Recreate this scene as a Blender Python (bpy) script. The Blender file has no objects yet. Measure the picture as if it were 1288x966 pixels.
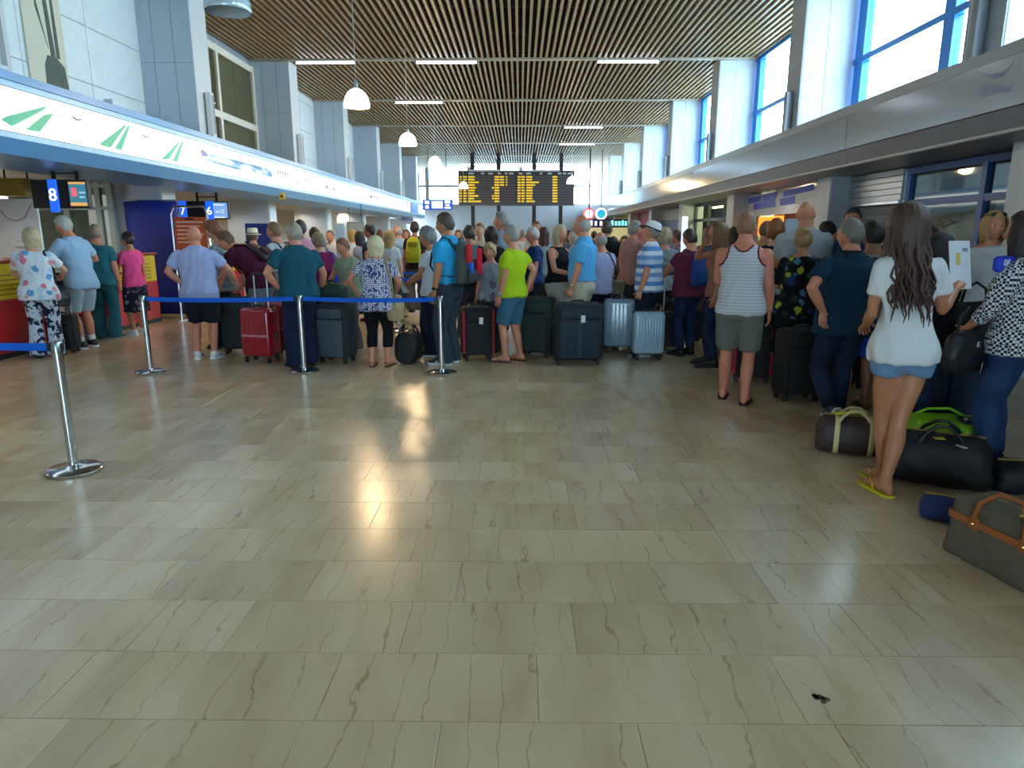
import bpy, bmesh, math, random
import numpy as np
from mathutils import Vector, Matrix

random.seed(11)
D = bpy.data
S = bpy.context.scene
COL = S.collection
R = math.radians
PI = math.pi

# ------------------------------------------------------------------ camera
F, CX, CY, CAMH = 860.0, 644.0, 483.0, 1.57
PITCH = math.atan((CY - 294) / F)
YAW = math.atan(10 / F * math.cos(PITCH))
cam_d = D.cameras.new('camera')
cam_d.sensor_fit = 'HORIZONTAL'
cam_d.sensor_width = 36
cam_d.lens = F / 1288 * 36
cam_d.clip_end = 300
cam = D.objects.new('camera', cam_d)
COL.objects.link(cam)
cam.location = (0, 0, CAMH)
cam.rotation_euler = (PI / 2 - PITCH, 0, YAW)
S.camera = cam

# ------------------------------------------------------------------ world, exposure
S.view_settings.view_transform = 'Standard'
S.view_settings.look = 'None'
S.view_settings.gamma = 1
S.view_settings.use_curve_mapping = False
S.view_settings.exposure = 0.42
W = D.worlds.new('sky')
S.world = W
W.use_nodes = True
bg = W.node_tree.nodes['Background']
bg.inputs[0].default_value = (0.74, 0.89, 1.0, 1)
bg.inputs[1].default_value = 14.0
S.cycles.use_denoising = True
S.cycles.max_bounces = 7
S.cycles.diffuse_bounces = 5
S.cycles.glossy_bounces = 3
S.cycles.transparent_max_bounces = 12
S.cycles.sample_clamp_indirect = 6
S.cycles.caustics_reflective = False
S.cycles.caustics_refractive = False


def portal(loc, rot, sx, sy):
    l = D.lights.new('window_daylight', 'AREA')
    l.shape = 'RECTANGLE'
    l.size, l.size_y = sx, sy
    l.cycles.is_portal = True
    o = D.objects.new('window_daylight', l)
    o.location, o.rotation_euler = loc, rot
    COL.objects.link(o)


# hall dimensions (metres): camera stands at the origin, the hall runs along +Y
XL, XR = -6.15, 5.27          # inner faces of the upper columns
WL, WR = -7.15, 6.25          # upper walls
ZC = 6.05                     # underside of the slatted ceiling
Y0, Y1 = -8.0, 50.0
COLS = [13.8 + 5.65 * k for k in range(-4, 6)]
for yc in COLS[:-1]:          # daylight enters through the row of high windows
    portal((WR + 0.12, yc + 0.6 + 2.5, 4.75), (0, R(-90), 0), 2.5, 5.0)
portal((-0.4, Y1 + 0.15, 4.75), (R(90), 0, PI), 13.0, 2.5)
portal((-1.1, Y0 - 0.2, 1.5), (R(90), 0, 0), 5.4, 3.0)  # portal over the added rear opening


def ray(x, y):
    r, u = (x - CX) / F, (CY - y) / F
    fy = math.cos(PITCH) + u * math.sin(PITCH)
    z = -math.sin(PITCH) + u * math.cos(PITCH)
    c, s = math.cos(YAW), math.sin(YAW)
    return r * c - fy * s, r * s + fy * c, z


def ground(x, y, z=0.0):
    d = ray(x, y)
    t = (z - CAMH) / d[2]
    return d[0] * t, d[1] * t


def atX(x, y, X):
    d = ray(x, y)
    t = X / d[0]
    return X, d[1] * t, CAMH + d[2] * t


def atY(x, y, Y):
    d = ray(x, y)
    t = Y / d[1]
    return d[0] * t, Y, CAMH + d[2] * t


# ------------------------------------------------------------------ materials
def lin(c):
    if isinstance(c, str):
        c = [int(c[i:i + 2], 16) / 255 for i in (0, 2, 4)]
    return tuple(v / 12.92 if v <= 0.04045 else ((v + 0.055) / 1.055) ** 2.4 for v in c[:3])


_M = {}


class NT:
    def __init__(self, name):
        self.m = D.materials.new(name)
        self.m.use_nodes = True
        self.t = self.m.node_tree
        self.b = self.t.nodes['Principled BSDF']

    def n(self, typ, **kw):
        nd = self.t.nodes.new(typ)
        for k, v in kw.items():
            if k.startswith('i_'):
                nd.inputs[k[2:].replace('_', ' ')].default_value = v
            else:
                setattr(nd, k, v)
        return nd

    def l(self, a, b):
        self.t.links.new(a, b)

    def coord(self, kind='Object', scale=(1, 1, 1), rand=False):
        tc = self.n('ShaderNodeTexCoord')
        mp = self.n('ShaderNodeMapping')
        mp.inputs['Scale'].default_value = scale
        self.l(tc.outputs[kind], mp.inputs['Vector'])
        if rand:
            oi = self.n('ShaderNodeObjectInfo')
            mu = self.n('ShaderNodeVectorMath', operation='SCALE')
            cb = self.n('ShaderNodeCombineXYZ', i_X=17.0, i_Y=31.0, i_Z=7.0)
            self.l(cb.outputs[0], mu.inputs[0])
            self.l(oi.outputs['Random'], mu.inputs['Scale'])
            self.l(mu.outputs[0], mp.inputs['Location'])
        return mp.outputs[0]

    def ramp(self, fac, stops, interp='LINEAR'):
        r = self.n('ShaderNodeValToRGB')
        r.color_ramp.interpolation = interp
        e = r.color_ramp.elements
        while len(e) < len(stops):
            e.new(0.5)
        for el, (p, c) in zip(e, stops):
            el.position = p
            el.color = (*lin(c), 1)
        self.l(fac, r.inputs[0])
        return r.outputs[0]

    def bump(self, h, strength=0.2, dist=0.01):
        b = self.n('ShaderNodeBump', i_Strength=strength, i_Distance=dist)
        self.l(h, b.inputs['Height'])
        self.l(b.outputs[0], self.b.inputs['Normal'])


def mat(col, rough=0.5, metal=0.0, var=0.06, scale=6.0, bump=0.0, spec=0.5, name=None, coat=0.0):
    key = ('m', str(col), rough, metal, var, scale, bump, spec, coat)
    if key in _M:
        return _M[key]
    t = NT(name or 'paint')
    c = lin(col)
    v = t.coord()
    nz = t.n('ShaderNodeTexNoise', i_Scale=scale, i_Detail=4.0)
    t.l(v, nz.inputs['Vector'])
    mx = t.n('ShaderNodeMix', data_type='RGBA')
    mx.inputs[6].default_value = (*[max(0, x * (1 - var * 1.5)) for x in c], 1)
    mx.inputs[7].default_value = (*[min(1, x * (1 + var * 1.5)) for x in c], 1)
    t.l(nz.outputs[0], mx.inputs[0])
    t.l(mx.outputs[2], t.b.inputs['Base Color'])
    t.b.inputs['Roughness'].default_value = rough
    t.b.inputs['Metallic'].default_value = metal
    t.b.inputs['Specular IOR Level'].default_value = spec
    t.b.inputs['Coat Weight'].default_value = coat
    if bump:
        n2 = t.n('ShaderNodeTexNoise', i_Scale=scale * 12, i_Detail=3.0)
        t.l(v, n2.inputs['Vector'])
        t.bump(n2.outputs[0], bump)
    _M[key] = t.m
    return t.m


def glow(col, strength, name='lit_panel'):
    key = ('e', str(col), strength)
    if key not in _M:
        t = NT(name)
        c = (*lin(col), 1)
        t.b.inputs['Base Color'].default_value = c
        t.b.inputs['Emission Color'].default_value = c
        t.b.inputs['Emission Strength'].default_value = strength
        t.b.inputs['Roughness'].default_value = 0.4
        _M[key] = t.m
    return _M[key]


def glass(tint='eaf4f6', refl=0.08):
    key = ('g', tint, refl)
    if key not in _M:
        t = NT('pane_glass')
        out = t.t.nodes['Material Output']
        tr = t.n('ShaderNodeBsdfTransparent')
        tr.inputs[0].default_value = (*lin(tint), 1)
        gl = t.n('ShaderNodeBsdfGlossy')
        gl.inputs['Roughness'].default_value = 0.03
        mx = t.n('ShaderNodeMixShader')
        mx.inputs[0].default_value = refl
        t.l(tr.outputs[0], mx.inputs[1])
        t.l(gl.outputs[0], mx.inputs[2])
        t.l(mx.outputs[0], out.inputs[0])
        _M[key] = t.m
    return _M[key]


def marble(joints=False):
    t = NT('marble_floor')
    geo = t.n('ShaderNodeNewGeometry')
    oi = t.n('ShaderNodeObjectInfo')
    add = t.n('ShaderNodeVectorMath', operation='ADD')
    sc = t.n('ShaderNodeVectorMath', operation='SCALE')
    cb = t.n('ShaderNodeCombineXYZ', i_X=17.0, i_Y=31.0, i_Z=7.0)
    t.l(cb.outputs[0], sc.inputs[0])
    t.l(oi.outputs['Random'], sc.inputs['Scale'])
    t.l(geo.outputs['Position'], add.inputs[0])
    t.l(sc.outputs[0], add.inputs[1])
    mp = t.n('ShaderNodeMapping')
    mp.inputs['Scale'].default_value = (1.0, 0.30, 1)
    t.l(add.outputs[0], mp.inputs['Vector'])
    v = mp.outputs[0]
    n1 = t.n('ShaderNodeTexNoise', i_Scale=3.4, i_Detail=5.0, i_Distortion=0.3)
    t.l(v, n1.inputs['Vector'])
    base = t.ramp(n1.outputs[0], [(0.3, 'c2a98a'), (0.55, 'd3bc9c'), (0.75, 'dec9ad')])
    # thin wandering veins running along the hall
    wv = t.n('ShaderNodeTexWave', bands_direction='X', i_Scale=2.6, i_Distortion=7.0, i_Detail=4.0, i_Detail_Scale=1.6, i_Detail_Roughness=0.62)
    t.l(v, wv.inputs['Vector'])
    vein = t.ramp(wv.outputs['Fac'], [(0.0, (.74, .71, .66)), (0.011, (1, 1, 1))])
    n3 = t.n('ShaderNodeTexNoise', i_Scale=4.0)
    t.l(v, n3.inputs['Vector'])
    vs = t.n('ShaderNodeMix', data_type='RGBA', blend_type='MULTIPLY')
    vm = t.n('ShaderNodeMapRange', i_From_Min=0.36, i_From_Max=0.56, i_To_Max=0.6)
    t.l(n3.outputs[0], vm.inputs['Value'])
    t.l(vm.outputs[0], vs.inputs[0])
    t.l(base, vs.inputs[6])
    t.l(vein, vs.inputs[7])
    col = vs.outputs[2]
    # every slab has its own tone
    tone = t.n('ShaderNodeMapRange', i_To_Min=0.92, i_To_Max=1.04)
    tm = t.n('ShaderNodeMix', data_type='RGBA', blend_type='MULTIPLY')
    tm.inputs[0].default_value = 1
    cmb = t.n('ShaderNodeCombineColor')
    for i in range(3):
        t.l(tone.outputs[0], cmb.inputs[i])
    t.l(col, tm.inputs[6])
    t.l(cmb.outputs[0], tm.inputs[7])
    if joints:
        bk = t.n('ShaderNodeTexBrick', offset=0.5, i_Scale=1.0, i_Mortar_Size=0.003, i_Brick_Width=0.85, i_Row_Height=0.375)
        bk.inputs['Color1'].default_value = (0.2, 0.2, 0.2, 1)
        bk.inputs['Color2'].default_value = (0.9, 0.9, 0.9, 1)
        bk.inputs['Mortar'].default_value = (0, 0, 0, 1)
        t.l(geo.outputs['Position'], bk.inputs['Vector'])
        t.l(bk.outputs['Color'], tone.inputs['Value'])
        jm = t.n('ShaderNodeMix', data_type='RGBA', blend_type='MULTIPLY')
        t.l(bk.outputs['Fac'], jm.inputs[0])
        t.l(tm.outputs[2], jm.inputs[6])
        jm.inputs[7].default_value = (0.6, 0.57, 0.52, 1)
        t.l(jm.outputs[2], t.b.inputs['Base Color'])
    else:
        t.l(oi.outputs['Random'], tone.inputs['Value'])
        t.l(tm.outputs[2], t.b.inputs['Base Color'])
    rn = t.n('ShaderNodeTexNoise', i_Scale=1.3, i_Detail=5.0)
    t.l(geo.outputs['Position'], rn.inputs['Vector'])
    rr = t.n('ShaderNodeMapRange', i_To_Min=0.15, i_To_Max=0.30)
    t.l(rn.outputs[0], rr.inputs['Value'])
    t.l(rr.outputs[0], t.b.inputs['Roughness'])
    t.bump(n1.outputs[0], 0.04, 0.01)
    return t.m


# ------------------------------------------------------------------ mesh helpers
class MB:
    """collects shapes; build() links them as one mesh object"""

    def __init__(self):
        self.v, self.f, self.mi = [], [], []

    def add(self, vs, fs, m=0):
        o = len(self.v)
        self.v += [tuple(p) for p in vs]
        self.f += [tuple(i + o for i in f) for f in fs]
        self.mi += [m] * len(fs)
        return self

    def box(self, x0, x1, y0, y1, z0, z1, m=0):
        x0, x1 = sorted((x0, x1)); y0, y1 = sorted((y0, y1)); z0, z1 = sorted((z0, z1))
        vs = [(x, y, z) for z in (z0, z1) for y in (y0, y1) for x in (x0, x1)]
        return self.add(vs, [(0, 2, 3, 1), (4, 5, 7, 6), (0, 1, 5, 4), (2, 6, 7, 3), (0, 4, 6, 2), (1, 3, 7, 5)], m)

    def rbox(self, c, s, r=0.02, seg=2, rot=None, m=0, taper=1.0):
        """rounded box, centre c, full size s"""
        bm = bmesh.new()
        bmesh.ops.create_cube(bm, size=1)
        for v in bm.verts:
            k = taper if v.co.z > 0 else 1.0
            v.co = Vector((v.co.x * s[0] * k, v.co.y * s[1] * k, v.co.z * s[2]))
        r = min(r, min(s) * 0.49)
        bmesh.ops.bevel(bm, geom=bm.edges[:], offset=r, segments=seg, profile=0.5, affect='EDGES')
        M = Matrix.Translation(c) @ (rot.to_4x4() if rot else Matrix())
        bm.verts.index_update()
        vs = [tuple(M @ v.co) for v in bm.verts]
        fs = [tuple(v.index for v in f.verts) for f in bm.faces]
        bm.free()
        return self.add(vs, fs, m)

    def rings(self, rings, cap=True, closed=False, m=0):
        n = len(rings[0])
        vs = [p for r in rings for p in r]
        fs = []
        k = len(rings)
        for i in range(k if closed else k - 1):
            a, b = i * n, ((i + 1) % k) * n
            for j in range(n):
                j2 = (j + 1) % n
                fs.append((a + j, a + j2, b + j2, b + j))
        if cap and not closed:
            fs.append(tuple(range(n - 1, -1, -1)))
            fs.append(tuple(range((k - 1) * n, k * n)))
        return self.add(vs, fs, m)

    def tube(self, pts, rad, n=8, cap=True, m=0, flat=1.0, up=None):
        """tube along points; rad a number or one per point; flat squeezes it along the second axis"""
        pts = [Vector(p) for p in pts]
        if not isinstance(rad, (list, tuple)):
            rad = [rad] * len(pts)
        T = []
        for i in range(len(pts)):
            a = pts[max(i - 1, 0)]; b = pts[min(i + 1, len(pts) - 1)]
            d = (b - a)
            T.append(d.normalized() if d.length > 1e-9 else Vector((0, 0, 1)))
        u = Vector(up) if up else (Vector((1, 0, 0)) if abs(T[0].x) < 0.9 else Vector((0, 1, 0)))
        rg = []
        for p, t, r in zip(pts, T, rad):
            u = (u - t * u.dot(t))
            u = u.normalized() if u.length > 1e-6 else t.orthogonal().normalized()
            w = t.cross(u)
            rg.append([p + u * (math.cos(2 * PI * j / n) * r) + w * (math.sin(2 * PI * j / n) * r * flat) for j in range(n)])
        return self.rings(rg, cap, False, m)

    def lathe(self, prof, c=(0, 0, 0), n=24, cap=True, m=0):
        rg = [[(c[0] + r * math.cos(2 * PI * j / n), c[1] + r * math.sin(2 * PI * j / n), c[2] + z) for j in range(n)] for r, z in prof]
        return self.rings(rg, cap, False, m)

    def prism(self, poly, axis, a, b, m=0):
        """polygon extruded along axis ('x','y','z') between a and b; poly in the other two axes in order"""
        def P(u, w, t):
            return {'x': (t, u, w), 'y': (u, t, w), 'z': (u, w, t)}[axis]
        n = len(poly)
        vs = [P(u, w, a) for u, w in poly] + [P(u, w, b) for u, w in poly]
        fs = [tuple(range(n)), tuple(range(2 * n - 1, n - 1, -1))] + [(i, i + n, (i + 1) % n + n, (i + 1) % n) for i in range(n)]
        return self.add(vs, fs, m)

    def ell(self, c, s, nu=12, nv=8, m=0, rot=None):
        M = rot or Matrix.Identity(3)
        c = Vector(c)
        vs = []
        for i in range(1, nv):
            th = PI * i / nv
            for j in range(nu):
                ph = 2 * PI * j / nu
                vs.append(c + M @ Vector((s[0] * math.sin(th) * math.cos(ph), s[1] * math.sin(th) * math.sin(ph), s[2] * math.cos(th))))
        top, bot = len(vs), len(vs) + 1
        vs += [c + M @ Vector((0, 0, s[2])), c - M @ Vector((0, 0, s[2]))]
        fs = []
        for i in range(nv - 2):
            for j in range(nu):
                j2 = (j + 1) % nu
                fs.append((i * nu + j, (i + 1) * nu + j, (i + 1) * nu + j2, i * nu + j2))
        for j in range(nu):
            j2 = (j + 1) % nu
            fs.append((top, j, j2))
            fs.append((bot, (nv - 2) * nu + j2, (nv - 2) * nu + j))
        return self.add(vs, fs, m)

    def mesh(self, name, smooth=False):
        me = D.meshes.new(name)
        me.from_pydata(self.v, [], self.f)
        if any(self.mi):
            me.polygons.foreach_set('material_index', self.mi)
        bm = bmesh.new()
        bm.from_mesh(me)
        bmesh.ops.recalc_face_normals(bm, faces=bm.faces[:])
        bm.to_mesh(me)
        bm.free()
        if smooth:
            me.polygons.foreach_set('use_smooth', [True] * len(me.polygons))
            if smooth != 'all':
                me.set_sharp_from_angle(angle=R(40))
        me.update()
        return me

    def build(self, name, m, parent=None, smooth=False):
        return link(name, self.mesh(name, smooth), m, parent)


def link(name, me, m=None, parent=None):
    if m is not None and not me.materials:
        for x in (m if isinstance(m, (list, tuple)) else [m]):
            me.materials.append(x)
    o = D.objects.new(name, me)
    COL.objects.link(o)
    if parent:
        o.parent = parent
    return o


def tag(o, label=None, cat=None, group=None, kind=None):
    for k, v in (('label', label), ('category', cat), ('group', group), ('kind', kind)):
        if v:
            o[k] = v
    return o


def thing(name, label, cat, loc=(0, 0, 0), rz=0.0, group=None):
    o = D.objects.new(name, None)
    o.empty_display_size = 0.1
    COL.objects.link(o)
    o.location = loc
    o.rotation_euler = (0, 0, rz)
    return tag(o, label, cat, group)


def struct(o):
    return tag(o, kind='structure')


def box(name, x0, x1, y0, y1, z0, z1, m, parent=None):
    return MB().box(x0, x1, y0, y1, z0, z1).build(name, m, parent)


def text(name, s, size, loc, rot, m, parent=None, depth=0.003, align='CENTER'):
    cu = D.curves.new(name, 'FONT')
    cu.body = s
    cu.size = size
    cu.extrude = depth
    cu.align_x = align
    cu.align_y = 'CENTER'
    cu.resolution_u = 3
    tmp = D.objects.new(name, cu)
    COL.objects.link(tmp)
    dg = bpy.context.evaluated_depsgraph_get()
    me = D.meshes.new_from_object(tmp.evaluated_get(dg))
    D.objects.remove(tmp)
    o = link(name, me, m, parent)
    o.location, o.rotation_euler = loc, rot
    return o

# ================================================================== THE HALL
M_white = mat('e4eef3', 0.45, name='white_wall_panel')
M_grey = mat('9aa3ad', 0.4, name='grey_panel')
M_colL = mat('b4c2cf', 0.45, name='column_cladding')
M_colR = mat('c2ced6', 0.35, name='column_cladding_lit')  # right columns: window light put into a paler cladding colour
M_blue = mat('2a86d8', 0.4, name='blue_frame')
M_dark = mat('16181c', 0.5, name='dark_metal')
M_steel = mat('c9ccd0', 0.18, 1.0, 0.03, name='polished_steel')
M_alu = mat('aeb4ba', 0.35, 0.8, 0.04, name='aluminium')
M_slat = mat('9c8a6a', 0.45, 0.0, name='beige_slat')

# ---- floor
marb = marble()
floor = struct(box('floor', -14, 12, Y0, Y1 + 0.3, -0.2, -0.004, mat('857b6c', 0.9, name='joint_bed')))
ROW, YA = 0.375, 1.585
NR = 15
field = MB().box(-14, 12, YA + NR * ROW, Y1 + 0.3, -0.0039, 0.0)
field.box(-14, 12, Y0, YA - 0.004, -0.0039, 0.0)
tag(field.build('paving', marble(True), floor), kind='stuff')
tile_me = {}


def tile_mesh(w):
    k = round(w, 3)
    if k not in tile_me:
        g = 0.0011
        b = 0.0016
        mb = MB()
        z0, z1 = -0.004, 0.0
        o = [(g, g), (w - g, g), (w - g, ROW - g), (g, ROW - g)]
        i = [(g + b, g + b), (w - g - b, g + b), (w - g - b, ROW - g - b), (g + b, ROW - g - b)]
        mb.rings([[(x, y, z0) for x, y in o], [(x, y, z1 - 0.0009) for x, y in o], [(x, y, z1) for x, y in i]])
        me = mb.mesh('floor_tile')
        me.materials.append(marb)
        tile_me[k] = me
    return tile_me[k]


known = {0: [(90, 905), (555, 908), (1052, 916)], 1: [(122, 820), (430, 824), (675, 826), (968, 828)],
         2: [(215, 756), (322, 757), (718, 760), (1060, 766)], 3: [(235, 708), (580, 710), (945, 712)],
         4: [(350, 665), (628, 667), (900, 668)], 5: [(300, 632), (480, 632), (720, 634)]}
rt = random.Random(5)
for r in range(NR):
    y = YA + r * ROW
    half = 0.80 * (y + 0.3) + 1.0
    xs = []
    if r in known:
        xs = sorted(ground(px, py)[0] for px, py in known[r])
        full = [xs[0]]
        for a in xs[1:]:
            n = max(1, round((a - full[-1]) / 0.85))
            s = (a - full[-1]) / n
            full += [full[-1] + s] * 1 if n == 1 else [full[-1] + s * (j + 1) for j in range(n)]
        xs = full
    else:
        xs = [rt.uniform(-0.4, 0.4)]
    while xs[0] > -half:
        xs.insert(0, xs[0] - rt.choice((0.6, 0.75, 0.85, 0.95, 1.05)))
    while xs[-1] < half:
        xs.append(xs[-1] + rt.choice((0.6, 0.75, 0.85, 0.95, 1.05)))
    box('tile_border', -14, xs[0], y, y + ROW, -0.0039, 0.0, _M.setdefault('pav', D.materials['marble_floor.001']), floor)['kind'] = 'stuff'
    box('tile_border', xs[-1], 12, y, y + ROW, -0.0039, 0.0, _M['pav'], floor)['kind'] = 'stuff'
    for a, b in zip(xs, xs[1:]):
        o = link('floor_tile', tile_mesh(b - a), None, floor)
        o.location = (a, y, 0)
# dark stain on the slab near the camera
sx, sy = ground(1030, 876)
st = MB()
rs = random.Random(3)
for k in range(7):
    cx, cy = sx + rs.uniform(-.022, .022), sy + rs.uniform(-.03, .03)
    rr = rs.uniform(.008, .018)
    st.rings([[(cx + rr * math.cos(a) * rs.uniform(.7, 1.2), cy + rr * math.sin(a) * rs.uniform(.7, 1.2), z) for a in [2 * PI * j / 10 for j in range(10)]] for z in (0.0, 0.0008)])
tag(st.build('floor_stain', mat('5a5040', 0.7, name='dirt')), 'small dark dirt stain on the pale floor slab', 'stain')

# ---- slatted ceiling
ceil = struct(box('ceiling', -7.6, 6.9, Y0, Y1, ZC + 0.32, ZC + 0.5, mat('15110d', 0.9, name='dark_void')))
sm = MB().box(-0.029, 0.029, Y0, Y1 - 0.05, ZC, ZC + 0.10).mesh('slat')
sm.materials.append(M_slat)
x = WL + 0.08
while x < WR - 0.02:
    o = link('slat', sm, None, ceil)
    o.location.x = x
    x += 0.152
cross = MB().box(WL, WR, -0.03, 0.03, ZC + 0.10, ZC + 0.16).mesh('carrier_rail')
cross.materials.append(mat('3a332a', 0.7, name='carrier'))
y = Y0 + 0.7
while y < Y1:
    link('carrier_rail', cross, None, ceil).location.y = y
    y += 1.9
chan = MB().box(WL, WR, -0.07, 0.07, ZC - 0.035, ZC + 0.02).mesh('light_channel')
chan.materials.append(mat('b5ae9f', 0.4, 0.3, name='light_channel'))
for yc in COLS:
    link('light_channel', chan, None, ceil).location.y = yc - 0.1
TUBE = glow('eef2ff', 9.0, 'fluorescent_tube')
tubes = [(COLS[4], 372, 447, 80), (COLS[5], 372, 447, 80), (COLS[5], 523, 600, 80), (COLS[5], 751, 829, 78), (COLS[6], 497, 557, 130), (COLS[7], 710, 758, 160), (COLS[8], 703, 748, 182)]
tubes = tubes[1:]
names = ['leftmost of three glowing strip lights in the nearest lit ceiling channel', 'middle of three glowing strip lights in the nearest lit ceiling channel',
         'rightmost of three glowing strip lights in the nearest lit ceiling channel', 'lone glowing strip light in the second ceiling channel, between two pendant lamps',
         'lone glowing strip light in the third ceiling channel, above the departure board', 'farthest glowing strip light on the ceiling, above board right end']
for (yc, a, b, py), nm in zip(tubes, names):
    ya = yc - 0.1
    xa, xb = atY(a, py, ya)[0], atY(b, py, ya)[0]
    t = thing('strip_light', nm, 'light', ((xa + xb) / 2, ya, ZC - 0.06), 0, 'ceiling strip lights')
    h = (xb - xa) / 2
    MB().box(-h, h, -0.05, 0.05, 0.005, 0.025).build('housing', M_alu, t)
    MB().tube([(-h + .02, 0, -0.022), (h - .02, 0, -0.022)], 0.027, 10).build('tube', TUBE, t)
    for s in (-1, 1):
        MB().box(s * h - 0.02, s * h + 0.02, -0.035, 0.035, -0.05, 0.02).build('end_cap', M_alu, t)

# ---- left upper wall with panels, columns and fascia
wl = struct(box('wall_left', WL - 0.25, WL - 0.02, Y0, Y1, 3.0, ZC + 0.3, M_grey))


def panel_grid(parent, name, X, ya, yb, zs, nx, m, side=1, gap=0.008):
    """cladding panels proud of a wall in the plane x = X"""
    for i in range(nx):
        a, b = ya + (yb - ya) * i / nx + gap, ya + (yb - ya) * (i + 1) / nx - gap
        for z0, z1 in zip(zs, zs[1:]):
            MB().box(X - 0.02 * side, X, a, b, z0 + gap, z1 - gap).build(name, m, parent)


BAYW = [c for c in COLS if c > -4]
for k, yc in enumerate(COLS):
    if yc < -4 or yc > 40:
        continue
    a, b = yc + 0.7, yc + 5.65
    if abs(yc - COLS[4]) < .1:
        continue
    panel_grid(wl, 'wall_panel', WL, a, b, [3.05, 4.0, 4.9, 5.8, ZC + 0.1], 3, M_white)
# interior window bay on the left
ya, yb = COLS[4] + 0.75, COLS[5]
win = struct(D.objects.new('window_1', None))
COL.objects.link(win)
M_cream = mat('e6e2d4', 0.5, name='cream_frame')
for z in (3.1, 4.25, 5.72):
    box('window_frame', WL - 0.03, WL + 0.06, ya, yb, z, z + 0.16, M_cream, win)
for y in (ya, ya + 2.55, yb - 0.12):
    box('window_post', WL - 0.03, WL + 0.062, y, y + 0.12, 3.1, 5.9, M_cream, win)
for a, b in ((ya + .12, ya + 2.55), (ya + 2.67, yb - .12)):
    for z0, z1 in ((3.26, 4.25), (4.41, 5.72)):
        box('pane', WL + 0.005, WL + 0.012, a, b, z0, z1, glass('ecece2', 0.1), win)
M_tan = mat('8f8972', 0.6, name='tan_panel')
for i in range(4):
    w = (yb - ya) / 4
    box('back_panel', WL - 0.018, WL - 0.012, ya + i * w + .01, ya + (i + 1) * w - .01, 3.1, 5.88, M_tan, win)
for i, (a, w) in enumerate(((0.35, 0.6), (1.55, 0.55))):
    mb = MB().prism([(ya + a, 3.28), (ya + a + w, 3.28), (ya + a + w * 1.1, 3.95), (ya + a + .1, 4.05)], 'x', WL - 0.01, WL + 0.002)
    mb.build('blue_sticker', M_blue, win)

for side, X0, X1, m in ((-1, WL - .02, XL, M_colL), (1, WR + .02, XR, M_colR)):
    for k, yc in enumerate(COLS):
        if yc < -4:
            continue
        c = struct(D.objects.new('column_left' if side < 0 else 'column_right', None))
        COL.objects.link(c)
        c.location = (0, yc, 0)
        box('core', X0, X1 - 0.022 * side * -1, 0.015, 0.66, 2.6, ZC + 0.3, M_grey, c)
        w = abs(X1 - X0)
        lo, hi = min(X0, X1), max(X0, X1)
        # face cladding: panels with recessed joints, facing the camera
        cuts = [0.0, 0.28, 0.66, 1.0] if side < 0 else [0.0, 0.42, 1.0]
        zc = [2.6, 4.72, ZC + 0.3] if side < 0 else [2.6, ZC + 0.3]
        for u0, u1 in zip(cuts, cuts[1:]):
            if side < 0:
                xa, xb = lo + w * u0, lo + w * u1
            else:
                xa, xb = lo + w * u0, lo + w * u1
            for z0, z1 in zip(zc, zc[1:]):
                box('cladding', xa + 0.005, xb - 0.005, -0.006, 0.015, z0 + 0.005, z1 - 0.005, m, c)
        box('inner_face', X1 - 0.02, X1 + 0.004, 0.0, 0.68, 2.6, ZC + 0.3, mat('cfd6da', 0.45, name='column_inner') if side < 0 else M_grey, c)  # right inner faces: backlit shade put into the grey
        # slim loudspeaker on the inner face
        if 8 < yc < 40:
            lab = {-1: 'slim white column loudspeaker on the left, ', 1: 'slim grey column loudspeaker on the right, '}[side] + ['nearest of its row', 'second of its row', 'third of its row', 'fourth of its row', 'fifth of its row', 'farthest of its row'][min(5, max(0, k - 3))]
            t = thing('column_speaker', lab, 'loudspeaker', (X1 + 0.004 * -side, yc + 0.34, 3.42), 0, 'column loudspeakers')
            sg = -side
            MB().rbox((sg * 0.09, 0, 0.42), (0.12, 0.14, 0.82), 0.015).build('cabinet', mat('d7dde1', 0.4, name='speaker_shell') if side < 0 else M_alu, t)
            MB().box(sg * 0.03, sg * 0.152, -0.05, 0.05, 0.06, 0.78).build('grille', mat('8d959c', 0.6, name='grille'), t)
            for z in (0.12, 0.72):
                MB().box(0, sg * 0.04, -0.03, 0.03, z - .02, z + .02).build('bracket', M_alu, t)

# left fascia: blue trim with long white light box
FL = -5.6
fl = struct(D.objects.new('trim_1', None))
COL.objects.link(fl)
YF = 41.5
M_fb = mat('5f9fd4', 0.35, name='blue_fascia')
M_fl = mat('a8d4ee', 0.35, name='pale_blue_trim')
box('top_band', WL, FL + 0.03, Y0, YF, 3.21, 3.30, M_fb, fl)
box('upper_trim', WL, FL, Y0, YF, 3.15, 3.21, M_fl, fl)
box('shadow_gap', WL, FL - 0.03, Y0, YF, 2.66, 3.15, M_dark, fl)
box('lower_trim', WL, FL + 0.01, Y0, YF, 2.60, 2.66, M_fl, fl)
MB().prism([(FL + 0.01, 2.60), (FL - 0.12, 2.44), (WL, 2.44), (WL, 2.60)], 'y', Y0, YF).build('lower_band', M_fb, fl)
LB = glow('fdfbf8', 1.15, 'light_box_face')
LBP = glow('cfe9ee', 0.7, 'light_box_pale')
LBN = glow('3f66b8', 0.5, 'light_box_blue')
cut = atX(517, 250, FL)[1]
cut2 = atX(526, 255, FL)[1]
segs = []
y = Y0
while y < cut - 0.5:
    y2 = min(y + 4.0, cut)
    segs.append((y, y2, LB)); y = y2
segs += [(cut, cut2, LBN), (cut2, YF, LBP)]
for a, b, m in segs:
    box('light_panel', FL - 0.029, FL - 0.004, a + 0.006, b - 0.006, 2.675, 3.135, m, fl)
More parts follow.
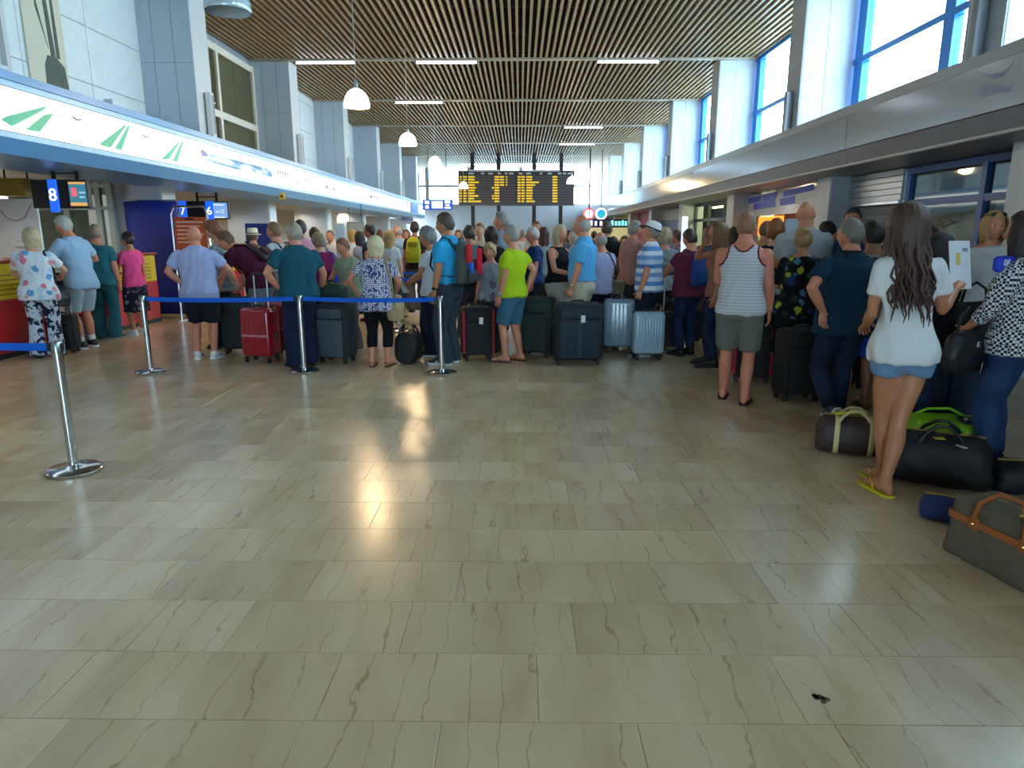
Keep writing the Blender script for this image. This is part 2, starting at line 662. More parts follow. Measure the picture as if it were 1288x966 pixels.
struct(box('trim_soffit', -10.2, FL - 0.14, Y0, YF, 2.54, 2.64, mat('b3b2ab', 0.5, name='soffit_panel'), None))


def on_left(pts):
    return [atX(px, py, FL - 0.002)[1:] for px, py in pts]


M_green = glow('00a078', 0.35, 'green_print')
greens = [[(1, 150), (9, 146), (56, 134), (58, 136), (52, 140), (15, 159)], [(32, 163), (55, 145), (67, 142), (64, 148), (50, 166)],
          [(124, 182), (157, 157), (160, 156), (139, 186)], [(144, 187), (161, 158), (164, 157), (153, 189)],
          [(203, 200), (227, 176), (229, 175), (212, 201)], [(217, 202), (229, 177), (231, 178), (223, 204)]]
for k, g in enumerate(greens):
    MB().prism(on_left(g), 'x', FL - 0.004, FL - 0.001).build('green_stripe', M_green, fl)
M_plane = glow('1d5f66', 0.08, 'dark_teal_print')
for cx, cy, s in ((98, 149, 1.0), (184, 171, 0.72)):
    for poly in ([(-8, -2), (-6, -3), (0, 1), (4, 0), (8, -4), (7, -2), (3, 3), (-2, 3)], ):
        MB().prism(on_left([(cx + u * s, cy + v * s) for u, v in poly]), 'x', FL - 0.004, FL - 0.001).build('plane_mark', M_plane, fl)
    MB().prism(on_left([(cx - 12 * s, cy + 6 * s), (cx - 3 * s, cy + 5 * s), (cx - 4 * s, cy + 8 * s), (cx - 11 * s, cy + 7.4 * s)]), 'x', FL - 0.004, FL - 0.002).build('plane_shadow', glow('c9dcd9', 0.8), fl)
# blurred photograph of a plane on the light box
t_ = NT('cloudy_blue_print')
nz = t_.n('ShaderNodeTexNoise', i_Scale=3.5, i_Detail=3.0)
t_.l(t_.coord('Object', (1, .5, 3)), nz.inputs['Vector'])
cc = t_.ramp(nz.outputs[0], [(0.38, '3f7fb8'), (0.5, '7db4d6'), (0.62, 'd8e6ec')])
t_.l(cc, t_.b.inputs['Base Color']); t_.l(cc, t_.b.inputs['Emission Color'])
t_.b.inputs['Emission Strength'].default_value = 0.2
MB().prism(on_left([(250, 189), (258, 191), (280, 197), (341, 213), (343, 223), (300, 214), (262, 203), (256, 195)]), 'x', FL - 0.004, FL - 0.001).build('aircraft_picture', t_.m, fl)
MB().prism(on_left([(252, 188), (257, 189), (262, 196), (254, 197)]), 'x', FL - 0.004, FL - 0.0005).build('tail_picture', glow('2f5f9e', 0.15), fl)


def facia_text(s, px, py, size, m):
    p = atX(px, py, FL)
    return text('lettering', s, size, (FL + 0.0, p[1], p[2]), (R(90), 0, R(90)), m, fl, 0.001)


M_ink = glow('4f7690', 0.08, 'grey_blue_print')
for s, px, py, w, h in (('a', 356, 218, 15, 5), ('b', 385, 226, 10, 3), ('c', 391, 232, 8, 3), ('d', 412, 236, 5, 4), ('e', 420, 238, 4, 4), ('f', 428, 240, 6, 4), ('g', 471, 248, 14, 3), ('h', 508, 256, 3, 3)):
    n = 5
    for i in range(n):
        u0 = px - w / 2 + w * i / n
        sl = 0.24
        MB().prism(on_left([(u0, py - h / 2 + (u0 - px) * sl), (u0 + w / n * .7, py - h / 2 + (u0 + w / n * .7 - px) * sl), (u0 + w / n * .7, py + h / 2 + (u0 + w / n * .7 - px) * sl), (u0, py + h / 2 + (u0 - px) * sl)]), 'x', FL - 0.004, FL - 0.001).build('letter_mark', M_ink, fl)
facia_text('2', 375, 224, 0.42, glow('b8223a', 0.2, 'red_print'))
MB().prism(on_left([(381, 227), (384, 229), (385, 233), (383, 231)]), 'x', FL - 0.004, FL - 0.001).build('plane_mark', glow('2c4f86', .4), fl)
for px, py in ((411, 234), (441, 245), (467, 248), (512, 256)):
    MB().prism(on_left([(px - .8, py - 2.2), (px + .8, py - 1.8), (px + .8, py + 2.2), (px - .8, py + 1.8)]), 'x', FL - 0.004, FL - 0.001).build('red_mark', glow('b8404a', .2), fl)

# tall picture of a standing bronze figure on the left wall
pa, pb = atX(37, 100, WL)[1], atX(84, 100, WL)[1]
pic = thing('wall_banner', 'tall cream wall banner picturing a dark standing statue, upper left wall', 'banner', (WL, (pa + pb) / 2, 3.3))
hw = (pb - pa) / 2
MB().box(0, 0.03, -hw, hw, 0.0, 2.6).build('cloth', mat('d9d6c2', 0.6, name='cream_banner'), pic)
mb = MB()
for poly in ([(-.16, .02), (.34, .02), (.30, .35), (.14, .45), (-.06, .45), (-.14, .3)], [(.02, .45), (.12, .45), (.06, 1.3), (.02, 2.0), (-.06, 2.0), (-.02, 1.2)], [(.14, .45), (.22, .45), (.20, 1.2), (.16, 2.0), (.10, 2.0), (.14, 1.2)],
             [(-.22, 1.9), (-.1, 1.55), (.08, 1.5), (.05, 1.62), (-.08, 1.72), (-.14, 2.1)], [(-.2, 1.1), (-.02, .55), (-.16, 1.15), (-.14, 1.6)], [(-.2, 1.9), (.2, 1.9), (.16, 2.55), (-.12, 2.55)]):
    MB().prism([(u * 1.05 + .06, z + .45) for u, z in poly], 'x', 0.03, 0.034).build('statue_print', mat('4f5a52', 0.6, var=.25, scale=9, name='bronze_print'), pic)

cx_, cy_, cz_ = atX(141, 131, FL - 0.25)
t = thing('security_camera', 'small white camera box on top of the blue fascia, left', 'camera', (FL - 0.25, cy_, 3.30))
MB().rbox((0, 0, 0.09), (0.14, 0.2, 0.1), 0.02).build('body', mat('e4e8ea', 0.4), t)
MB().box(-.03, .03, -.03, .03, 0, .05).build('bracket', M_alu, t)

# ---- right side: fascia, sills, window bays
FR = 4.8
fr = struct(D.objects.new('trim_2', None))
COL.objects.link(fr)
M_fg = mat('a3b0be', 0.16, 0.35, 0.03, name='glossy_grey_fascia')
M_fg2 = mat('9aa2aa', 0.3, 0.3, 0.03, name='grey_trim')
box('sill', FR + 0.06, WR, Y0, Y1, 3.31, 3.42, M_fg2, fr)
box('upper_trim', FR + 0.02, WR, Y0, Y1, 3.28, 3.31, M_fg2, fr)
box('shadow_gap', FR + 0.03, WR, Y0, Y1, 2.78, 3.28, M_dark, fr)
MB().prism([(FR + 0.02, 2.78), (FR + 0.14, 2.56), (WR, 2.56), (WR, 2.78)], 'y', Y0, Y1).build('lower_band', mat('8b929a', 0.4, 0.2, name='grey_lower_band'), fr)
cutsR = [Y0, -3, 1, 5, atX(1065, 160, FR)[1], atX(872, 225, FR)[1], atX(838, 232, FR)[1], 30, 34, 38, 42, Y1]
for i, (a, b) in enumerate(zip(cutsR, cutsR[1:])):
    box('fascia_panel', FR, FR + 0.03, a + .006, b - .006, 2.79, 3.27, M_fg if i % 2 == 0 else mat('aeb6be', 0.14, 0.4, 0.03, name='glossy_pale_fascia'), fr)


def on_right(pts):
    return [atX(px, py, FR)[1:] for px, py in pts]


M_pr = mat('7f8fae', 0.4, name='faded_print')
for poly in ([(1227, 89), (1243, 94), (1262, 90), (1276, 77), (1264, 95), (1252, 99), (1243, 97)], [(1228, 116), (1232, 110), (1250, 106), (1270, 110), (1274, 104), (1272, 115), (1255, 117), (1240, 121), (1231, 121)]):
    MB().prism(on_right(poly), 'x', FR - 0.002, FR + 0.001).build('faded_bird_print', M_pr, fr)
struct(box('trim_soffit', FR + 0.12, 8.0, Y0, Y1, 2.57, 2.75, mat('a9adb0', 0.4, name='soffit_panel_grey')))

tz = atX(1062, 90, WR)[2]
M_bl2 = mat('1f7fd6', 0.35, name='blue_window_frame')
for k, yc in enumerate(COLS[:-1]):
    if yc < -9:
        continue
    a, b = yc + 0.66, yc + 5.65
    w = struct(D.objects.new('window_%d' % (k + 2), None))
    COL.objects.link(w)
    for y0, wd in ((a, 0.3), ((a + b) / 2 - 0.55, 0.26), (b - 0.34, 0.3)):
        box('window_post', WR - 0.04, WR + 0.10, y0, y0 + wd, 3.42, ZC + .1, M_bl2, w)
    for z0, hh in ((3.40, .05), (tz, 0.10), (ZC - 0.08, 0.2)):
        box('window_rail', WR - 0.05, WR + 0.09, a, b, z0, z0 + hh, M_bl2, w)
    ps = [a + .3, (a + b) / 2 - .55, (a + b) / 2 - .29, b - .34]
    for y0, y1 in ((ps[0], ps[1]), (ps[2], ps[3])):
        for z0, z1 in ((3.45, tz), (tz + .1, ZC - .08)):
            box('pane', WR + 0.02, WR + 0.028, y0, y1, z0, z1, glass(), w)

# ---- end wall: panels below, tall glazing above
we = struct(box('wall_far', -12, 9, Y1, Y1 + 0.25, -0.1, 3.55, mat('7f8b96', 0.5, name='wall_core')))
zb = 3.55
nx = 9
for i in range(nx):
    xa = WL - 3 + i * 2.0
    MB().box(xa + .012, xa + 1.988, Y1 - 0.02, Y1, 0.02, zb - 0.01).build('wall_panel', mat('8796a4', 0.45, name='pale_grey_panel'), we)
wf = struct(D.objects.new('window_20', None))
COL.objects.link(wf)
M_wf = mat('8d8f90', 0.4, name='grey_window_frame')
vx = [atY(px, 230, Y1)[0] for px in (521, 537, 590, 655, 757, 776)]
zt = atY(600, 234, Y1)[2]
for xv in vx:
    box('window_post', xv - .12, xv + .12, Y1 - 0.03, Y1 + 0.15, zb, ZC + .1, M_wf, wf)
for px in (524, 772):
    xv = atY(px, 230, Y1)[0]
    box('blue_post', xv - .16, xv + .16, Y1 + 0.16, Y1 + 0.4, zb, ZC - .3, M_bl2, wf)
for z in (zb, zt):
    box('window_rail', WL, WR, Y1 - 0.035, Y1 + 0.14, z - .07, z + .07, M_wf, wf)
xs_ = [WL] + vx + [WR]
for a, b in zip(xs_, xs_[1:]):
    for z0, z1 in ((zb + .07, zt - .07), (zt + .07, ZC + .1)):
        if b - a > .3:
            box('pane', a + .12, b - .12, Y1 + .05, Y1 + .06, z0, z1, glass('cfdde4', 0.1), wf)
# rear: unseen wall, its glazed opening added and sized to light the floor
wr_ = struct(D.objects.new('window_21', None))
COL.objects.link(wr_)
DA, DB, DH = -3.8, 1.6, 3.0
for i in range(5):
    xv = DA + i * (DB - DA) / 4
    box('window_post', xv - .05, xv + .05, Y0 - .1, Y0, 0, DH, M_bl2, wr_)
    if i < 4:
        for z0, z1 in ((0.0, 2.3), (2.4, DH)):
            box('pane', xv + .05, xv + (DB - DA) / 4 - .05, Y0 - .06, Y0 - .05, z0, z1, glass(), wr_)
box('window_rail', DA, DB, Y0 - .1, Y0, 2.3, 2.4, M_bl2, wr_)
M_rw = mat('a8abad', .6, name='rear_wall_paint')
struct(box('wall_rear', -14, DA, Y0 - .3, Y0 - .1, 0, ZC + .5, M_rw))
struct(box('wall_rear', DB, 12, Y0 - .3, Y0 - .1, 0, ZC + .5, M_rw))
struct(box('wall_rear', DA, DB, Y0 - .3, Y0 - .1, DH, ZC + .5, M_rw))

# ---- left lower zone: pillars, back wall, check-in recess
wb = struct(box('wall_left', -10.4, -10.2, Y0, Y1, -0.1, 2.62, mat('cdbfb0', 0.6, name='warm_back_wall')))
M_pil = mat('c8d2dc', 0.45, name='pillar_paint')
for k in range(-2, 6):
    yc = 13.25 + 5.65 * k
    p = struct(D.objects.new('column_left', None))
    COL.objects.link(p)
    p.location = (0, yc, 0)
    box('pillar_face', -8.0 if k < 1 else -7.9, -6.78, 0, 0.5, 0, 2.46, M_pil, p)
    box('pillar_edge', -6.78, -6.74, 0.01, 0.52, 0, 2.46, mat('e2eef2', 0.4, name='pillar_edge'), p)
# glazed office partition in the recess beyond desk 8
M_gr = mat('8fa09c', 0.5, name='grey_green_frame')
pt = struct(D.objects.new('trim_3', None))
COL.objects.link(pt)
YP = 13.0
xs_ = [atY(px, 300, YP)[0] for px in (45, 88, 128, 143)]
for xv in xs_:
    box('partition_post', xv - .05, xv + .05, YP, YP + .1, 0, 2.5, M_gr, pt)
for z in (0.0, 0.9, 2.0, 2.4):
    box('partition_rail', xs_[0], xs_[-1], YP + .005, YP + .095, z, z + .07, M_gr, pt)
for a, b in zip(xs_, xs_[1:]):
    for z0, z1 in ((.97, 2.0), (2.07, 2.4)):
        box('pane', a + .05, b - .05, YP + .04, YP + .05, z0, z1, glass('e2ece8', 0.1), pt)
    box('partition_board', a + .05, b - .05, YP + .03, YP + .06, 0.07, .9, mat('a8b0ae', 0.5), pt)
struct(box('wall_left_office', -10.2, xs_[-1], YP + 1.2, YP + 1.3, 0, 2.46, mat('93a29a', 0.6, name='office_wall')))

# ---- right lower zone: pillars, shop fronts
XS = 5.95
wrr = struct(box('wall_right', 7.8, 8.0, Y0, Y1, -0.1, 2.6, mat('8f9296', 0.6)))
M_pilr = mat('aab2bb', 0.4, name='pillar_grey')
pilY = [1.85, 7.5, 12.65, 18.25, 23.9, 29.55, 35.2, 40.85]
for yc in pilY:
    p = struct(D.objects.new('column_right', None))
    COL.objects.link(p)
    p.location = (0, yc, 0)
    box('pillar_face', 5.53, XS + .25, 0.0, 0.6, 0, 2.57, M_pilr, p)
    box('pillar_edge', 5.50, 5.53, 0.01, 0.58, 0, 2.57, mat('c3cad0', 0.4), p)
# roller shutter beside the near pillar
sa, sb = atX(1142, 240, XS)[1], pilY[2]
sh = struct(D.objects.new('door_1', None))
COL.objects.link(sh)
M_sh = mat('8a9097', 0.35, 0.5, 0.04, name='shutter_slat')
z = 0.02
box('shutter_backing', XS + .045, XS + .06, sa, sb, 0, 2.3, M_dark, sh)
slat = MB().prism([(XS, 0.0), (XS + .045, 0.012), (XS + .045, 0.068), (XS, 0.078), (XS - .012, .04)], 'y', sa + .05, sb - .02).mesh('shutter_slat')
slat.materials.append(M_sh)
while z < 2.02:
    link('shutter_slat', slat, None, sh).location.z = z
    z += 0.08
for i in range(5):
    box('hood_slat', XS - .10, XS + .05, sa, sb, 2.08 + i * .095, 2.08 + i * .095 + .085, M_alu, sh)
box('hood_lip', XS - .13, XS, sa, sb, 2.03, 2.07, mat('cfd3d6', 0.2, 0.9), sh)
box('guide_rail', XS - .05, XS + .05, sb - .05, sb, 0, 2.05, M_alu, sh)
box('guide_rail', XS - .05, XS + .05, sa - .02, sa + .05, 0, 2.5, M_alu, sh)
# blue framed office front nearest on the right
oa, ob = pilY[1] + .6, sa - .02
of = struct(D.objects.new('window_22', None))
COL.objects.link(of)
M_of = mat('2f5f9e', 0.4, name='steel_blue_frame')
om = atX(1243, 240, XS)[1]
for y in (oa, om, ob - .1):
    box('window_post', XS - .05, XS + .05, y, y + .1, 0, 2.5, M_of, of)
for z in (0.0, 1.98, 2.45):
    box('window_rail', XS - .045, XS + .045, oa, ob, z, z + .09, M_of, of)
for a, b in ((oa + .1, om), (om + .1, ob - .1)):
    box('pane', XS, XS + .01, a, b, .09, 1.98, glass('e2e8e6', 0.1), of)
    box('pane', XS, XS + .01, a, b, 2.07, 2.45, glass('c9dade', 0.15), of)
    box('blind', XS + .12, XS + .13, a, b, .05, 1.98, mat('ccd2ca', 0.7, name='blind'), of)
# sketchy logo of a bird on the office glass
M_lg = mat('59615e', 0.6, name='etched_print')
c0 = atX(1188, 268, XS - .002)
for poly in ([(1168, 275), (1180, 270), (1204, 265), (1205, 267), (1182, 273)], [(1166, 287), (1168, 275), (1170, 276), (1169, 288)], [(1180, 285), (1196, 272), (1201, 281), (1198, 283), (1194, 277)], [(1184, 284), (1206, 277), (1207, 279), (1186, 287)]):
    MB().prism([atX(px, py, XS - .003)[1:] for px, py in poly], 'x', XS - .004, XS - .001).build('etched_line', M_lg, of)
MB().prism([atX(px, py, XS - .003)[1:] for px, py in [(1176, 257), (1180, 254), (1186, 252.5), (1192, 254), (1194, 257)]], 'x', XS - .004, XS - .001).build('white_crest', mat('dfe8ec', .5), of)
# shop with a printed header and orange lit interior
ha, hb = pilY[2] + .6, pilY[3]
shop = struct(D.objects.new('trim_4', None))
COL.objects.link(shop)
box('header_board', XS - .06, XS + .05, ha, hb, 2.0, 2.5, mat('c9ced4', 0.4, name='header_board'), shop)
M_nv = glow('33409a', 0.12, 'violet_blue_print')


def on_shop(pts, X):
    return [atX(px, py, X)[1:] for px, py in pts]


for poly in ([(935, 251), (958, 246), (958, 253), (935, 258)], [(948, 256), (975, 250), (975, 260), (948, 264)], [(959, 245), (978, 241), (976, 250), (959, 253)], [(985, 241), (1024, 231), (1024, 239), (985, 248)], [(981, 250), (1000, 246), (1000, 256), (981, 259)]):
    MB().prism(on_shop(poly, XS - .062), 'x', XS - .064, XS - .06).build('header_print', M_nv, shop)
box('lit_menu', XS + .10, XS + .14, 16.3, 17.9, 1.52, 1.98, glow('ef8b2c', 1.3, 'orange_menu'), shop)
box('blue_shelf', XS + .10, XS + .14, 14.7, 16.1, 1.58, 1.90, mat('5a93c4', .4), shop)
box('shop_counter', XS, XS + .4, ha, hb, 0, 1.05, mat('7b5a44', .5), shop)
box('shop_back', XS + .6, XS + .65, ha, hb, 0, 2.5, mat('5a4a40', .6), shop)
# green lit glazed shop
ga, gb = pilY[3] + .6, pilY[4]
gs = struct(D.objects.new('window_23', None))
COL.objects.link(gs)
M_gf = mat('25313a', .4, name='dark_shop_frame')
for i in range(4):
    y = ga + (gb - ga - .08) * i / 3
    box('window_post', XS - .04, XS + .04, y, y + .08, 0, 2.57, M_gf, gs)
    if i < 3:
        y2 = ga + (gb - ga - .08) * (i + 1) / 3
        for z0, z1 in ((.1, 1.95), (2.05, 2.45)):
            box('pane', XS, XS + .01, y + .08, y2, z0, z1, glass('f2f6e4', .08), gs)
for z in (0., 1.95, 2.45):
    box('window_rail', XS - .035, XS + .035, ga, gb, z, z + .1, M_gf, gs)
box('shop_back', XS + 1.2, XS + 1.25, ga, gb, 0, 2.55, mat('b9c79a', .6, name='green_lit_shop_wall'), gs)  # greenish shop light put into the back wall colour
for i in range(3):
    box('ceiling_tube', XS + .5, XS + .62, ga + .4 + i * 1.6, ga + 1.7 + i * 1.6, 2.40, 2.45, glow('f6f3d8', 5.0, 'shop_tube'), gs)
for yl, xl, e_, c_ in ((ga + 1.2, XS + .7, 40, (1, .98, .8)), (ga + 3.6, XS + .7, 40, (1, .98, .8)), (ha + 2.4, XS + .35, 12, (1, .75, .5))):
    l_ = D.lights.new('shop_light', 'POINT')
    l_.energy, l_.color, l_.shadow_soft_size = e_, c_, .15
    lo_ = D.objects.new('shop_light', l_)
    COL.objects.link(lo_)
    lo_.location = (xl, yl, 2.3)
# further dark doorway, red and yellow boards
da, db = pilY[4] + .6, pilY[5]
dr = struct(D.objects.new('door_2', None))
COL.objects.link(dr)
box('door_leaf', XS, XS + .05, da, db, 0, 2.1, mat('25406e', .4), dr)
box('door_header', XS - .02, XS + .06, da, db, 2.1, 2.5, mat('8b8f92', .4), dr)
for i in range(5):
    box('door_stile', XS - .02, XS + .06, da + i * 1.2, da + i * 1.2 + .09, 0, 2.1, mat('6d7b88', .4), dr)
for yc, cl, nm in ((pilY[5] + .6, '8a2430', 'red'), (pilY[6] + .6, 'a49a3a', 'yellow')):
    box('shop_board', XS - .05, XS + .05, yc, yc + 5.05, 0, 2.57, mat(cl, .5), dr)

# ================================================================== PEOPLE
TMP = D.scenes.new('scratch')


def fuse(mb, voxel, smooth=5):
    """one continuous skin around the collected closed shapes -> (verts, faces, normals)"""
    me = mb.mesh('scratch')
    o = D.objects.new('scratch', me)
    TMP.collection.objects.link(o)
    r = o.modifiers.new('r', 'REMESH')
    r.mode = 'VOXEL'
    r.voxel_size = voxel
    s = o.modifiers.new('s', 'SMOOTH')
    s.factor = 0.5
    s.iterations = smooth
    with bpy.context.temp_override(scene=TMP, view_layer=TMP.view_layers[0]):
        dg = bpy.context.evaluated_depsgraph_get()
        dg.update()
    ev = o.evaluated_get(dg)
    m2 = ev.to_mesh()
    n = len(m2.vertices)
    co = np.empty(n * 3); m2.vertices.foreach_get('co', co)
    no = np.empty(n * 3); m2.vertices.foreach_get('normal', no)
    nl = len(m2.loops)
    li = np.empty(nl, int); m2.loops.foreach_get('vertex_index', li)
    ls = np.empty(len(m2.polygons), int); m2.polygons.foreach_get('loop_start', ls)
    fs = [tuple(a) for a in np.split(li, ls[1:])] if nl != 4 * len(ls) else [tuple(a) for a in li.reshape(-1, 4).tolist()]
    ev.to_mesh_clear()
    D.objects.remove(o)
    D.meshes.remove(me)
    return co.reshape(-1, 3), fs, no.reshape(-1, 3)


def folds(co, no, amp, seed, zs=0.5):
    """soft cloth creases"""
    rg = np.random.RandomState(seed)
    h = np.zeros(len(co))
    for i in range(6):
        w = rg.normal(size=3) * np.array([1, 1, zs]) * (13 + 6 * i)
        w2 = rg.normal(size=3) * 11
        h += np.sin(co @ w + rg.uniform(0, 6) + 1.6 * np.sin(co @ w2)) / (1 + 0.5 * i)
    return co + no * (np.maximum(h, -.5) * amp * 0.4)[:, None]


def skin_mat(col):
    key = ('skin', col)
    if key not in _M:
        t = NT('skin')
        v = t.coord()
        n = t.n('ShaderNodeTexNoise', i_Scale=18.0, i_Detail=4.0)
        t.l(v, n.inputs['Vector'])
        c = lin(col)
        mx = t.n('ShaderNodeMix', data_type='RGBA')
        mx.inputs[6].default_value = (c[0] * .86, c[1] * .78, c[2] * .74, 1)
        mx.inputs[7].default_value = (min(1, c[0] * 1.1), c[1] * 1.08, c[2] * 1.06, 1)
        t.l(n.outputs[0], mx.inputs[0])
        t.l(mx.outputs[2], t.b.inputs['Base Color'])
        t.b.inputs['Roughness'].default_value = 0.5
        t.b.inputs['Subsurface Weight'].default_value = 0.0
        _M[key] = t.m
    return _M[key]


def hair_mat(col):
    key = ('hair', col)
    if key not in _M:
        t = NT('hair')
        v = t.coord('Object', (1, 1, .18))
        n = t.n('ShaderNodeTexNoise', i_Scale=90.0, i_Detail=4.0)
        t.l(v, n.inputs['Vector'])
        c = lin(col)
        mx = t.n('ShaderNodeMix', data_type='RGBA')
        mx.inputs[6].default_value = (*[a * .55 for a in c], 1)
        mx.inputs[7].default_value = (*[min(1, a * 1.45) for a in c], 1)
        t.l(n.outputs[0], mx.inputs[0])
        t.l(mx.outputs[2], t.b.inputs['Base Color'])
        t.b.inputs['Roughness'].default_value = 0.55
        t.bump(n.outputs[0], 0.6, 0.01)
        _M[key] = t.m
    return _M[key]


def cloth(col, pattern=None, cols=(), scale=1.0):
    """woven cloth; patterns are printed on the cloth in the garment's own coordinates"""
    key = ('cloth', col, pattern, tuple(cols), scale)
    if key in _M:
        return _M[key]
    t = NT('cloth' if not pattern else pattern.replace(' ', '_') + '_cloth')
    v = t.coord()
    t.b.inputs['Roughness'].default_value = 0.85
    t.b.inputs['Specular IOR Level'].default_value = 0.2
    fine = t.n('ShaderNodeTexNoise', i_Scale=60.0, i_Detail=3.0)
    t.l(v, fine.inputs['Vector'])
    c0 = t.n('ShaderNodeRGB')
    c0.outputs[0].default_value = (*lin(col), 1)
    out = c0.outputs[0]
    if pattern == 'stripes':      # broad horizontal stripes
        sx = t.n('ShaderNodeSeparateXYZ'); t.l(v, sx.inputs[0])
        mu = t.n('ShaderNodeMath', operation='MULTIPLY'); mu.inputs[1].default_value = scale
        t.l(sx.outputs[2], mu.inputs[0])
        fr_ = t.n('ShaderNodeMath', operation='FRACT'); t.l(mu.outputs[0], fr_.inputs[0])
        n = len(cols)
        out = t.ramp(fr_.outputs[0], [(i / n, c) for i, c in enumerate(cols)], 'CONSTANT')
    elif pattern in ('floral', 'blotch'):
        vo = t.n('ShaderNodeTexVoronoi', i_Scale=9.0 * scale)
        t.l(v, vo.inputs['Vector'])
        sp = t.n('ShaderNodeSeparateColor'); t.l(vo.outputs['Color'], sp.inputs[0])
        n = len(cols)
        pc = t.ramp(sp.outputs[0], [(i / n, c) for i, c in enumerate(cols)], 'CONSTANT')
        nz = t.n('ShaderNodeTexNoise', i_Scale=22.0 * scale, i_Detail=2.0); t.l(v, nz.inputs['Vector'])
        ad = t.n('ShaderNodeMath', operation='MULTIPLY_ADD'); ad.inputs[1].default_value = 0.6; ad.inputs[2].default_value = -0.3
        t.l(nz.outputs[0], ad.inputs[0])
        ad2 = t.n('ShaderNodeMath', operation='ADD')
        t.l(vo.outputs['Distance'], ad2.inputs[0]); t.l(ad.outputs[0], ad2.inputs[1])
        lt = t.n('ShaderNodeMapRange', i_From_Min=0.36, i_From_Max=0.44, i_To_Min=1.0, i_To_Max=0.0)
        t.l(ad2.outputs[0], lt.inputs['Value'])
        mx = t.n('ShaderNodeMix', data_type='RGBA')
        t.l(lt.outputs[0], mx.inputs[0]); t.l(out, mx.inputs[6]); t.l(pc, mx.inputs[7])
        out = mx.outputs[2]
    elif pattern == 'marbled':
        nz = t.n('ShaderNodeTexNoise', i_Scale=11.0 * scale, i_Detail=3.0, i_Distortion=0.8); t.l(v, nz.inputs['Vector'])
        out = t.ramp(nz.outputs[0], [(0.46, col), (0.52, cols[0])])
    elif pattern == 'lattice':    # small repeated leaf motif
        vo = t.n('ShaderNodeTexVoronoi', feature='DISTANCE_TO_EDGE', i_Scale=34.0 * scale, i_Randomness=0.55); t.l(v, vo.inputs['Vector'])
        out = t.ramp(vo.outputs['Distance'], [(0.0, cols[0]), (0.10, cols[0]), (0.13, col)])
    elif pattern == 'check':
        ck = t.n('ShaderNodeTexChecker', i_Scale=scale)
        ck.inputs['Color1'].default_value = (*lin(col), 1)
        ck.inputs['Color2'].default_value = (*lin(cols[0]), 1)
        t.l(v, ck.inputs['Vector'])
        out = ck.outputs[0]
    elif pattern == 'pinstripe':
        wv = t.n('ShaderNodeTexWave', i_Scale=scale, bands_direction='Z'); t.l(v, wv.inputs['Vector'])
        out = t.ramp(wv.outputs[0], [(0.80, col), (0.92, cols[0])])
    elif pattern == 'denim':
        nz = t.n('ShaderNodeTexNoise', i_Scale=5.0, i_Detail=3.0); t.l(v, nz.inputs['Vector'])
        out = t.ramp(nz.outputs[0], [(0.35, col), (0.65, cols[0])])
    mm = t.n('ShaderNodeMix', data_type='RGBA', blend_type='MULTIPLY')
    mm.inputs[0].default_value = 0.18
    t.l(out, mm.inputs[6]); t.l(fine.outputs['Fac'], mm.inputs[7])
    sc = t.n('ShaderNodeMix', data_type='RGBA', blend_type='ADD')
    t.l(mm.outputs[2], t.b.inputs['Base Color'])
    t.bump(fine.outputs[0], 0.15, 0.004)
    _M[key] = t.m
    return t.m


# ---------- head
def head_surface(x, y, z, fem):
    """unit-sphere direction arrays -> head-frame points (+y is the face)"""
    X, Y, Z = x * 0.0755, y * 0.096, z * 0.118
    lo = np.clip(-z, 0, 1)
    front = np.clip(y, 0, 1)
    back = np.clip(-y, 0, 1)
    X = X * (1 - (0.26 if not fem else 0.33) * lo ** 1.8)
    Y = np.where(y > 0, Y * (1 - 0.06 * lo), Y * (1 - 0.5 * lo ** 1.3))
    X = X * (1 + 0.05 * back * (1 - lo))
    Z = np.where(z > 0, Z * 1.0, Z)
    f = (y > 0).astype(float) * np.clip(y * 2, 0, 1)
    ax = np.abs(x)
    d = np.zeros_like(x)
    nose = np.exp(-(x / 0.13) ** 2) * np.clip((0.16 - z) / 0.40, 0, 1) * np.clip((z + 0.36) / 0.08, 0, 1)
    d += 0.026 * nose
    d += 0.004 * np.exp(-((z + 0.25) / 0.06) ** 2 - ((ax - 0.14) / 0.08) ** 2)
    d -= 0.009 * np.exp(-((ax - 0.38) / 0.17) ** 2 - ((z - 0.06) / 0.11) ** 2)
    d += 0.005 * np.exp(-((ax - 0.35) / 0.25) ** 2 - ((z - 0.22) / 0.07) ** 2)
    d += 0.004 * np.exp(-((ax - 0.55) / 0.18) ** 2 - ((z + 0.14) / 0.14) ** 2)
    d += 0.005 * np.exp(-(x / 0.22) ** 2 - ((z + 0.47) / 0.05) ** 2)
    d += 0.005 * np.exp(-(x / 0.20) ** 2 - ((z + 0.60) / 0.05) ** 2)
    d -= 0.004 * np.exp(-(x / 0.30) ** 2 - ((z + 0.535) / 0.025) ** 2)
    d += 0.010 * np.exp(-(x / 0.28) ** 2 - ((z + 0.84) / 0.14) ** 2)
    Y = Y + d * f
    return X, Y, Z


def sphere_grid(nu, nv):
    th = np.linspace(0, PI, nv + 1)[1:-1]
    ph = np.linspace(0, 2 * PI, nu, endpoint=False) + PI / 2     # column 0 faces forward
    T, Pp = np.meshgrid(th, ph, indexing='ij')
    x, y, z = np.sin(T) * np.cos(Pp), np.sin(T) * np.sin(Pp), np.cos(T)
    return x.ravel(), y.ravel(), z.ravel()


def grid_faces(nu, rows):
    return [(i * nu + j, (i + 1) * nu + j, (i + 1) * nu + (j + 1) % nu, i * nu + (j + 1) % nu) for i in range(rows - 1) for j in range(nu)]


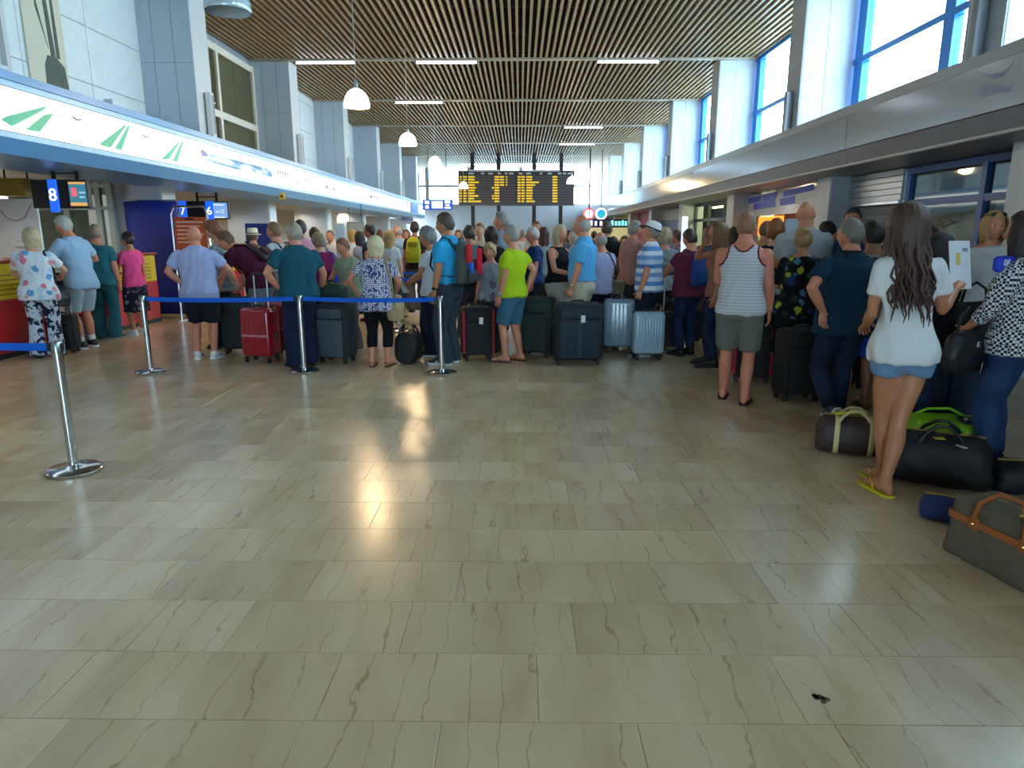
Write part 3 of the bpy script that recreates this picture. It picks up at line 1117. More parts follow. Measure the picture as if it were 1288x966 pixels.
def add_head(mb, Mx, fem, det, hk, sizes=1.0):
    """skin 0, eye white 1, iris 2, lips 3, brow 4"""
    nu, nv = (36, 30) if det > 1 else (28, 22) if det else (20, 14)
    x, y, z = sphere_grid(nu, nv)
    X, Y, Z = head_surface(x, y, z, fem)
    pts = [Mx @ Vector((a * sizes, b * sizes, c * sizes)) for a, b, c in zip(X, Y, Z)]
    fs = grid_faces(nu, nv - 1)
    top = Mx @ Vector((0, 0, .118 * sizes)); bot = Mx @ Vector((0, 0.01, -.118 * sizes))
    n = len(pts)
    pts += [top, bot]
    base = len(mb.v)
    fs2 = [(n, j, (j + 1) % nu) for j in range(nu)] + [(n + 1, (nv - 2) * nu + (j + 1) % nu, (nv - 2) * nu + j) for j in range(nu)]
    mb.add(pts, fs + fs2, 0)
    R3 = Mx.to_3x3()
    for s in (-1, 1):
        mb.ell(Mx @ Vector((s * .078 * sizes, -.008, -.006)), (.010, .021, .031), 8, 6, 0, R3 @ Matrix.Rotation(s * -.35, 3, 'Z'))
        if det:
            mb.ell(Mx @ Vector((s * .029 * sizes, .076 * sizes, .006 * sizes)), (.0140, .0115, .0068), 8, 6, 1, R3)
            mb.ell(Mx @ Vector((s * .029 * sizes, .0845 * sizes, .006 * sizes)), (.0066, .0052, .0066), 7, 5, 2, R3)
            bp = [Mx @ Vector((s * a * sizes, b * sizes, c * sizes)) for a, b, c in ((.012, .0925, .026), (.028, .088, .031), (.046, .073, .026))]
            mb.tube(bp, [.003, .0042, .002], 5, True, 4)
    if det:
        for zz, q in ((-.0565, .0036), (-.0655, .0042)):
            mb.tube([Mx @ (Vector((a, b, zz + c)) * sizes) for a, b, c in ((-.022, .070, 0), (-.011, .0785, .001), (0, .0805, 0), (.011, .0785, .001), (.022, .070, 0))], [.0012, q, q, q, .0012], 5, True, 3)


def hair_shell(Mx, fem, style, det, seed, sizes=1.0):
    """a cap of hair following the skull; returns MB"""
    mb = MB()
    nu, nv = (36, 26) if det > 1 else (28, 20) if det else (20, 14)
    rg = np.random.RandomState(seed)
    rnd = lambda: rg.uniform(0, 6)
    th_len = {'short': 0.012, 'crop': 0.006, 'ring': 0.010, 'bun': 0.012, 'pony': 0.012, 'full': 0.024}.get(style)
    if th_len is not None:
        x, y, z = sphere_grid(nu, nv)
        X, Y, Z = head_surface(x, y, z, fem)
        ang = np.arctan2(np.abs(x), y)           # 0 at the face, pi at the nape
        line = np.interp(ang, [0, .5, .9, 1.25, 1.55, 1.75, 2.1, PI], [.66, .62, .42, .30, -.12, -.02, -.50, -.62])
        if style == 'full':
            line = np.interp(ang, [0, .5, .9, 1.25, 1.55, 1.75, 2.1, PI], [.62, .56, .36, .05, -.30, -.36, -.60, -.72])
        inside = z - line
        if style == 'ring':
            inside = np.minimum(inside, np.interp(ang, [0, 1.0, 1.4, 2.2, PI], [-.5, -.3, .42, .5, .62]) - z)
        th = th_len * np.clip(inside / 0.12, 0, 1) * (1 + 0.35 * np.clip(z, 0, 1))
        rough = 0.25 if style != 'full' else .4
        wob = np.sin(x * 9 + rnd()) * np.sin(y * 11 + rnd()) * np.sin(z * 8 + rnd()) + .6 * np.sin(x * 23 + rnd()) * np.sin(y * 19 + rnd())
        th = th * (1 + rough * wob) - 0.003 * (inside <= 0)
        nrm = np.sqrt((X / .0755) ** 2 + (Y / .096) ** 2 + (Z / .118) ** 2)
        L = np.sqrt(X ** 2 + Y ** 2 + Z ** 2)
        k = 1 + (th + 0.0015) / L
        P = [Mx @ Vector((a * sizes, b * sizes, c * sizes)) for a, b, c in zip(X * k, Y * k, Z * k)]
        n = len(P)
        keep = inside > -0.10
        fs = [f for f in grid_faces(nu, nv - 1) if all(keep[i] for i in f)]
        tk = .118 + th_len * 1.3
        if style != 'ring':
            P.append(Mx @ Vector((0, 0, tk * sizes)))
            fs += [(n, j, (j + 1) % nu) for j in range(nu)]
        used = sorted({i for f in fs for i in f})
        mp = {u: i for i, u in enumerate(used)}
        mb.add([P[u] for u in used], [tuple(mp[i] for i in f) for f in fs])
        R3 = Mx.to_3x3()
        if style == 'bun':
            for i in range(9):
                a = i * 2.4
                mb.ell(Mx @ Vector((.022 * math.cos(a), -.085 + .02 * math.sin(a), .075 + .022 * math.sin(a * 1.7))), (.026, .024, .02), 7, 5, 0, R3 @ Matrix.Rotation(a, 3, 'X'))
        if style == 'pony':
            pts = [Mx @ Vector((0.004 * math.sin(i * 2), -.095 - .03 * math.sin(i * .7), .03 - .05 * i)) for i in range(7)]
            mb.tube(pts, [.018, .03, .034, .033, .028, .02, .008], 9)
        return mb
    # curtain styles: bob, long, wavy
    drop = {'bob': -.125, 'mid': -.19, 'long': -.33, 'wavy': -.40}[style]
    t0 = {'bob': .024, 'mid': .024, 'long': .022, 'wavy': .032}[style]
    nph = 34 if det else 22
    open_ = R(52)
    rows = []
    vs = np.linspace(0, 1, 22 if det else 14)
    ph1, ph2, ph3 = rnd(), rnd(), rnd()
    for v in vs:
        row = []
        for j in range(nph):
            ph = open_ + (2 * PI - 2 * open_) * j / (nph - 1)       # from the face round the back
            if v < 0.55:
                th = (0.02 + v / 0.55) * PI * 0.52
                op = ph if v > .16 else ph
                x, y, z = math.sin(th) * math.sin(ph), math.sin(th) * math.cos(ph), math.cos(th)
                if v < .3:
                    pass
                X, Y, Z = [float(q[0]) for q in head_surface(np.array([x]), np.array([y]), np.array([z]), fem)]
                tt = t0 * (0.6 + 0.4 * min(1, v / .3))
                edge = min(j, nph - 1 - j) / 3.0
                tt *= 0.45 + 0.55 * min(1, edge)
                k = 1 + tt / max(1e-4, math.sqrt(X * X + Y * Y + Z * Z))
                p = Vector((X * k, Y * k, Z * k))
                last = (X * k, Y * k, Z * k)
                if v <= 0.53:
                    store = True
            else:
                u = (v - 0.55) / 0.45
                x, y = math.sin(ph), math.cos(ph)
                X, Y, Z = [float(q[0]) for q in head_surface(np.array([x * .998]), np.array([y * .998]), np.array([-.06]), fem)]
                edge = min(j, nph - 1 - j) / 3.0
                tt = t0 * (0.45 + 0.55 * min(1, edge))
                k = 1 + tt / math.sqrt(X * X + Y * Y)
                zz = -.008 + (drop + .008) * u
                sq = 1 - (0.22 * u if style == 'bob' else 0.10 * u)
                if style in ('long', 'wavy', 'mid'):
                    by = -0.012 * u - (.02 if style != 'wavy' else .075) * u * u
                else:
                    by = 0
                p = Vector((X * k * sq * (1.0 if style != 'wavy' else 1 + .10 * math.sin(u * 9 + ph * 3 + ph1)), Y * k * sq + by + .004 * math.sin(ph * 5 + u * 5 + ph2), zz + .012 * math.sin(ph * 7 + ph3) * u))
            w = .0035 * math.sin(ph * 16 + ph1 + 3 * v) * (0.4 + v)
            p = p * (1 + w / max(.03, p.length) * 1.0)
            row.append(Mx @ (p * sizes))
        rows.append(row)
    n = nph
    fs = [(i * n + j, (i + 1) * n + j, (i + 1) * n + j + 1, i * n + j + 1) for i in range(len(rows) - 1) for j in range(n - 1)]
    mb.add([p for r in rows for p in r], fs)
    # inner return so the curtain has thickness
    c = Mx @ Vector((0, -.01, 0))
    inn = [[p + (c - p) * (0.16 if (c - p).length > .02 else 0) for p in r] for r in rows[len(rows) // 2:]]
    off = len(rows) // 2
    mb.add([p for r in inn for p in r], [(i * n + j, i * n + j + 1, (i + 1) * n + j + 1, (i + 1) * n + j) for i in range(len(inn) - 1) for j in range(n - 1)])
    # fringe across the forehead
    fr = []
    for i in range(5):
        u = i / 4
        row = []
        for j in range(11):
            ph = -open_ * 1.05 + 2.1 * open_ * j / 10
            th = PI * (0.10 + 0.21 * u + (.03 if abs(j - 5) > 3 else 0))
            x, y, z = math.sin(th) * math.sin(-ph), math.sin(th) * math.cos(ph), math.cos(th)
            X, Y, Z = [float(q[0]) for q in head_surface(np.array([x]), np.array([y]), np.array([z]), fem)]
            k = 1 + t0 * (.75 if u < .9 else .15) / math.sqrt(X * X + Y * Y + Z * Z)
            row.append(Mx @ (Vector((X * k, Y * k, Z * k)) * sizes))
        fr.append(row)
    mb.add([p for r in fr for p in r], [(i * 11 + j, (i + 1) * 11 + j, (i + 1) * 11 + j + 1, i * 11 + j + 1) for i in range(4) for j in range(10)])
    return mb


def add_hand(mb, w, fdir, ndir, right, curl=0.35, k=1.0, spread=0.06, thumb=0.3):
    """palm, four fingers of unequal length with three bends, and a thumb from the side of the palm"""
    f = Vector(fdir).normalized()
    n = Vector(ndir)
    n = (n - f * n.dot(f)).normalized()
    t = f.cross(n) if right else n.cross(f)
    w = Vector(w)

    def P(x, y, z):
        return w + (t * x + f * y + n * z) * k
    rg = []
    for y, hx, hz, cx in ((-.02, .024, .020, 0), (.0, .026, .018, 0), (.03, .036, .017, .002), (.065, .041, .015, .001), (.092, .040, .012, 0)):
        rg.append([P(cx + hx * math.cos(a) * (1 if abs(math.cos(a)) < .9 else 1), y, hz * math.sin(a)) for a in [2 * PI * j / 12 for j in range(12)]])
    mb.rings(rg)
    for x0, L, ang in ((.029, .072, spread), (.010, .080, spread * .3), (-.010, .074, -spread * .4), (-.029, .058, -spread)):
        p = Vector((x0, .082, 0.0))
        a = curl * .6
        pts = [p.copy()]
        for seg, fr_ in enumerate((.42, .32, .26)):
            d = Vector((math.sin(ang), math.cos(a) * math.cos(ang), math.sin(a)))
            for _ in range(2):
                p = p + d * (L * fr_ / 2)
                pts.append(p.copy())
            a += curl * (1.1 if seg == 0 else .8)
        mb.tube([P(*q) for q in pts], [.0092 * k, .0088 * k, .0084 * k, .008 * k, .0077 * k, .0072 * k, .0045 * k], 7, up=t)
    p = Vector((.022, .018, .004))
    pts = [p.copy()]
    for L, d in ((.030, (.80, .55, .20)), (.028, (.55, .78, .25 + thumb * .5)), (.024, (.25, .92, .25 + thumb))):
        p = p + Vector(d).normalized() * L
        pts.append(p.copy())
    mb.tube([P(*q) for q in pts], [.0135 * k, .0118 * k, .0102 * k, .006 * k], 7, up=n)


MALE = [(.79, .120, .085, 0), (.83, .165, .112, -.005), (.89, .176, .122, -.008), (.95, .172, .118, -.003), (1.02, .160, .112, .006), (1.09, .158, .112, .008), (1.17, .163, .116, .006), (1.25, .172, .120, .004), (1.32, .180, .118, 0), (1.375, .182, .104, -.006), (1.41, .170, .088, -.012), (1.44, .135, .074, -.014), (1.465, .098, .066, -.012), (1.49, .072, .062, -.004), (1.51, .062, .060, .0), (1.535, .055, .058, .006), (1.575, .054, .058, .012)]
FEM = [(.79, .125, .088, 0), (.83, .172, .116, -.010), (.89, .182, .126, -.012), (.95, .172, .116, -.006), (1.02, .145, .100, .002), (1.09, .133, .094, .004), (1.17, .142, .102, .010), (1.25, .156, .120, .020), (1.32, .160, .108, .008), (1.375, .160, .090, -.004), (1.41, .148, .076, -.010), (1.44, .112, .064, -.012), (1.465, .078, .056, -.008), (1.49, .056, .052, -.002), (1.51, .050, .050, .0), (1.535, .046, .050, .006), (1.575, .046, .050, .012)]

ARMS = {  # hand target (mirrored in x for the left), elbow hint, finger curl
    'down': ((.245, .05, .80), (.4, -1, 0), .35),
    'hip': ((.185, -.015, 1.00), (1, -.35, .1), .5),
    'front': ((.06, .27, 1.08), (1, -.3, -1), .55),
    'reach': ((.14, .48, 1.05), (.6, -.2, -1), .5),
    'case': ((.235, -.05, .80), (.4, -1, 0), 1.1),
    'back': ((.06, -.20, .98), (1, -.6, 0), .6),
    'face': ((.10, .17, 1.50), (.8, .3, -1), .7),
    'phone': ((.07, .27, 1.22), (.8, -.2, -1), .8),
    'chest': ((.05, .20, 1.28), (.9, -.2, -1), .7),
}
people = {}


def person(label, hx, topy, Y, yaw, sex='m', girth=1.0, belly=0.0, skin='c9967c', hair=('short', '5a4a3c'),
           top=('tee', None), bottom=('trousers', None), shoes=('shoe', '1c1c20'), L='down', Rr='down', lean=0, roll=0, hyaw=0, hpitch=0,
           feet=None, det=1, fx=None, head_k=1.07, key=None, h=None, group=None, collar=None, sleeve=None, hem=None, belt=None, socks=None, trim_m=None):
    seed = (int(hx * 7 + Y * 131) % 9973) + 1
    X, _, Z = atY(hx, topy, Y)
    hh = h or Z
    if fx is not None:
        X = atY(fx, 400, Y)[0]
    k = hh / 1.75
    fem = sex == 'f'
    voxel = {2: .0145, 1: .021, 0: .032}[det] / k
    root = thing('person', label, 'person', (X, Y, 0), R(yaw), group or 'travellers queueing in the hall')
    prof = FEM if fem else MALE
    lean_, roll_ = R(lean), R(roll)

    def spine(z):
        s = z - .93
        if s <= 0:
            return 0.0, z, 0.0
        b = .28
        if abs(lean_) < 1e-4:
            return 0.0, z, 0.0
        q = lean_ / b
        s1 = min(s, b)
        y_, z_, th = (1 - math.cos(q * s1)) / q, math.sin(q * s1) / q, q * s1
        if s > b:
            y_ += math.sin(th) * (s - b); z_ += math.cos(th) * (s - b)
        return y_, .93 + z_, th

    def pose(x, y, z):
        cy, cz, th = spine(z)
        return Vector((x + max(0, z - .93) * math.tan(roll_), cy + y * math.cos(th), cz - y * math.sin(th)))

    def ring(z, hw, hd, yo, inf=0.0, n=20, ex=2.3):
        g = 1 + (girth - 1) * (1.0 if z < 1.40 else .35)
        if z > 1.44:
            g = 1 + (girth - 1) * .5
        bl = belly * math.exp(-((z - 1.06) / .12) ** 2)
        out = []
        for j in range(n):
            a = 2 * PI * j / n
            c, s = math.cos(a), math.sin(a)
            e = 2 / ex
            px = (hw * g + inf) * math.copysign(abs(c) ** e, c)
            py = (hd * g + inf + (bl if s > 0 else bl * .25)) * math.copysign(abs(s) ** e, s)
            out.append(pose(px, py + yo, z))
        return out

    def prof_at(z):
        zs = [p[0] for p in prof]
        return tuple(float(np.interp(z, zs, [p[i] for p in prof])) for i in (1, 2, 3))

    body = MB()
    tk_, bk_ = top[0], bottom[0]
    cov = lambda z: -.014 if (bk_ and z < 1.0) or (tk_ and .85 < z < (1.30 if tk_ in ('tank', 'sleeveless') else 1.40)) else 0.0
    body.rings([ring(*p, cov(p[0])) for p in prof])
    sw = (.180 if not fem else .158) * (1 + (girth - 1) * .6)
    ar = (1.0 if not fem else .84) * (1 + (girth - 1) * .4)
    arm = {}
    for s, spec in ((-1, L), (1, Rr)):
        if isinstance(spec, str):
            tg, pole, curl = ARMS[spec]
            tg = (tg[0] * s, tg[1], tg[2])
            pole = (pole[0] * s, pole[1], pole[2])
            if spec in ('down', 'case'):
                tg = (tg[0] + s * ((girth - 1) * .10), tg[1], tg[2])
            if lean and spec != 'down':
                pass
        else:
            tg, pole, curl = spec[:3]
        sh = pose(sw * s, -.012, 1.395)
        T = Vector(tg)
        L1, L2 = .285, .250
        d = T - sh
        dist = min(d.length, L1 + L2 - .004)
        dn = d.normalized()
        T = sh + dn * dist
        a = (L1 * L1 - L2 * L2 + dist * dist) / (2 * dist)
        hgt = math.sqrt(max(0, L1 * L1 - a * a))
        pv = Vector(pole)
        pv = pv - dn * pv.dot(dn)
        pv = pv.normalized() if pv.length > 1e-5 else dn.orthogonal()
        el = sh + dn * a + pv * hgt
        hd = spec[3] if not isinstance(spec, str) and len(spec) > 3 and spec[3] else None
        pn = spec[4] if not isinstance(spec, str) and len(spec) > 4 and spec[4] else None
        arm[s] = (sh, el, T, curl, hd, pn)
        def mix(a_, b_, t_):
            return a_ + (b_ - a_) * t_
        pts = [mix(sh, el, -.13), mix(sh, el, -.09), mix(sh, el, -.02), mix(sh, el, .12), mix(sh, el, .45), mix(sh, el, .8), el, mix(el, T, .25), mix(el, T, .6), mix(el, T, .92), mix(el, T, 1.05)]
        body.tube(pts, [q * ar for q in (.018, .036, .050, .053, .049, .043, .041, .043, .037, .028, .027)], 12)
    # legs
    st = .115 if feet is None else None
    fpos = feet or {-1: (-.105, .0, 8, 0.0), 1: (.105, .03, -8, 0.0)}
    lr = (1.0 if not fem else .96) * (1 + (girth - 1) * .45)
    legs = {}
    for s in (-1, 1):
        fx_, fy_, fa, lift = fpos[s]
        hip = Vector((.092 * s, -.005, .89))
        an = Vector((fx_, fy_, .085 + lift))
        L1, L2 = .415, .405
        d = an - hip
        dist = min(d.length, L1 + L2 - .002)
        dn = d.normalized()
        a = (L1 * L1 - L2 * L2 + dist * dist) / (2 * dist)
        hgt = math.sqrt(max(0, L1 * L1 - a * a))
        pv = Vector((math.sin(-R(fa)), 1, 0)); pv = (pv - dn * pv.dot(dn)).normalized()
        kn = hip + dn * a + pv * hgt
        legs[s] = (hip, kn, an, fa, lift)
        mix = lambda a_, b_, t_: a_ + (b_ - a_) * t_
        bk = -pv * .012
        pts = [mix(hip, kn, -.05), mix(hip, kn, .2), mix(hip, kn, .55), mix(hip, kn, .88), kn, mix(kn, an, .15), mix(kn, an, .36) + bk, mix(kn, an, .65) + bk * .5, mix(kn, an, .9), mix(kn, an, 1.06)]
        lcov = {'trousers': 10, 'jeans': 10, 'shorts': 3, 'capri': 6, 'hotpants': 2, 'leggings': 9, 'skirt': 3, 'longskirt': 8}.get(bottom[0], 0)
        body.tube(pts, [q * lr * (.88 if i_ < lcov else 1) for i_, q in enumerate((.088, .088, .074, .058, .054, .051, .057, .046, .036, .037))], 14)
    # feet
    def foot_frame(s):
        hip, kn, an, fa, lift = legs[s]
        f = Matrix.Rotation(R(fa), 3, 'Z') @ Vector((0, 1, 0))
        r_ = Vector((f.y, -f.x, 0))
        pitch_ = -1.05 if lift > .05 else 0.0
        if pitch_:
            f2 = f * math.cos(pitch_) + Vector((0, 0, 1)) * math.sin(pitch_)
            u_ = -f * math.sin(pitch_) + Vector((0, 0, 1)) * math.cos(pitch_)
            base = an - u_ * .085
            return base, f2, r_, u_
        return Vector((an.x, an.y, 0)), f, r_, Vector((0, 0, 1))

    FOOT = [(-.070, .010, .018), (-.058, .026, .032), (-.03, .033, .045), (.01, .035, .050), (.05, .037, .043), (.09, .042, .032), (.13, .046, .024), (.165, .045, .018), (.19, .034, .014), (.2, .015, .009)]

    def foot_rings(s, kw=1.0, kh=1.0, kl=1.0, zb=0.0, add=0.0):
        b, f, r_, u_ = foot_frame(s)
        out = []
        for y, hw, hz in FOOT:
            hw, hz = hw * kw + add, hz * kh + add * .5
            out.append([b + f * (y * kl + .006) + r_ * (hw * math.cos(a)) + u_ * (zb + hz + hz * math.sin(a)) for a in [2 * PI * j / 12 for j in range(12)]])
        return out

    barefoot = shoes[0] in ('sandal', 'slide', 'flipflop')
    for s in (-1, 1):
        body.rings(foot_rings(s, .93 if not barefoot else 1, .9 if not barefoot else 1, .95 if not barefoot else 1, .004 if not barefoot else .014))
    co, fs, no = fuse(body, voxel * 1.15, 2)
    co = co + no * .0025
    out = MB()
    out.add(co.tolist(), fs, 0)
    out.v = [tuple(q) for q in out.v]
    # head
    cy, cz, th = spine(1.575)
    nb = pose(0, .012, 1.555)
    Rh = Matrix.Rotation(R(hyaw), 3, 'Z') @ Matrix.Rotation(-(th * .75 + R(-hpitch)), 3, 'X')
    ctr = nb + Rh @ Vector((0, .018, .066))
    Mh = Matrix.Translation(ctr) @ Rh.to_4x4()
    # neck joining head and trunk
    add_head(out, Mh, fem, det, None, head_k)
    out.tube([pose(0, -.005, 1.46), pose(0, .004, 1.52), ctr + Rh @ Vector((0, -.022, -.06)), ctr + Rh @ Vector((0, -.015, -.02))], [(.064 if not fem else .054) * (1 + (girth - 1) * .6), (.058 if not fem else .047) * (1 + (girth - 1) * .6), .056 if not fem else .046, .05], 14)
    for s in (-1, 1):
        sh, el, T, curl, hd, pn = arm[s]
        fd = (T - el).normalized()
        if hd:
            fd = Vector(hd).normalized()
        if pn is None:
            c = Vector((-s, 0.15, 0)) if abs(fd.z) > .5 else Vector((-s * .4, 0, -1)) if fd.y > .3 else Vector((0, 1, 0))
            pn = c
        add_hand(out, T, fd, pn, s > 0, curl, (1.0 if not fem else .9))
    out.v = [(a * k, b * k, c * k) for a, b, c in out.v]
    eye = mat('e8e4de', .3, name='eye_white')
    iris = mat('2c2018', .2, name='iris')
    lip = mat('a85a50' if skin > 'a' else '7a3f38', .45, name='lips')
    hcol = hair[1] if hair else '8a7a6a'
    out.build('body', [skin_mat(skin), eye, iris, lip, hair_mat(hcol)], root, 'all')

    def part(name, mb_or, m, par=root, smooth='all'):
        mb = mb_or
        mb.v = [(a * k, b * k, c * k) for a, b, c in mb.v]
        return mb.build(name, m, par, smooth)

    def garment(name, mb, m, amp, sm=4, zs=.5, cut=None):
        co, fs, no = fuse(mb, voxel, sm)
        co = folds(co, no, amp, seed, zs) + no * .003
        g = MB()
        if cut is not None:
            cen = np.array([co[list(f)].mean(0) for f in fs])
            kp = cut(cen)
            fs = [f for f, q in zip(fs, kp) if q]
            used = sorted({i for f in fs for i in f})
            mp = {u: i for i, u in enumerate(used)}
            co = co[used]
            fs = [tuple(mp[i] for i in f) for f in fs]
        g.add(co.tolist(), fs)
        return part(name, g, m)

    # ---- hair
    if hair and hair[0] not in (None, 'bald'):
        hm = hair_shell(Mh, fem, hair[0], det, seed, head_k)
        part('hair', hm, hair_mat(hair[1]))
        if hair[0] == 'wavy':
            wv = MB()
            rg = random.Random(seed)
            for i in range(64):
                ph = rg.uniform(R(75), R(285))
                L_ = rg.uniform(.36, .56)
                r0 = rg.uniform(.88, 1.10)
                p1, p2 = rg.uniform(0, 6), rg.uniform(0, 6)
                pts = []
                for j in range(12):
                    u = j / 11
                    rad = .100 * r0 * (1 + .12 * u)
                    pts.append(Mh @ (Vector((math.sin(ph) * rad * .92 + .016 * math.sin(u * 17 + p1) * u, math.cos(ph) * rad * .95 - .03 * u - .21 * max(0, u - .25) * max(0.15, -math.cos(ph)) + .012 * math.cos(u * 15 + p2) * u, .04 - L_ * u)) * head_k))
                wv.tube(pts, [.004, .010, .012, .012, .012, .012, .011, .010, .009, .008, .006, .002], 5)
            part('hair_strands', wv, hair_mat(hair[1]))
    # ---- upper garment
    kind, tm = top
    neck_z = {'tee': 1.452, 'polo': 1.468, 'shirt': 1.468, 'blouse': 1.448, 'tank': 1.45, 'vneck': 1.445}.get(kind, 1.452)
    hz = hem if hem is not None else {'tee': .84, 'polo': .86, 'shirt': .83, 'blouse': .80, 'tank': .86, 'tunic': .70, 'tucked': .97, 'vneck': .84}.get(kind, .84)
    if kind == 'tuckpolo':
        hz, neck_z = .96, 1.468
    inf = {'tank': .014, 'blouse': .03, 'tunic': .028, 'tucked': .022, 'tuckpolo': .024}.get(kind, .017 if fem else .024)
    sl = sleeve if sleeve is not None else {'tank': 0, 'sleeveless': 0, 'tee': .62, 'polo': .66, 'shirt': .72, 'blouse': .7, 'tunic': .62, 'tuckpolo': .7, 'vneck': .62}.get(kind, .62)
    if kind:
        tb = MB()
        zs_ = sorted({hz, hz + .03} | {p[0] for p in prof if hz + .04 < p[0] < neck_z - .01} | {neck_z})
        rr = []
        for z in zs_:
            hw, hd_, yo = prof_at(max(z, .86))
            extra = (.011 if fem else .016) * min(1.3, max(0, (1.06 - z) / .16)) * (0 if kind in ('tucked', 'tuckpolo') else 1)
            rr.append(ring(z, hw + extra, hd_ + extra, yo, inf * (1 if z < 1.40 else .55)))
        tb.rings(rr)
        if sl > 0:
            for s in (-1, 1):
                sh, el, T = arm[s][:3]
                pts, rd = [], []
                total = 1.0
                stops = [-.14, -.09, 0, .15, .4, sl] if sl <= 1 else [-.14, -.09, 0, .15, .5, 1.0]
                for u in stops:
                    pts.append(sh + (el - sh) * u)
                loose = .014 if sl <= 1 else .019
                rd = [ar * .02 + .006, ar * .040 + .008, ar * .052 + .009, ar * .053 + loose, ar * .050 + loose, ar * .046 + loose + (.006 if sl < 1 else 0)]
                if sl > 1:
                    for u in (.3, .7, sl - 1):
                        if u <= sl - 1:
                            pts.append(el + (T - el) * u)
                            rd.append(ar * (.044 - .012 * u) + loose)
                tb.tube(pts, rd, 14)
        cut = None
        if kind in ('tank', 'sleeveless'):
            nw = .132 if kind == 'tank' else .130

            def cut(c):
                aw = np.interp(c[:, 2], [1.22, 1.30, 1.36, 1.46], [.30, .165, nw, nw - .01])
                ok = np.abs(c[:, 0]) < aw
                scoop = np.interp(np.abs(c[:, 0]), [0, .045, .075, .10], [1.405, 1.415, 1.45, 1.6]) + (.05 if kind == 'sleeveless' else 0)
                return ok & ((c[:, 2] < scoop) | (np.abs(c[:, 0]) > .095))
        shirt = garment('shirt' if not fem else 'blouse', tb, tm, .019 if det else .009, 3, .45, cut)
        if kind == 'tank':
            me_ = shirt.data
            ec = {}
            for p_ in me_.polygons:
                vs_ = list(p_.vertices)
                for a_, b_ in zip(vs_, vs_[1:] + vs_[:1]):
                    e_ = (min(a_, b_), max(a_, b_))
                    ec[e_] = ec.get(e_, 0) + 1
            nb_ = {}
            for (a_, b_), c_ in ec.items():
                if c_ == 1:
                    nb_.setdefault(a_, []).append(b_); nb_.setdefault(b_, []).append(a_)
            seen = set()
            for s0 in list(nb_):
                if s0 in seen:
                    continue
                lp, cur = [s0], s0
                seen.add(s0)
                while True:
                    nx_ = [q for q in nb_[cur] if q not in seen]
                    if not nx_:
                        break
                    cur = nx_[0]; seen.add(cur); lp.append(cur)
                if len(lp) > 8:
                    pp = [me_.vertices[i].co.copy() for i in lp]
                    pp = [(pp[i - 1] + pp[i] + pp[(i + 1) % len(pp)]) / 3 for i in range(len(pp))]
                    pp = [(pp[i - 1] + pp[i] + pp[(i + 1) % len(pp)]) / 3 for i in range(len(pp))]
                    MB().tube(pp + pp[:2], .008, 6).build('trim', trim_m or tm, shirt, 'all')
        if collar or kind in ('polo', 'shirt', 'tuckpolo'):
            cm = MB()
            rg_ = []
            for z, inf_ in ((1.445, .022), (1.468, .016), (1.498, .014), (1.500, .008), (1.47, .006)):
                hw, hd_, yo = prof_at(min(z, 1.50))
                row = []
                for j in range(17):
                    a = R(112) + R(316) * j / 16
                    row.append(pose((hw + inf_) * math.cos(a), (hd_ + inf_) * math.sin(a) + yo - .002, z + (-.012 if j in (0, 16) else 0)))
                rg_.append(row)
            n = 17
            cm.add([p for r_ in rg_ for p in r_], [(i * n + j, (i + 1) * n + j, (i + 1) * n + j + 1, i * n + j + 1) for i in range(4) for j in range(n - 1)])
            part('collar', cm, collar or tm, shirt)
    # ---- lower garment
    kind, bm_ = bottom
    if kind in ('trousers', 'shorts', 'capri', 'jeans', 'hotpants', 'leggings'):
        lb = MB()
        wz = 1.02
        zs_ = [z for z in (.765, .80, .83, .87, .91, .95, .99, wz)]
        lb.rings([ring(z, *prof_at(max(z, .83)), .012 if .82 < z < .93 else .004 if z >= .93 else 0 if z > .78 else -.05) for z in zs_])
        LL = {'trousers': 1.95, 'jeans': 1.95, 'shorts': .95, 'capri': 1.55, 'hotpants': .34, 'leggings': 1.9}[kind]
        ease = {'trousers': .020, 'jeans': .013, 'shorts': .026, 'capri': .015, 'hotpants': .016, 'leggings': .010}[kind]
        for s in (-1, 1):
            hip, kn, an = legs[s][:3]
            stops = [u for u in (-.05, .2, .55, .9, 1.0, 1.3, 1.6, 1.95) if u < LL - .03] + [LL]
            base_r = {-.05: .088, .2: .089, .55: .076, .9: .060, 1.0: .056, 1.3: .058, 1.6: .050, 1.95: .040}
            us, rs_ = zip(*sorted(base_r.items()))
            pts, rd = [], []
            for u in stops:
                pts.append(hip + (kn - hip) * u if u <= 1 else kn + (an - kn) * (u - 1))
                fl_ = {'trousers': .012 * max(0, u - .6), 'shorts': .012 * u, 'jeans': .006 * max(0, u - .8)}.get(kind, 0)
                r_ = float(np.interp(u, us, rs_)) * lr
                if kind in ('trousers',) and u > 1:
                    r_ = max(r_, .058 * lr)
                rd.append(r_ + ease + fl_)
            if kind == 'trousers':
                pts.append(an + Vector((0, .006, -.045)))
                rd.append(rd[-1] + .004)
            lb.tube(pts, rd, 16)
        pants = garment({'trousers': 'trousers', 'jeans': 'jeans', 'shorts': 'shorts', 'capri': 'trousers', 'hotpants': 'shorts', 'leggings': 'leggings'}[kind], lb, bm_, .011 if kind != 'leggings' else .003, 4, .35)
        if belt:
            bb = MB()
            rr = [ring(z, *prof_at(z), i_, 24) for z, i_ in ((.985, .016), (.985, .022), (1.022, .022), (1.022, .016))]
            bb.rings(rr, False)
            part('belt', bb, mat(belt, .4), pants)
    elif kind in ('skirt', 'longskirt'):
        lb = MB()
        z1 = .42 if kind == 'skirt' else .14
        rr = []
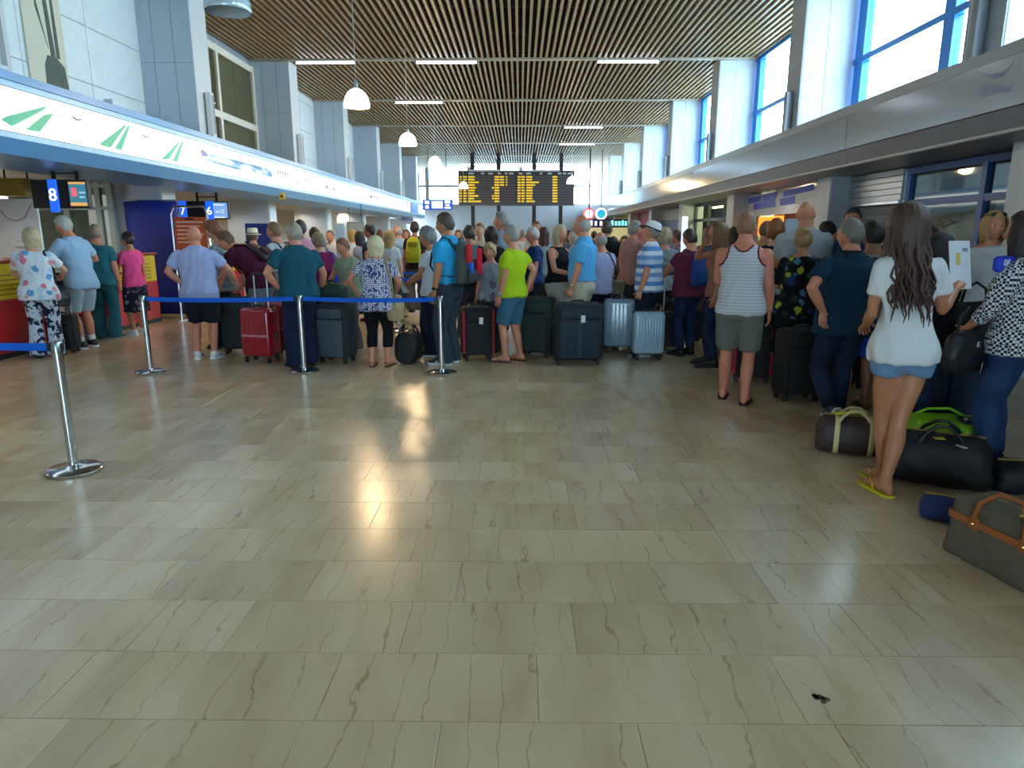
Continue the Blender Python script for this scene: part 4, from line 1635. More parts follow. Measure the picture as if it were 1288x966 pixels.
        for z in (z1, z1 + .05, .5 if z1 < .45 else .55, .7, .82, .9, .94, .97):
            hw, hd_, yo = prof_at(max(z, .86))
            fl_ = (.020 if z < .88 else .004) + .05 * max(0, (.85 - z))
            rr.append(ring(z, hw, hd_ + .01, yo, fl_))
        lb.rings(rr)
        garment('skirt', lb, bm_, .012, 3, .12)
    # ---- socks and shoes
    if socks:
        for s in (-1, 1):
            hip, kn, an = legs[s][:3]
            sk = MB().tube([an + (kn - an) * u for u in (-.06, .06, .2)], [.043 * lr, .042 * lr, .044 * lr], 12)
            part('sock', sk, cloth(socks))
    skd, scol = shoes[0], shoes[1]
    for s in (-1, 1):
        b, f, r_, u_ = foot_frame(s)
        if skd in ('shoe', 'sneaker', 'flat'):
            up = MB()
            up.rings(foot_rings(s, 1.04, 1.02 if skd != 'flat' else .8, 1.08, .014, .006))
            if skd != 'flat':
                hip, kn, an = legs[s][:3]
                up.tube([b + u_ * .04 - f * .012, b + u_ * .105 - f * .012], [.047, .043], 12)
            co, fs, no = fuse(up, (.011, .017, .024)[2 - det] / k, 2)
            g = MB(); g.add((co + no * .002).tolist(), fs)
            sh_ = part('shoe', g, mat(scol, .5, name='shoe_upper'))
            so = MB()
            prof2 = [(y, hw) for y, hw, hz in FOOT]
            ol = [(b + f * ((y * 1.10) + .006) + r_ * (hw * 1.06 + .010)) for y, hw in prof2] + [(b + f * ((y * 1.10) + .006) - r_ * (hw * 1.06 + .010)) for y, hw in reversed(prof2)]
            so.rings([[p + u_ * z for p in ol] for z in (.001, .026)])
            part('sole', so, mat(shoes[2] if len(shoes) > 2 else '0f0f10', .6, name='sole'), sh_, True)
            if len(shoes) > 3:
                for zz in (.055, .068):
                    bd = MB()
                    bd.tube([b + f * (.0 + .02) + r_ * .046 + u_ * zz, b + f * .06 + r_ * .050 + u_ * (zz - .012), b + f * .11 + r_ * .048 + u_ * (zz - .025)], .006, 6)
                    bd.tube([b + f * (.0 + .02) - r_ * .046 + u_ * zz, b + f * .06 - r_ * .050 + u_ * (zz - .012), b + f * .11 - r_ * .048 + u_ * (zz - .025)], .006, 6)
                    part('stripe', bd, mat(shoes[3], .5), sh_)
        else:
            so = MB()
            ol = [(b + f * ((y * 1.10) + .006) + r_ * (hw * 1.0 + .007)) for y, hw, hz in FOOT] + [(b + f * ((y * 1.10) + .006) - r_ * (hw * 1.0 + .007)) for y, hw, hz in reversed(FOOT)]
            so.rings([[p + u_ * z for p in ol] for z in (.001, .016)])
            sole = part('sandal', so, mat(scol, .6, name='sandal'), root, True)
            sp = MB()
            if skd == 'flipflop':
                for q in (-1, 1):
                    sp.tube([b + f * .145 + r_ * .012 * -s + u_ * .03, b + f * .105 + r_ * (q * .028) + u_ * .072, b + f * .05 + r_ * (q * .044) + u_ * .024], .006, 6)
            else:
                y0_, y1_ = (.075, .135) if skd == 'slide' else (.09, .12)
                rg_ = []
                for y in (y0_, y1_):
                    hw = .050; hz = .066 if y < .1 else .060
                    rg_.append([b + f * y + r_ * (hw * math.cos(a)) + u_ * (.008 + hz * math.sin(a)) for a in [PI * j / 8 for j in range(9)]])
                vs = rg_[0] + rg_[1]
                sp.add(vs, [(j, j + 1, j + 10, j + 9) for j in range(8)])
                if skd == 'sandal':
                    sp.tube([b - f * .05 + r_ * .036 + u_ * .06, b - f * .068 + u_ * .065, b - f * .05 - r_ * .036 + u_ * .06], .006, 6)
            part('strap', sp, mat(scol, .6, name='sandal'), sole)
    info = dict(root=root, k=k, arm=arm, pose=pose, Mh=Mh, spine=spine, X=X, Y=Y, yaw=yaw, part=part, prof_at=prof_at, ring=ring, legs=legs)
    Mw = Matrix.Translation((X, Y, 0)) @ Matrix.Rotation(R(yaw), 4, 'Z')
    info['world'] = lambda p: Mw @ (Vector(p) * k)
    info['hand'] = lambda s: Mw @ ((arm[s][2] + (arm[s][2] - arm[s][1]).normalized() * .09) * k)
    if key:
        people[key] = info
    return info

# ================================================================== FIXTURES
# ---- pendant lamps
def pendant(label, X, Y, lit, zb=3.77):
    t = thing('pendant_lamp', label, 'lamp', (X, Y, zb), 0, 'bell shaped pendant lamps')
    prof = [(.225, 0.0), (.232, .02), (.226, .08), (.205, .16), (.165, .235), (.11, .285), (.055, .31), (.04, .315)]
    inn = [(r - .008, z - .004 if z > .1 else z) for r, z in reversed(prof)]
    if lit:
        m = glow('fff6e6', lit, 'lit_opal_shade')
    else:
        m = mat('a9bcc8', .12, .0, .05, spec=.8, coat=.6, name='clear_acrylic_shade')
    MB().lathe(prof + inn[1:], n=28, cap=False).build('shade', m, t, True)
    MB().lathe([(.05, .305), (.05, .33), (.035, .345), (.035, .45), (.02, .47)], n=14).build('socket', M_alu, t, True)
    MB().lathe([(.02, .1), (.05, .14), (.055, .19), (.035, .25), (.03, .31)], n=12).build('bulb', glow('fff0d0', 6.0 if lit else .3, 'bulb'), t, True)
    MB().tube([(0, 0, .46), (0, 0, ZC - zb)], .006, 6).build('cord', mat('d8d6d0', .5), t)
    if lit:
        l = D.lights.new('lamp_light', 'POINT')
        l.energy = 115
        l.color = (1.0, .70, .38)
        l.shadow_soft_size = .2
        lo = D.objects.new('lamp_light', l)
        COL.objects.link(lo)
        lo.parent = t
        lo.location = (0, 0, -.06)


pl = []
for px, py, lit, nm in ((287, 15, 0, 'clear unlit pendant lamp cut by the top edge, upper left'), (449, 135, 2.2, 'nearest lit white pendant lamp with a warm glow'), (513, 183, 1.9, 'second lit white pendant lamp, right of the nearest one'),
                        (547, 209, 1.7, 'third lit white pendant lamp, left of the departure board'), (583, 237, 1.6, 'small far pendant lamp hanging before the board left end'), (719, 231, 1.6, 'small far pendant lamp hanging before the board right end')):
    d = ray(px, py)
    tt = (3.77 - CAMH) / d[2]
    pendant(nm, d[0] * tt, d[1] * tt, lit)

# ---- departure board on four dark posts
YB = 40.5
x0, _, z0 = atY(577, 258.5, YB)
x1, _, z1 = atY(722.5, 214.5, YB)
bd = thing('departure_board', 'wide dark departure board with rows of yellow letters on posts', 'board', ((x0 + x1) / 2, YB, 0))
hw = (x1 - x0) / 2
MB().box(-hw, hw, 0, .3, z0, z1).build('cabinet', mat('25262c', .4, name='board_cabinet'), bd)
MB().box(-hw, hw, -.03, 0, z0, z0 + .18).build('bottom_rail', mat('3a3f4c', .4), bd)
for px in (594, 627, 672, 706):
    X = atY(px, 236, YB)[0] - (x0 + x1) / 2
    MB().box(X - .11, X + .11, .3, .5, 0, ZC).build('post', mat('23262e', .5), bd)


def bpx(px, py):
    p = atY(px, py, YB)
    return p[0] - (x0 + x1) / 2, p[2]


rb = random.Random(2)
M_row = mat('44444c', .5, name='flap_row')
M_yel = glow('e8bf1c', .55, 'yellow_flap')
rowsy = [222.5 + 3.42 * i for i in range(10)]
for i, ry in enumerate(rowsy):
    for a, b in ((578.5, 648.5), (650.5, 721)):
        (xa, za), (xb, zb_) = bpx(a, ry + 1.2), bpx(b, ry - 1.2)
        MB().box(xa, xb, -.012, 0, za, zb_).build('flap_row', M_row, bd)
    for cells in ([(578.5, 581), (583, 587), (589, 597 + rb.choice((0, 0, 2, 5, 8))), (622, 628)] + ([(629, 634), (636.5, 638)] if i < 4 else []) + ([(619, 621)] if i in (4, 7, 8) else []),
                  [(651, 655), (656, 660), (662, 670 + rb.choice((0, 0, 3, 6, 8))), (695, 701)]):
        for a, b in cells:
            (xa, za), (xb, zb_) = bpx(a, ry + .95), bpx(b, ry - .95)
            mb = MB()
            xx = xa
            while xx < xb - .02:
                w_ = rb.choice((.07, .09, .11))
                mb.box(xx, min(xx + w_, xb), -.016, -.012, za, zb_)
                xx += w_ + .012
            tag(mb.build('flap_letters', M_yel, bd), kind='stuff')
for a, b in ((589, 596), (605, 609), (614, 620), (626, 630), (635, 638), (640, 646), (652, 657), (662, 668), (679, 682), (689, 694), (702, 706), (708, 712), (714, 720)):
    (xa, za), (xb, zb_) = bpx(a, 219.5), bpx(b, 217)
    MB().box(xa, xb, -.014, 0, za, zb_).build('heading_tab', mat('a9acb2', .5), bd)
(xa, za), (xb, zb_) = bpx(590, 216), bpx(629, 213.6)
for a, b in ((590, 629), (669, 689), (690, 704)):
    (xa, za), (xb, zb_) = bpx(a, 215.6), bpx(b, 213.4)
    MB().box(xa, xb, -.02, 0, za, zb_).build('top_strip', mat('c3c6ca', .5), bd)

# ---- blue and white hanging sign left of the board
YH = 38.0
a0 = atY(532, 264, YH); a1 = atY(569, 251, YH)
hs = thing('hanging_sign', 'blue and white illuminated hanging sign left of the departure board', 'sign', ((a0[0] + a1[0]) / 2, YH, a0[2]))
hw, hh = (a1[0] - a0[0]) / 2, a1[2] - a0[2]
MB().box(-hw, hw, 0, .2, 0, hh).build('case', glow('0d4cc0', .35, 'blue_sign_face'), hs)
for u0, u1, v0, v1 in ((-.86, -.56, .58, .86), (-.84, -.6, .14, .42), (-.40, .34, .16, .84), (.48, .84, .62, .88), (.52, .8, .38, .5), (.46, .88, .14, .26)):
    MB().box(u0 * hw, u1 * hw, -.012, 0, v0 * hh, v1 * hh).build('white_field', glow('f4fbff', 1.2, 'white_sign_field'), hs)
for s in (-.6, .6):
    MB().tube([(s * hw, .1, hh), (s * hw, .1, ZC - a0[2])], .02, 6).build('hanger', M_dark, hs)

# ---- two round lit signs over the far shops
for px, py, cols, lab in ((740.5, 269, ('e8505a', 'fff0ea'), 'round red and white glowing sign over the far shops'), (756, 269, ('f2fbff', '1f8fd0'), 'round white glowing sign with a blue and green globe')):
    Yq = 39.0
    X, _, Z = atY(px, py, Yq)
    t = thing('round_sign', lab, 'sign', (X, Yq, Z))
    rot = Matrix.Rotation(R(90), 4, 'X')
    for r_, dpt, c in ((.32, .1, cols[0]), (.23, .12, cols[1])):
        mb = MB()
        mb.rings([[(r_ * math.cos(a), y, r_ * math.sin(a)) for a in [2 * PI * j / 24 for j in range(24)]] for y in (-dpt, .05)])
        mb.build('disc', glow(c, 1.2), t)
    if 'globe' in lab:
        MB().prism([(-.16, -.05), (-.02, -.17), (.14, -.08), (.05, .02)], 'y', -.126, -.12).build('green_land', glow('2fb08a', .9), t)
    MB().tube([(0, 0, .3), (0, 0, ZC - Z)], .02, 6).build('stem', M_dark, t)
t = thing('shop_sign', 'long dark shop sign with glowing teal lettering below the round signs', 'sign', atY(771, 281, 38.5))
MB().box(-1.45, 1.35, 0, .1, -.22, .22).build('board', mat('2a3a66', .4), t)
for i, u in enumerate((-1.25, -1.0, -.72, -.1, .1, .28, .46, .64, .82)):
    MB().box(u, u + .13, -.02, 0, -.12, .12 if i % 3 else .16).build('letter', glow('7fe0dc' if i > 2 else 'dfe6ff', 1.0), t)
MB().prism([(1.1, .15), (1.02, 0), (1.1, -.17), (1.2, 0)], 'y', -.02, 0).build('pendant_mark', glow('f2f6f8', 1.0), t)
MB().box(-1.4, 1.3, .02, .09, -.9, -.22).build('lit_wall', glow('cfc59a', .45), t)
for u in (-1.3, 1.2):
    MB().tube([(u, .05, .2), (u, .05, (2.57 if t.location.x + u > 5 else ZC) - t.location.z)], .02, 6).build('hanger', M_dark, t)

# ---- check-in number signs with screens
def number_sign(label, Y, xa, xb, zt, zb, plates, screen, scol):
    t = thing('desk_sign', label, 'sign', ((xa + xb) / 2, Y, zb), 0, 'check-in number signs')
    w, h = (xb - xa) / 2, zt - zb
    MB().rbox((-w * .28, .06, h / 2), (w * 1.44, .12, h), .01).build('housing', M_dark, t)
    for txt, u in plates:
        pw = w * .16
        p = MB().rbox((u * w, -.015, h / 2 - .025), (pw * 2, .03, h + .06), .012).build('number_plate', glow('1c5fe0', .75, 'blue_plate'), t)
        text('digit', txt, h * .62, (u * w, -.034, h / 2 - .02), (R(90), 0, 0), glow('f4f8ff', 1.3, 'white_digit'), p)
    sc = MB().rbox((w * screen, .04, h / 2), (w * .66, .1, h * .98), .01).build('screen_case', M_dark, t)
    MB().box(w * (screen - .29), w * (screen + .29), -.014, -.008, h * .08, h * .92).build('screen', glow(scol, .55), sc)
    for i, (c, v0, v1, u0, u1) in enumerate((('e0a860', .84, .92, -.29, .29), ('e0a860', .08, .2, -.29, .29), ('e86a70', .42, .72, -.22, -.03), ('9fc3d8', .52, .58, .05, .26), ('9fc3d8', .36, .42, .05, .22))):
        if scol == '3f7f94':
            MB().box(w * (screen + u0), w * (screen + u1), -.017, -.014, h * v0, h * v1).build('screen_block', glow(c, .6), sc)
        else:
            MB().box(w * (screen + u0 * .9), w * (screen + u1 * .6), -.017, -.014, h * (v0 * .9 + .02), h * (v0 * .9 + .06)).build('screen_line', glow('f0f4ff', .9), sc)
    for u in (-.25, .55):
        MB().box(u * w - .02, u * w + .02, .04, .08, h, 2.54 - zb).build('rod', M_dark, t)
    MB().box(-.25 * w, .55 * w, .05, .07, h + .08, h + .1).build('cross_bar', M_dark, t)


Yn = 10.0
number_sign('black hanging sign with a blue 8 and a lit screen', Yn, atY(39, 240, Yn)[0], atY(112, 240, Yn)[0], atY(70, 226, Yn)[2], atY(70, 262, Yn)[2], [('8', -.22)], .62, '3f7f94')
Yn = 15.2
number_sign('farther black hanging sign with blue 7 and 6 plates', Yn, atY(228, 265, Yn)[0] - .05, atY(286, 265, Yn)[0], atY(265, 253, Yn)[2], atY(265, 276, Yn)[2], [('7', -.82), ('6', .28)], .72, '7fa8e0')

# ---- check-in desks
def desk(label, Y, w=1.5, X=-6.6):
    t = thing('check_in_desk', label, 'desk', (X, Y, 0), 0, 'check-in desks')
    MB().rbox((-.35, w / 2, .37), (.7, w, .74), .02).build('base', mat('b81c24', .35, name='red_laminate'), t)
    MB().rbox((-.3, w / 2, .97), (.6, w - .02, .46), .015).build('front_panel', mat('d8b81a', .4, name='yellow_laminate'), t)
    MB().rbox((-.33, w / 2, 1.22), (.74, w + .04, .045), .015).build('counter_top', mat('7c1f26', .3, name='dark_red_top'), t)
    MB().box(-.7, .012, .02, w - .02, 0, .07).build('plinth', M_dark, t)
    for i in range(5):
        MB().box(0, .004, .2, w - .2, .80 + i * .06, .815 + i * .06).build('print_line', mat('8a6a10', .5), t)
    MB().rbox((-.62, w * .3, 1.42), (.05, .4, .3), .015).build('monitor', M_dark, t)
    MB().box(-.64, -.6, w * .3 - .03, w * .3 + .03, 1.24, 1.3).build('monitor_stand', M_dark, t)


for i, (y, lab) in enumerate(((8.15, 'red check-in desk with yellow front panel under the 8 sign, left edge'), (11.0, 'second red check-in desk, beside the woman in pink'), (14.9, 'red check-in desk beyond the tall blue banner'), (19.9, 'far red check-in desk beyond the second white pillar'))):
    desk(lab, y)
# scale conveyor box between the first two desks
t = thing('baggage_scale', 'low grey baggage scale conveyor between the two nearest check-in desks', 'scale', (-6.6, 9.55, 0))
MB().rbox((-.5, .65, .14), (1.3, 1.2, .28), .02).build('frame', mat('5a6066', .4, .4), t)
MB().rbox((-.5, .65, .29), (1.2, 1.0, .03), .01).build('belt', M_dark, t)

# posters behind the desks
def flat_panel(name, label, cat, px0, px1, py0, py1, Y, col, dep=.04, marks=(), stand=True):
    a, b = atY(px0, py1, Y), atY(px1, py0, Y)
    z0_ = 0 if stand else a[2]
    t = thing(name, label, cat, ((a[0] + b[0]) / 2, Y, z0_))
    w = (b[0] - a[0]) / 2
    zz0, zz1 = a[2] - z0_, b[2] - z0_
    MB().rbox((0, 0, (zz0 + zz1) / 2), (2 * w, dep, zz1 - zz0), .008).build('panel', mat(col, .5), t)
    for u0, u1, v0, v1, c in marks:
        MB().box(u0 * w, u1 * w, -dep / 2 - .004, -dep / 2, zz0 + v0 * (zz1 - zz0), zz0 + v1 * (zz1 - zz0)).build('print', mat(c, .5), t)
    return t, w, zz0, zz1


t, w, a, b = flat_panel('poster_panel', 'tall white poster panel behind the woman at the left desk', 'poster', 5, 46, 250, 350, 10.6, 'd9dee0', marks=[(-.2, .3, .38, .41, 'a9b2b8'), (-.1, .2, .46, .48, 'b9c2c8')])
MB().tube([(-w * .8, -.03, b - .08), (-w * .4, -.03, b - .28), (0, -.03, b - .33), (w * .4, -.03, b - .28), (w * .8, -.03, b - .08)], .008, 6).build('cable', mat('9a948a', .6), t)
MB().box(-w, w, -.01, .01, 0, a).build('stand', M_alu, t)
t, w, a, b = flat_panel('wall_box', 'mustard coloured box above the white poster panel, far left', 'box', 6, 38, 225, 247, 10.9, '8f7a2c', .3, stand=False)
for u in (-.8, .8):
    MB().tube([(u * w, 0, b - a), (u * w, 0, 2.54 - t.location.z)], .015, 6).build('hanger', M_dark, t)
# glowing panel standing in for a bright window at the left frame edge
t = thing('light_panel', 'bright vertical glowing panel in place of a window at the left edge of the picture', 'light', (atY(-8, 250, 11.6)[0], 11.6, .4))
MB().rbox((0, 0, .9), (.45, .06, 2.1), .01).build('panel', glow('fff6ee', 1.6, 'lit_door'), t)
MB().box(-.25, .25, -.04, .04, -.4, -.1).build('foot', M_alu, t)

# ---- tall blue roll-up banner
a = ground(172, 400); b = ground(236, 400)
ban = thing('rollup_banner', 'tall plain dark blue roll-up banner in front of the pillar', 'banner', ((a[0] + b[0]) / 2, a[1], 0))
zt_ = atY(200, 252, a[1])[2]
w = (b[0] - a[0]) / 2
mb = MB()
gx = []
for i in range(9):
    z = .08 + (zt_ - .08) * i / 8
    gx.append([(u * w * (1 + .02 * math.sin(i)), .02 * math.sin(u * 3 + i * .6), z) for u in [-1 + .25 * j for j in range(9)]])
vs = [p for r in gx for p in r] + [(x, y + .012, z) for r in gx for x, y, z in r]
n = 9
fs = [(i * n + j, i * n + j + 1, (i + 1) * n + j + 1, (i + 1) * n + j) for i in range(8) for j in range(8)]
fs += [tuple(q + 81 for q in reversed(f)) for f in fs]
fs += [(j, j + 81, j + 82, j + 1) for j in range(8)] + [(72 + j, 73 + j, 73 + j + 81, 72 + j + 81) for j in range(8)] + [(i * n, (i + 1) * n, (i + 1) * n + 81, i * n + 81) for i in range(8)] + [(i * n + 8, i * n + 8 + 81, (i + 1) * n + 8 + 81, (i + 1) * n + 8) for i in range(8)]
mb.add(vs, fs)
mb.build('sheet', mat('1c2f8e', .5, name='navy_vinyl'), ban, 'all')
MB().rbox((0, .02, .04), (2 * w + .1, .16, .08), .03).build('cassette', mat('c9b98a', .4, .3), ban)
MB().tube([(0, .05, .08), (0, .05, zt_)], .014, 8).build('pole', M_alu, ban)
MB().tube([(-w - .01, .01, zt_), (w + .01, .01, zt_)], .016, 8).build('top_rail', M_alu, ban)

# ---- orange notice board in a chrome hoop stand
Yo = 12.4
a, b = atY(226, 345, Yo), atY(258, 273, Yo)
st_ = thing('notice_stand', 'orange notice board in a chrome hoop stand beside the blue banner', 'sign', ((a[0] + b[0]) / 2, Yo, 0))
w = (b[0] - a[0]) / 2
MB().rbox((0, 0, (a[2] + b[2]) / 2), (2 * w, .03, b[2] - a[2]), .006).build('board', mat('c4522c', .5, name='orange_board'), st_)
pts = [(-w - .04, 0, .02), (-w - .04, 0, b[2] + .05), (-w + .02, 0, b[2] + .18), (w - .02, 0, b[2] + .18), (w + .04, 0, b[2] + .05), (w + .04, 0, .02)]
MB().tube(pts, .018, 8).build('hoop', M_steel, st_, True)
for s in (-1, 1):
    MB().rbox((s * (w + .04), 0, .015), (.06, .4, .03), .01).build('foot', M_steel, st_)
for i in range(6):
    MB().box(-w * .85, w * (.85 - .2 * (i % 3)), -.02, -.015, b[2] - .10 - i * .07, b[2] - .075 - i * .07).build('print_line', mat('e6c2a8', .5), st_)
MB().box(-w * .3, w * .3, -.02, -.015, b[2] - .05, b[2] - .02).build('print_line', M_dark, st_)
# second blue banner farther along, pale sign panel, framed notice
t, w, a, b = flat_panel('rollup_banner', 'small dark blue banner farther away, left of the man in teal', 'banner', 316, 345, 281, 380, 17.0, '22358c', .03)
t, w, a, b = flat_panel('sign_panel', 'narrow pale blue upright sign panel among the far crowd', 'sign', 425, 433, 281, 345, 13.5, '9fc0dc', .05)
MB().box(-w * .6, w * .6, -.02, .02, 0, a).build('stand', M_alu, t)
t, w, a, b = flat_panel('notice_board', 'framed grey notice on the far left wall above the crowd', 'sign', 437, 458, 279, 295, 24.0, '8f979c', .05, stand=False)
MB().box(-w * .85, w * .85, -.03, -.02, (b - a) * .1, (b - a) * .9).build('sheet', mat('b9c2c4', .5), t)
for u in (-.7, .7):
    MB().tube([(u * w, 0, b - a), (u * w, 0, 2.54 - t.location.z)], .012, 6).build('hanger', M_dark, t)
t, w, a, b = flat_panel('counter_sign', 'pale violet lettered sign board near the far end of the left side', 'sign', 505, 520, 270, 282, 36.8, 'b4bcdc', .06, stand=False)
for i in range(5):
    MB().box(-w * .8 + i * w * .34, -w * .8 + i * w * .34 + w * .2, -.036, -.03, (b - a) * .35, (b - a) * .7).build('letter', mat('5a68a8', .5), t)
for u in (-.7, .7):
    MB().tube([(u * w, 0, b - a), (u * w, 0, 2.54 - t.location.z)], .012, 6).build('hanger', M_dark, t)
t, w, a, b = flat_panel('exit_sign', 'tiny yellow square sign under the blue fascia', 'sign', 351.5, 358, 243, 251, 16.5, 'e0b840', .04, stand=False)
MB().box(-w * .5, w * .5, -.025, -.02, (b - a) * .3, (b - a) * .7).build('symbol', mat('4a4020', .5), t)
MB().tube([(0, 0, b - a), (0, 0, 2.5 - t.location.z)], .01, 6).build('hanger', M_dark, t)
# white totem display seen nearly edge on, right of centre
Yt = 10.4
p0 = atY(858, 345, Yt); p1 = atY(858, 273, Yt)
t = thing('display_totem', 'slim white display totem standing beside the man in maroon', 'sign', (p0[0], Yt, 0), R(12))
MB().rbox((0, 0, (p0[2] + p1[2]) / 2 + .06), (.075, .06, p1[2] - p0[2] - .1), .01).build('panel', glow('dfeaff', .75, 'lit_totem'), t)
MB().tube([(0, 0, p0[2] + .1), (-.01, 0, p0[2] - .1), (-.05, 0, .03)], .02, 8).build('pole', mat('dfe4ea', .3), t, True)
MB().rbox((-.05, 0, .015), (.36, .36, .03), .01).build('base', M_alu, t)

# soffit downlights over the check-in desks and before the shops
ORD = ['first', 'second', 'third', 'fourth', 'fifth', 'sixth', 'seventh', 'eighth', 'ninth', 'tenth', 'eleventh']
for side, X, ys, e, col in ((-1, -7.6, (2.0, 6.0, 9.2, 11.8, 15.8, 18.0, 21.5, 24.0, 27.0, 30.0, 34.0), 34, (1.0, .84, .66)), (1, 5.4, (15.5, 21.5, 26.5, 31.0, 36.0), 12, (1.0, .92, .78))):
    for i, y in enumerate(ys):
        zz = 2.54 if side < 0 else 2.57
        t = thing('downlight', ORD[i] + (' recessed downlight along the left soffit, counted from the near end' if side < 0 else ' recessed downlight along the right soffit, counted from the shutter'), 'light', (X, y, zz), 0, 'left soffit downlights' if side < 0 else 'right soffit downlights')
        MB().lathe([(.09, -.012), (.11, -.012), (.115, 0.0), (.085, 0.0)], n=18, cap=False).build('ring', M_alu, t, True)
        MB().lathe([(.084, -.006), (.084, -.002)], n=18).build('lens', glow('ffe8c8', 5.0, 'downlight_lens'), t)
        l = D.lights.new('downlight_light', 'SPOT')
        l.energy = e
        l.color = col
        l.spot_size = R(140)
        l.spot_blend = .6
        l.shadow_soft_size = .08
        lo = D.objects.new('downlight_light', l)
        COL.objects.link(lo)
        lo.parent = t
        lo.location = (0, 0, -.03)

# ---- queue barriers
def stanchion(label, X, Y, k=1.0):
    t = thing('queue_post', label, 'barrier post', (X, Y, 0), 0, 'chrome queue barrier posts')
    H = .89
    MB().lathe([(.165, 0), (.17, .006), (.17, .022), (.155, .034), (.09, .044), (.05, .05), (.034, .055)], n=36).build('base', M_steel, t, True)
    MB().lathe([(.0305, .05), (.0305, H - .07)], n=20).build('pole', M_steel, t, True)
    hd = MB().lathe([(.034, H - .075), (.034, H - .006), (.030, H)], n=20).build('head', mat('8d9298', .25, .9), t, True)
    MB().box(-.042, -.028, -.012, .012, H - .066, H - .012).build('belt_slot', M_dark, hd)
    MB().box(.028, .042, -.012, .012, H - .066, H - .012).build('belt_slot', M_dark, hd)
    return Vector((X, Y, 0))


M_belt = cloth('1a63d6')


def belt(label, a, b, z=.85, sag=.015):
    d = (b - a)
    L = d.length
    d.normalize()
    n = Vector((-d.y, d.x, 0)) * .0015
    t = thing('barrier_belt', label, 'belt', (0, 0, 0), 0, 'blue retractable queue belts')
    mb = MB()
    rg = []
    for i in range(13):
        u = .04 + (L - .08) * i / 12
        s = sag * (1 - (2 * i / 12 - 1) ** 2)
        p = a + d * u
        rg.append([p + n + Vector((0, 0, z - .025 - s)), p - n + Vector((0, 0, z - .025 - s)), p - n + Vector((0, 0, z + .025 - s)), p + n + Vector((0, 0, z + .025 - s))])
    mb.rings(rg)
    mb.build('webbing', M_belt, t)
    e = b - d * .05
    MB().rbox((e.x, e.y, z), (.04 if abs(d.x) > .5 else .02, .02 if abs(d.x) > .5 else .04, .056), .006).build('clip', M_dark, t)


g = lambda x, y: ground(x, y)
P1 = stanchion('chrome queue post nearest the camera, lower left', *g(94, 593))
P2 = stanchion('chrome queue post in front of the tall blue banner', *g(190, 469))
P3 = stanchion('chrome queue post in front of the man in the teal polo', *g(383, 468))
P4 = stanchion('chrome queue post beside the man with the red and grey backpack', *g(556, 470))
belt('blue belt running off the left edge from the nearest post', Vector((-5.6, 4.75, 0)), P1)
belt('long blue belt between the banner post and the middle post', P2, P3)
belt('long blue belt between the middle post and the right post', P3, P4)
P5 = stanchion('chrome queue post half hidden behind the woman in the patterned tunic', atY(500, 350, 11.2)[0], 11.2)
P6 = stanchion('chrome queue post hidden behind the woman in the white tee', atY(546, 350, 11.4)[0], 11.4)
P7 = stanchion('chrome queue post farther back between the two women', atY(500, 340, 13.0)[0], 13.0)
P8 = stanchion('chrome queue post farther back behind the blue polo', atY(548, 340, 13.2)[0], 13.2)
belt('blue belt in the second queue lane behind the tunic', P5, P6)
belt('blue belt in the third queue lane behind the tunic', P7, P8)
P9 = stanchion('chrome queue post behind the bending man in maroon', atY(292, 360, 10.4)[0], 10.4)
P10 = stanchion('chrome queue post behind the teal polo man', atY(352, 360, 10.4)[0], 10.4)
belt('short blue belt behind the red suitcases', P9, P10)

# ================================================================== LUGGAGE
def M3(rz):
    return Matrix.Rotation(rz, 3, 'Z')


def hard_case(label, X, Y, rz, w, h, d, col, ribs=5, tele=0.0, seam='c9a0a8', vertical=True, group='suitcases in the queue'):
    t = thing('suitcase', label, 'suitcase', (X, Y, 0), R(rz), group)
    m = mat(col, .22, .0, .05, coat=.5, name='glossy_shell')
    sh = MB().rbox((0, 0, h / 2 + .05), (w, d, h - .06), .055, 4).build('shell', m, t, True)
    MB().rbox((0, 0, h / 2 + .05), (w + .006, .022, h - .054), .05, 4).build('zip_band', mat('2a2a2e', .5), t, True)
    for i in range(ribs):
        x = -w * .36 + w * .72 * i / max(1, ribs - 1)
        for s in (-1, 1):
            MB().rbox((x, s * d / 2, h / 2 + .05), (.022, .014, h - .2), .006).build('rib', m, sh, True)
    if seam:
        for s in (-1, 1):
            MB().rbox((0, s * d / 2, h * .52), (w - .06, .02, .028), .006).build('cross_band', mat(seam, .4), sh)
    for sx_ in (-1, 1):
        for sy_ in (-1, 1):
            wh = MB().rbox((sx_ * (w / 2 - .05), sy_ * (d / 2 - .04), .055), (.05, .05, .045), .012).build('wheel_fork', M_dark, t)
            MB().tube([(sx_ * (w / 2 - .05) - .014, sy_ * (d / 2 - .04), .026), (sx_ * (w / 2 - .05) + .014, sy_ * (d / 2 - .04), .026)], .026, 12).build('wheel', M_dark, wh)
    MB().tube([(-.07, 0, h + .015), (-.06, 0, h + .045), (.06, 0, h + .045), (.07, 0, h + .015)], .011, 7).build('top_handle', M_dark, t)
    MB().tube([(w / 2, 0, h * .58), (w / 2 + .03, 0, h * .56), (w / 2 + .03, 0, h * .46), (w / 2, 0, h * .44)], .011, 7).build('side_handle', M_dark, t)
    if tele:
        for s in (-1, 1):
            MB().tube([(s * .09, d * .3, h - .02), (s * .09, d * .3, h + tele)], .009, 8).build('pull_rod', M_alu, t)
        MB().rbox((0, d * .3, h + tele), (.22, .03, .035), .012).build('grip', M_dark, t)
    return t


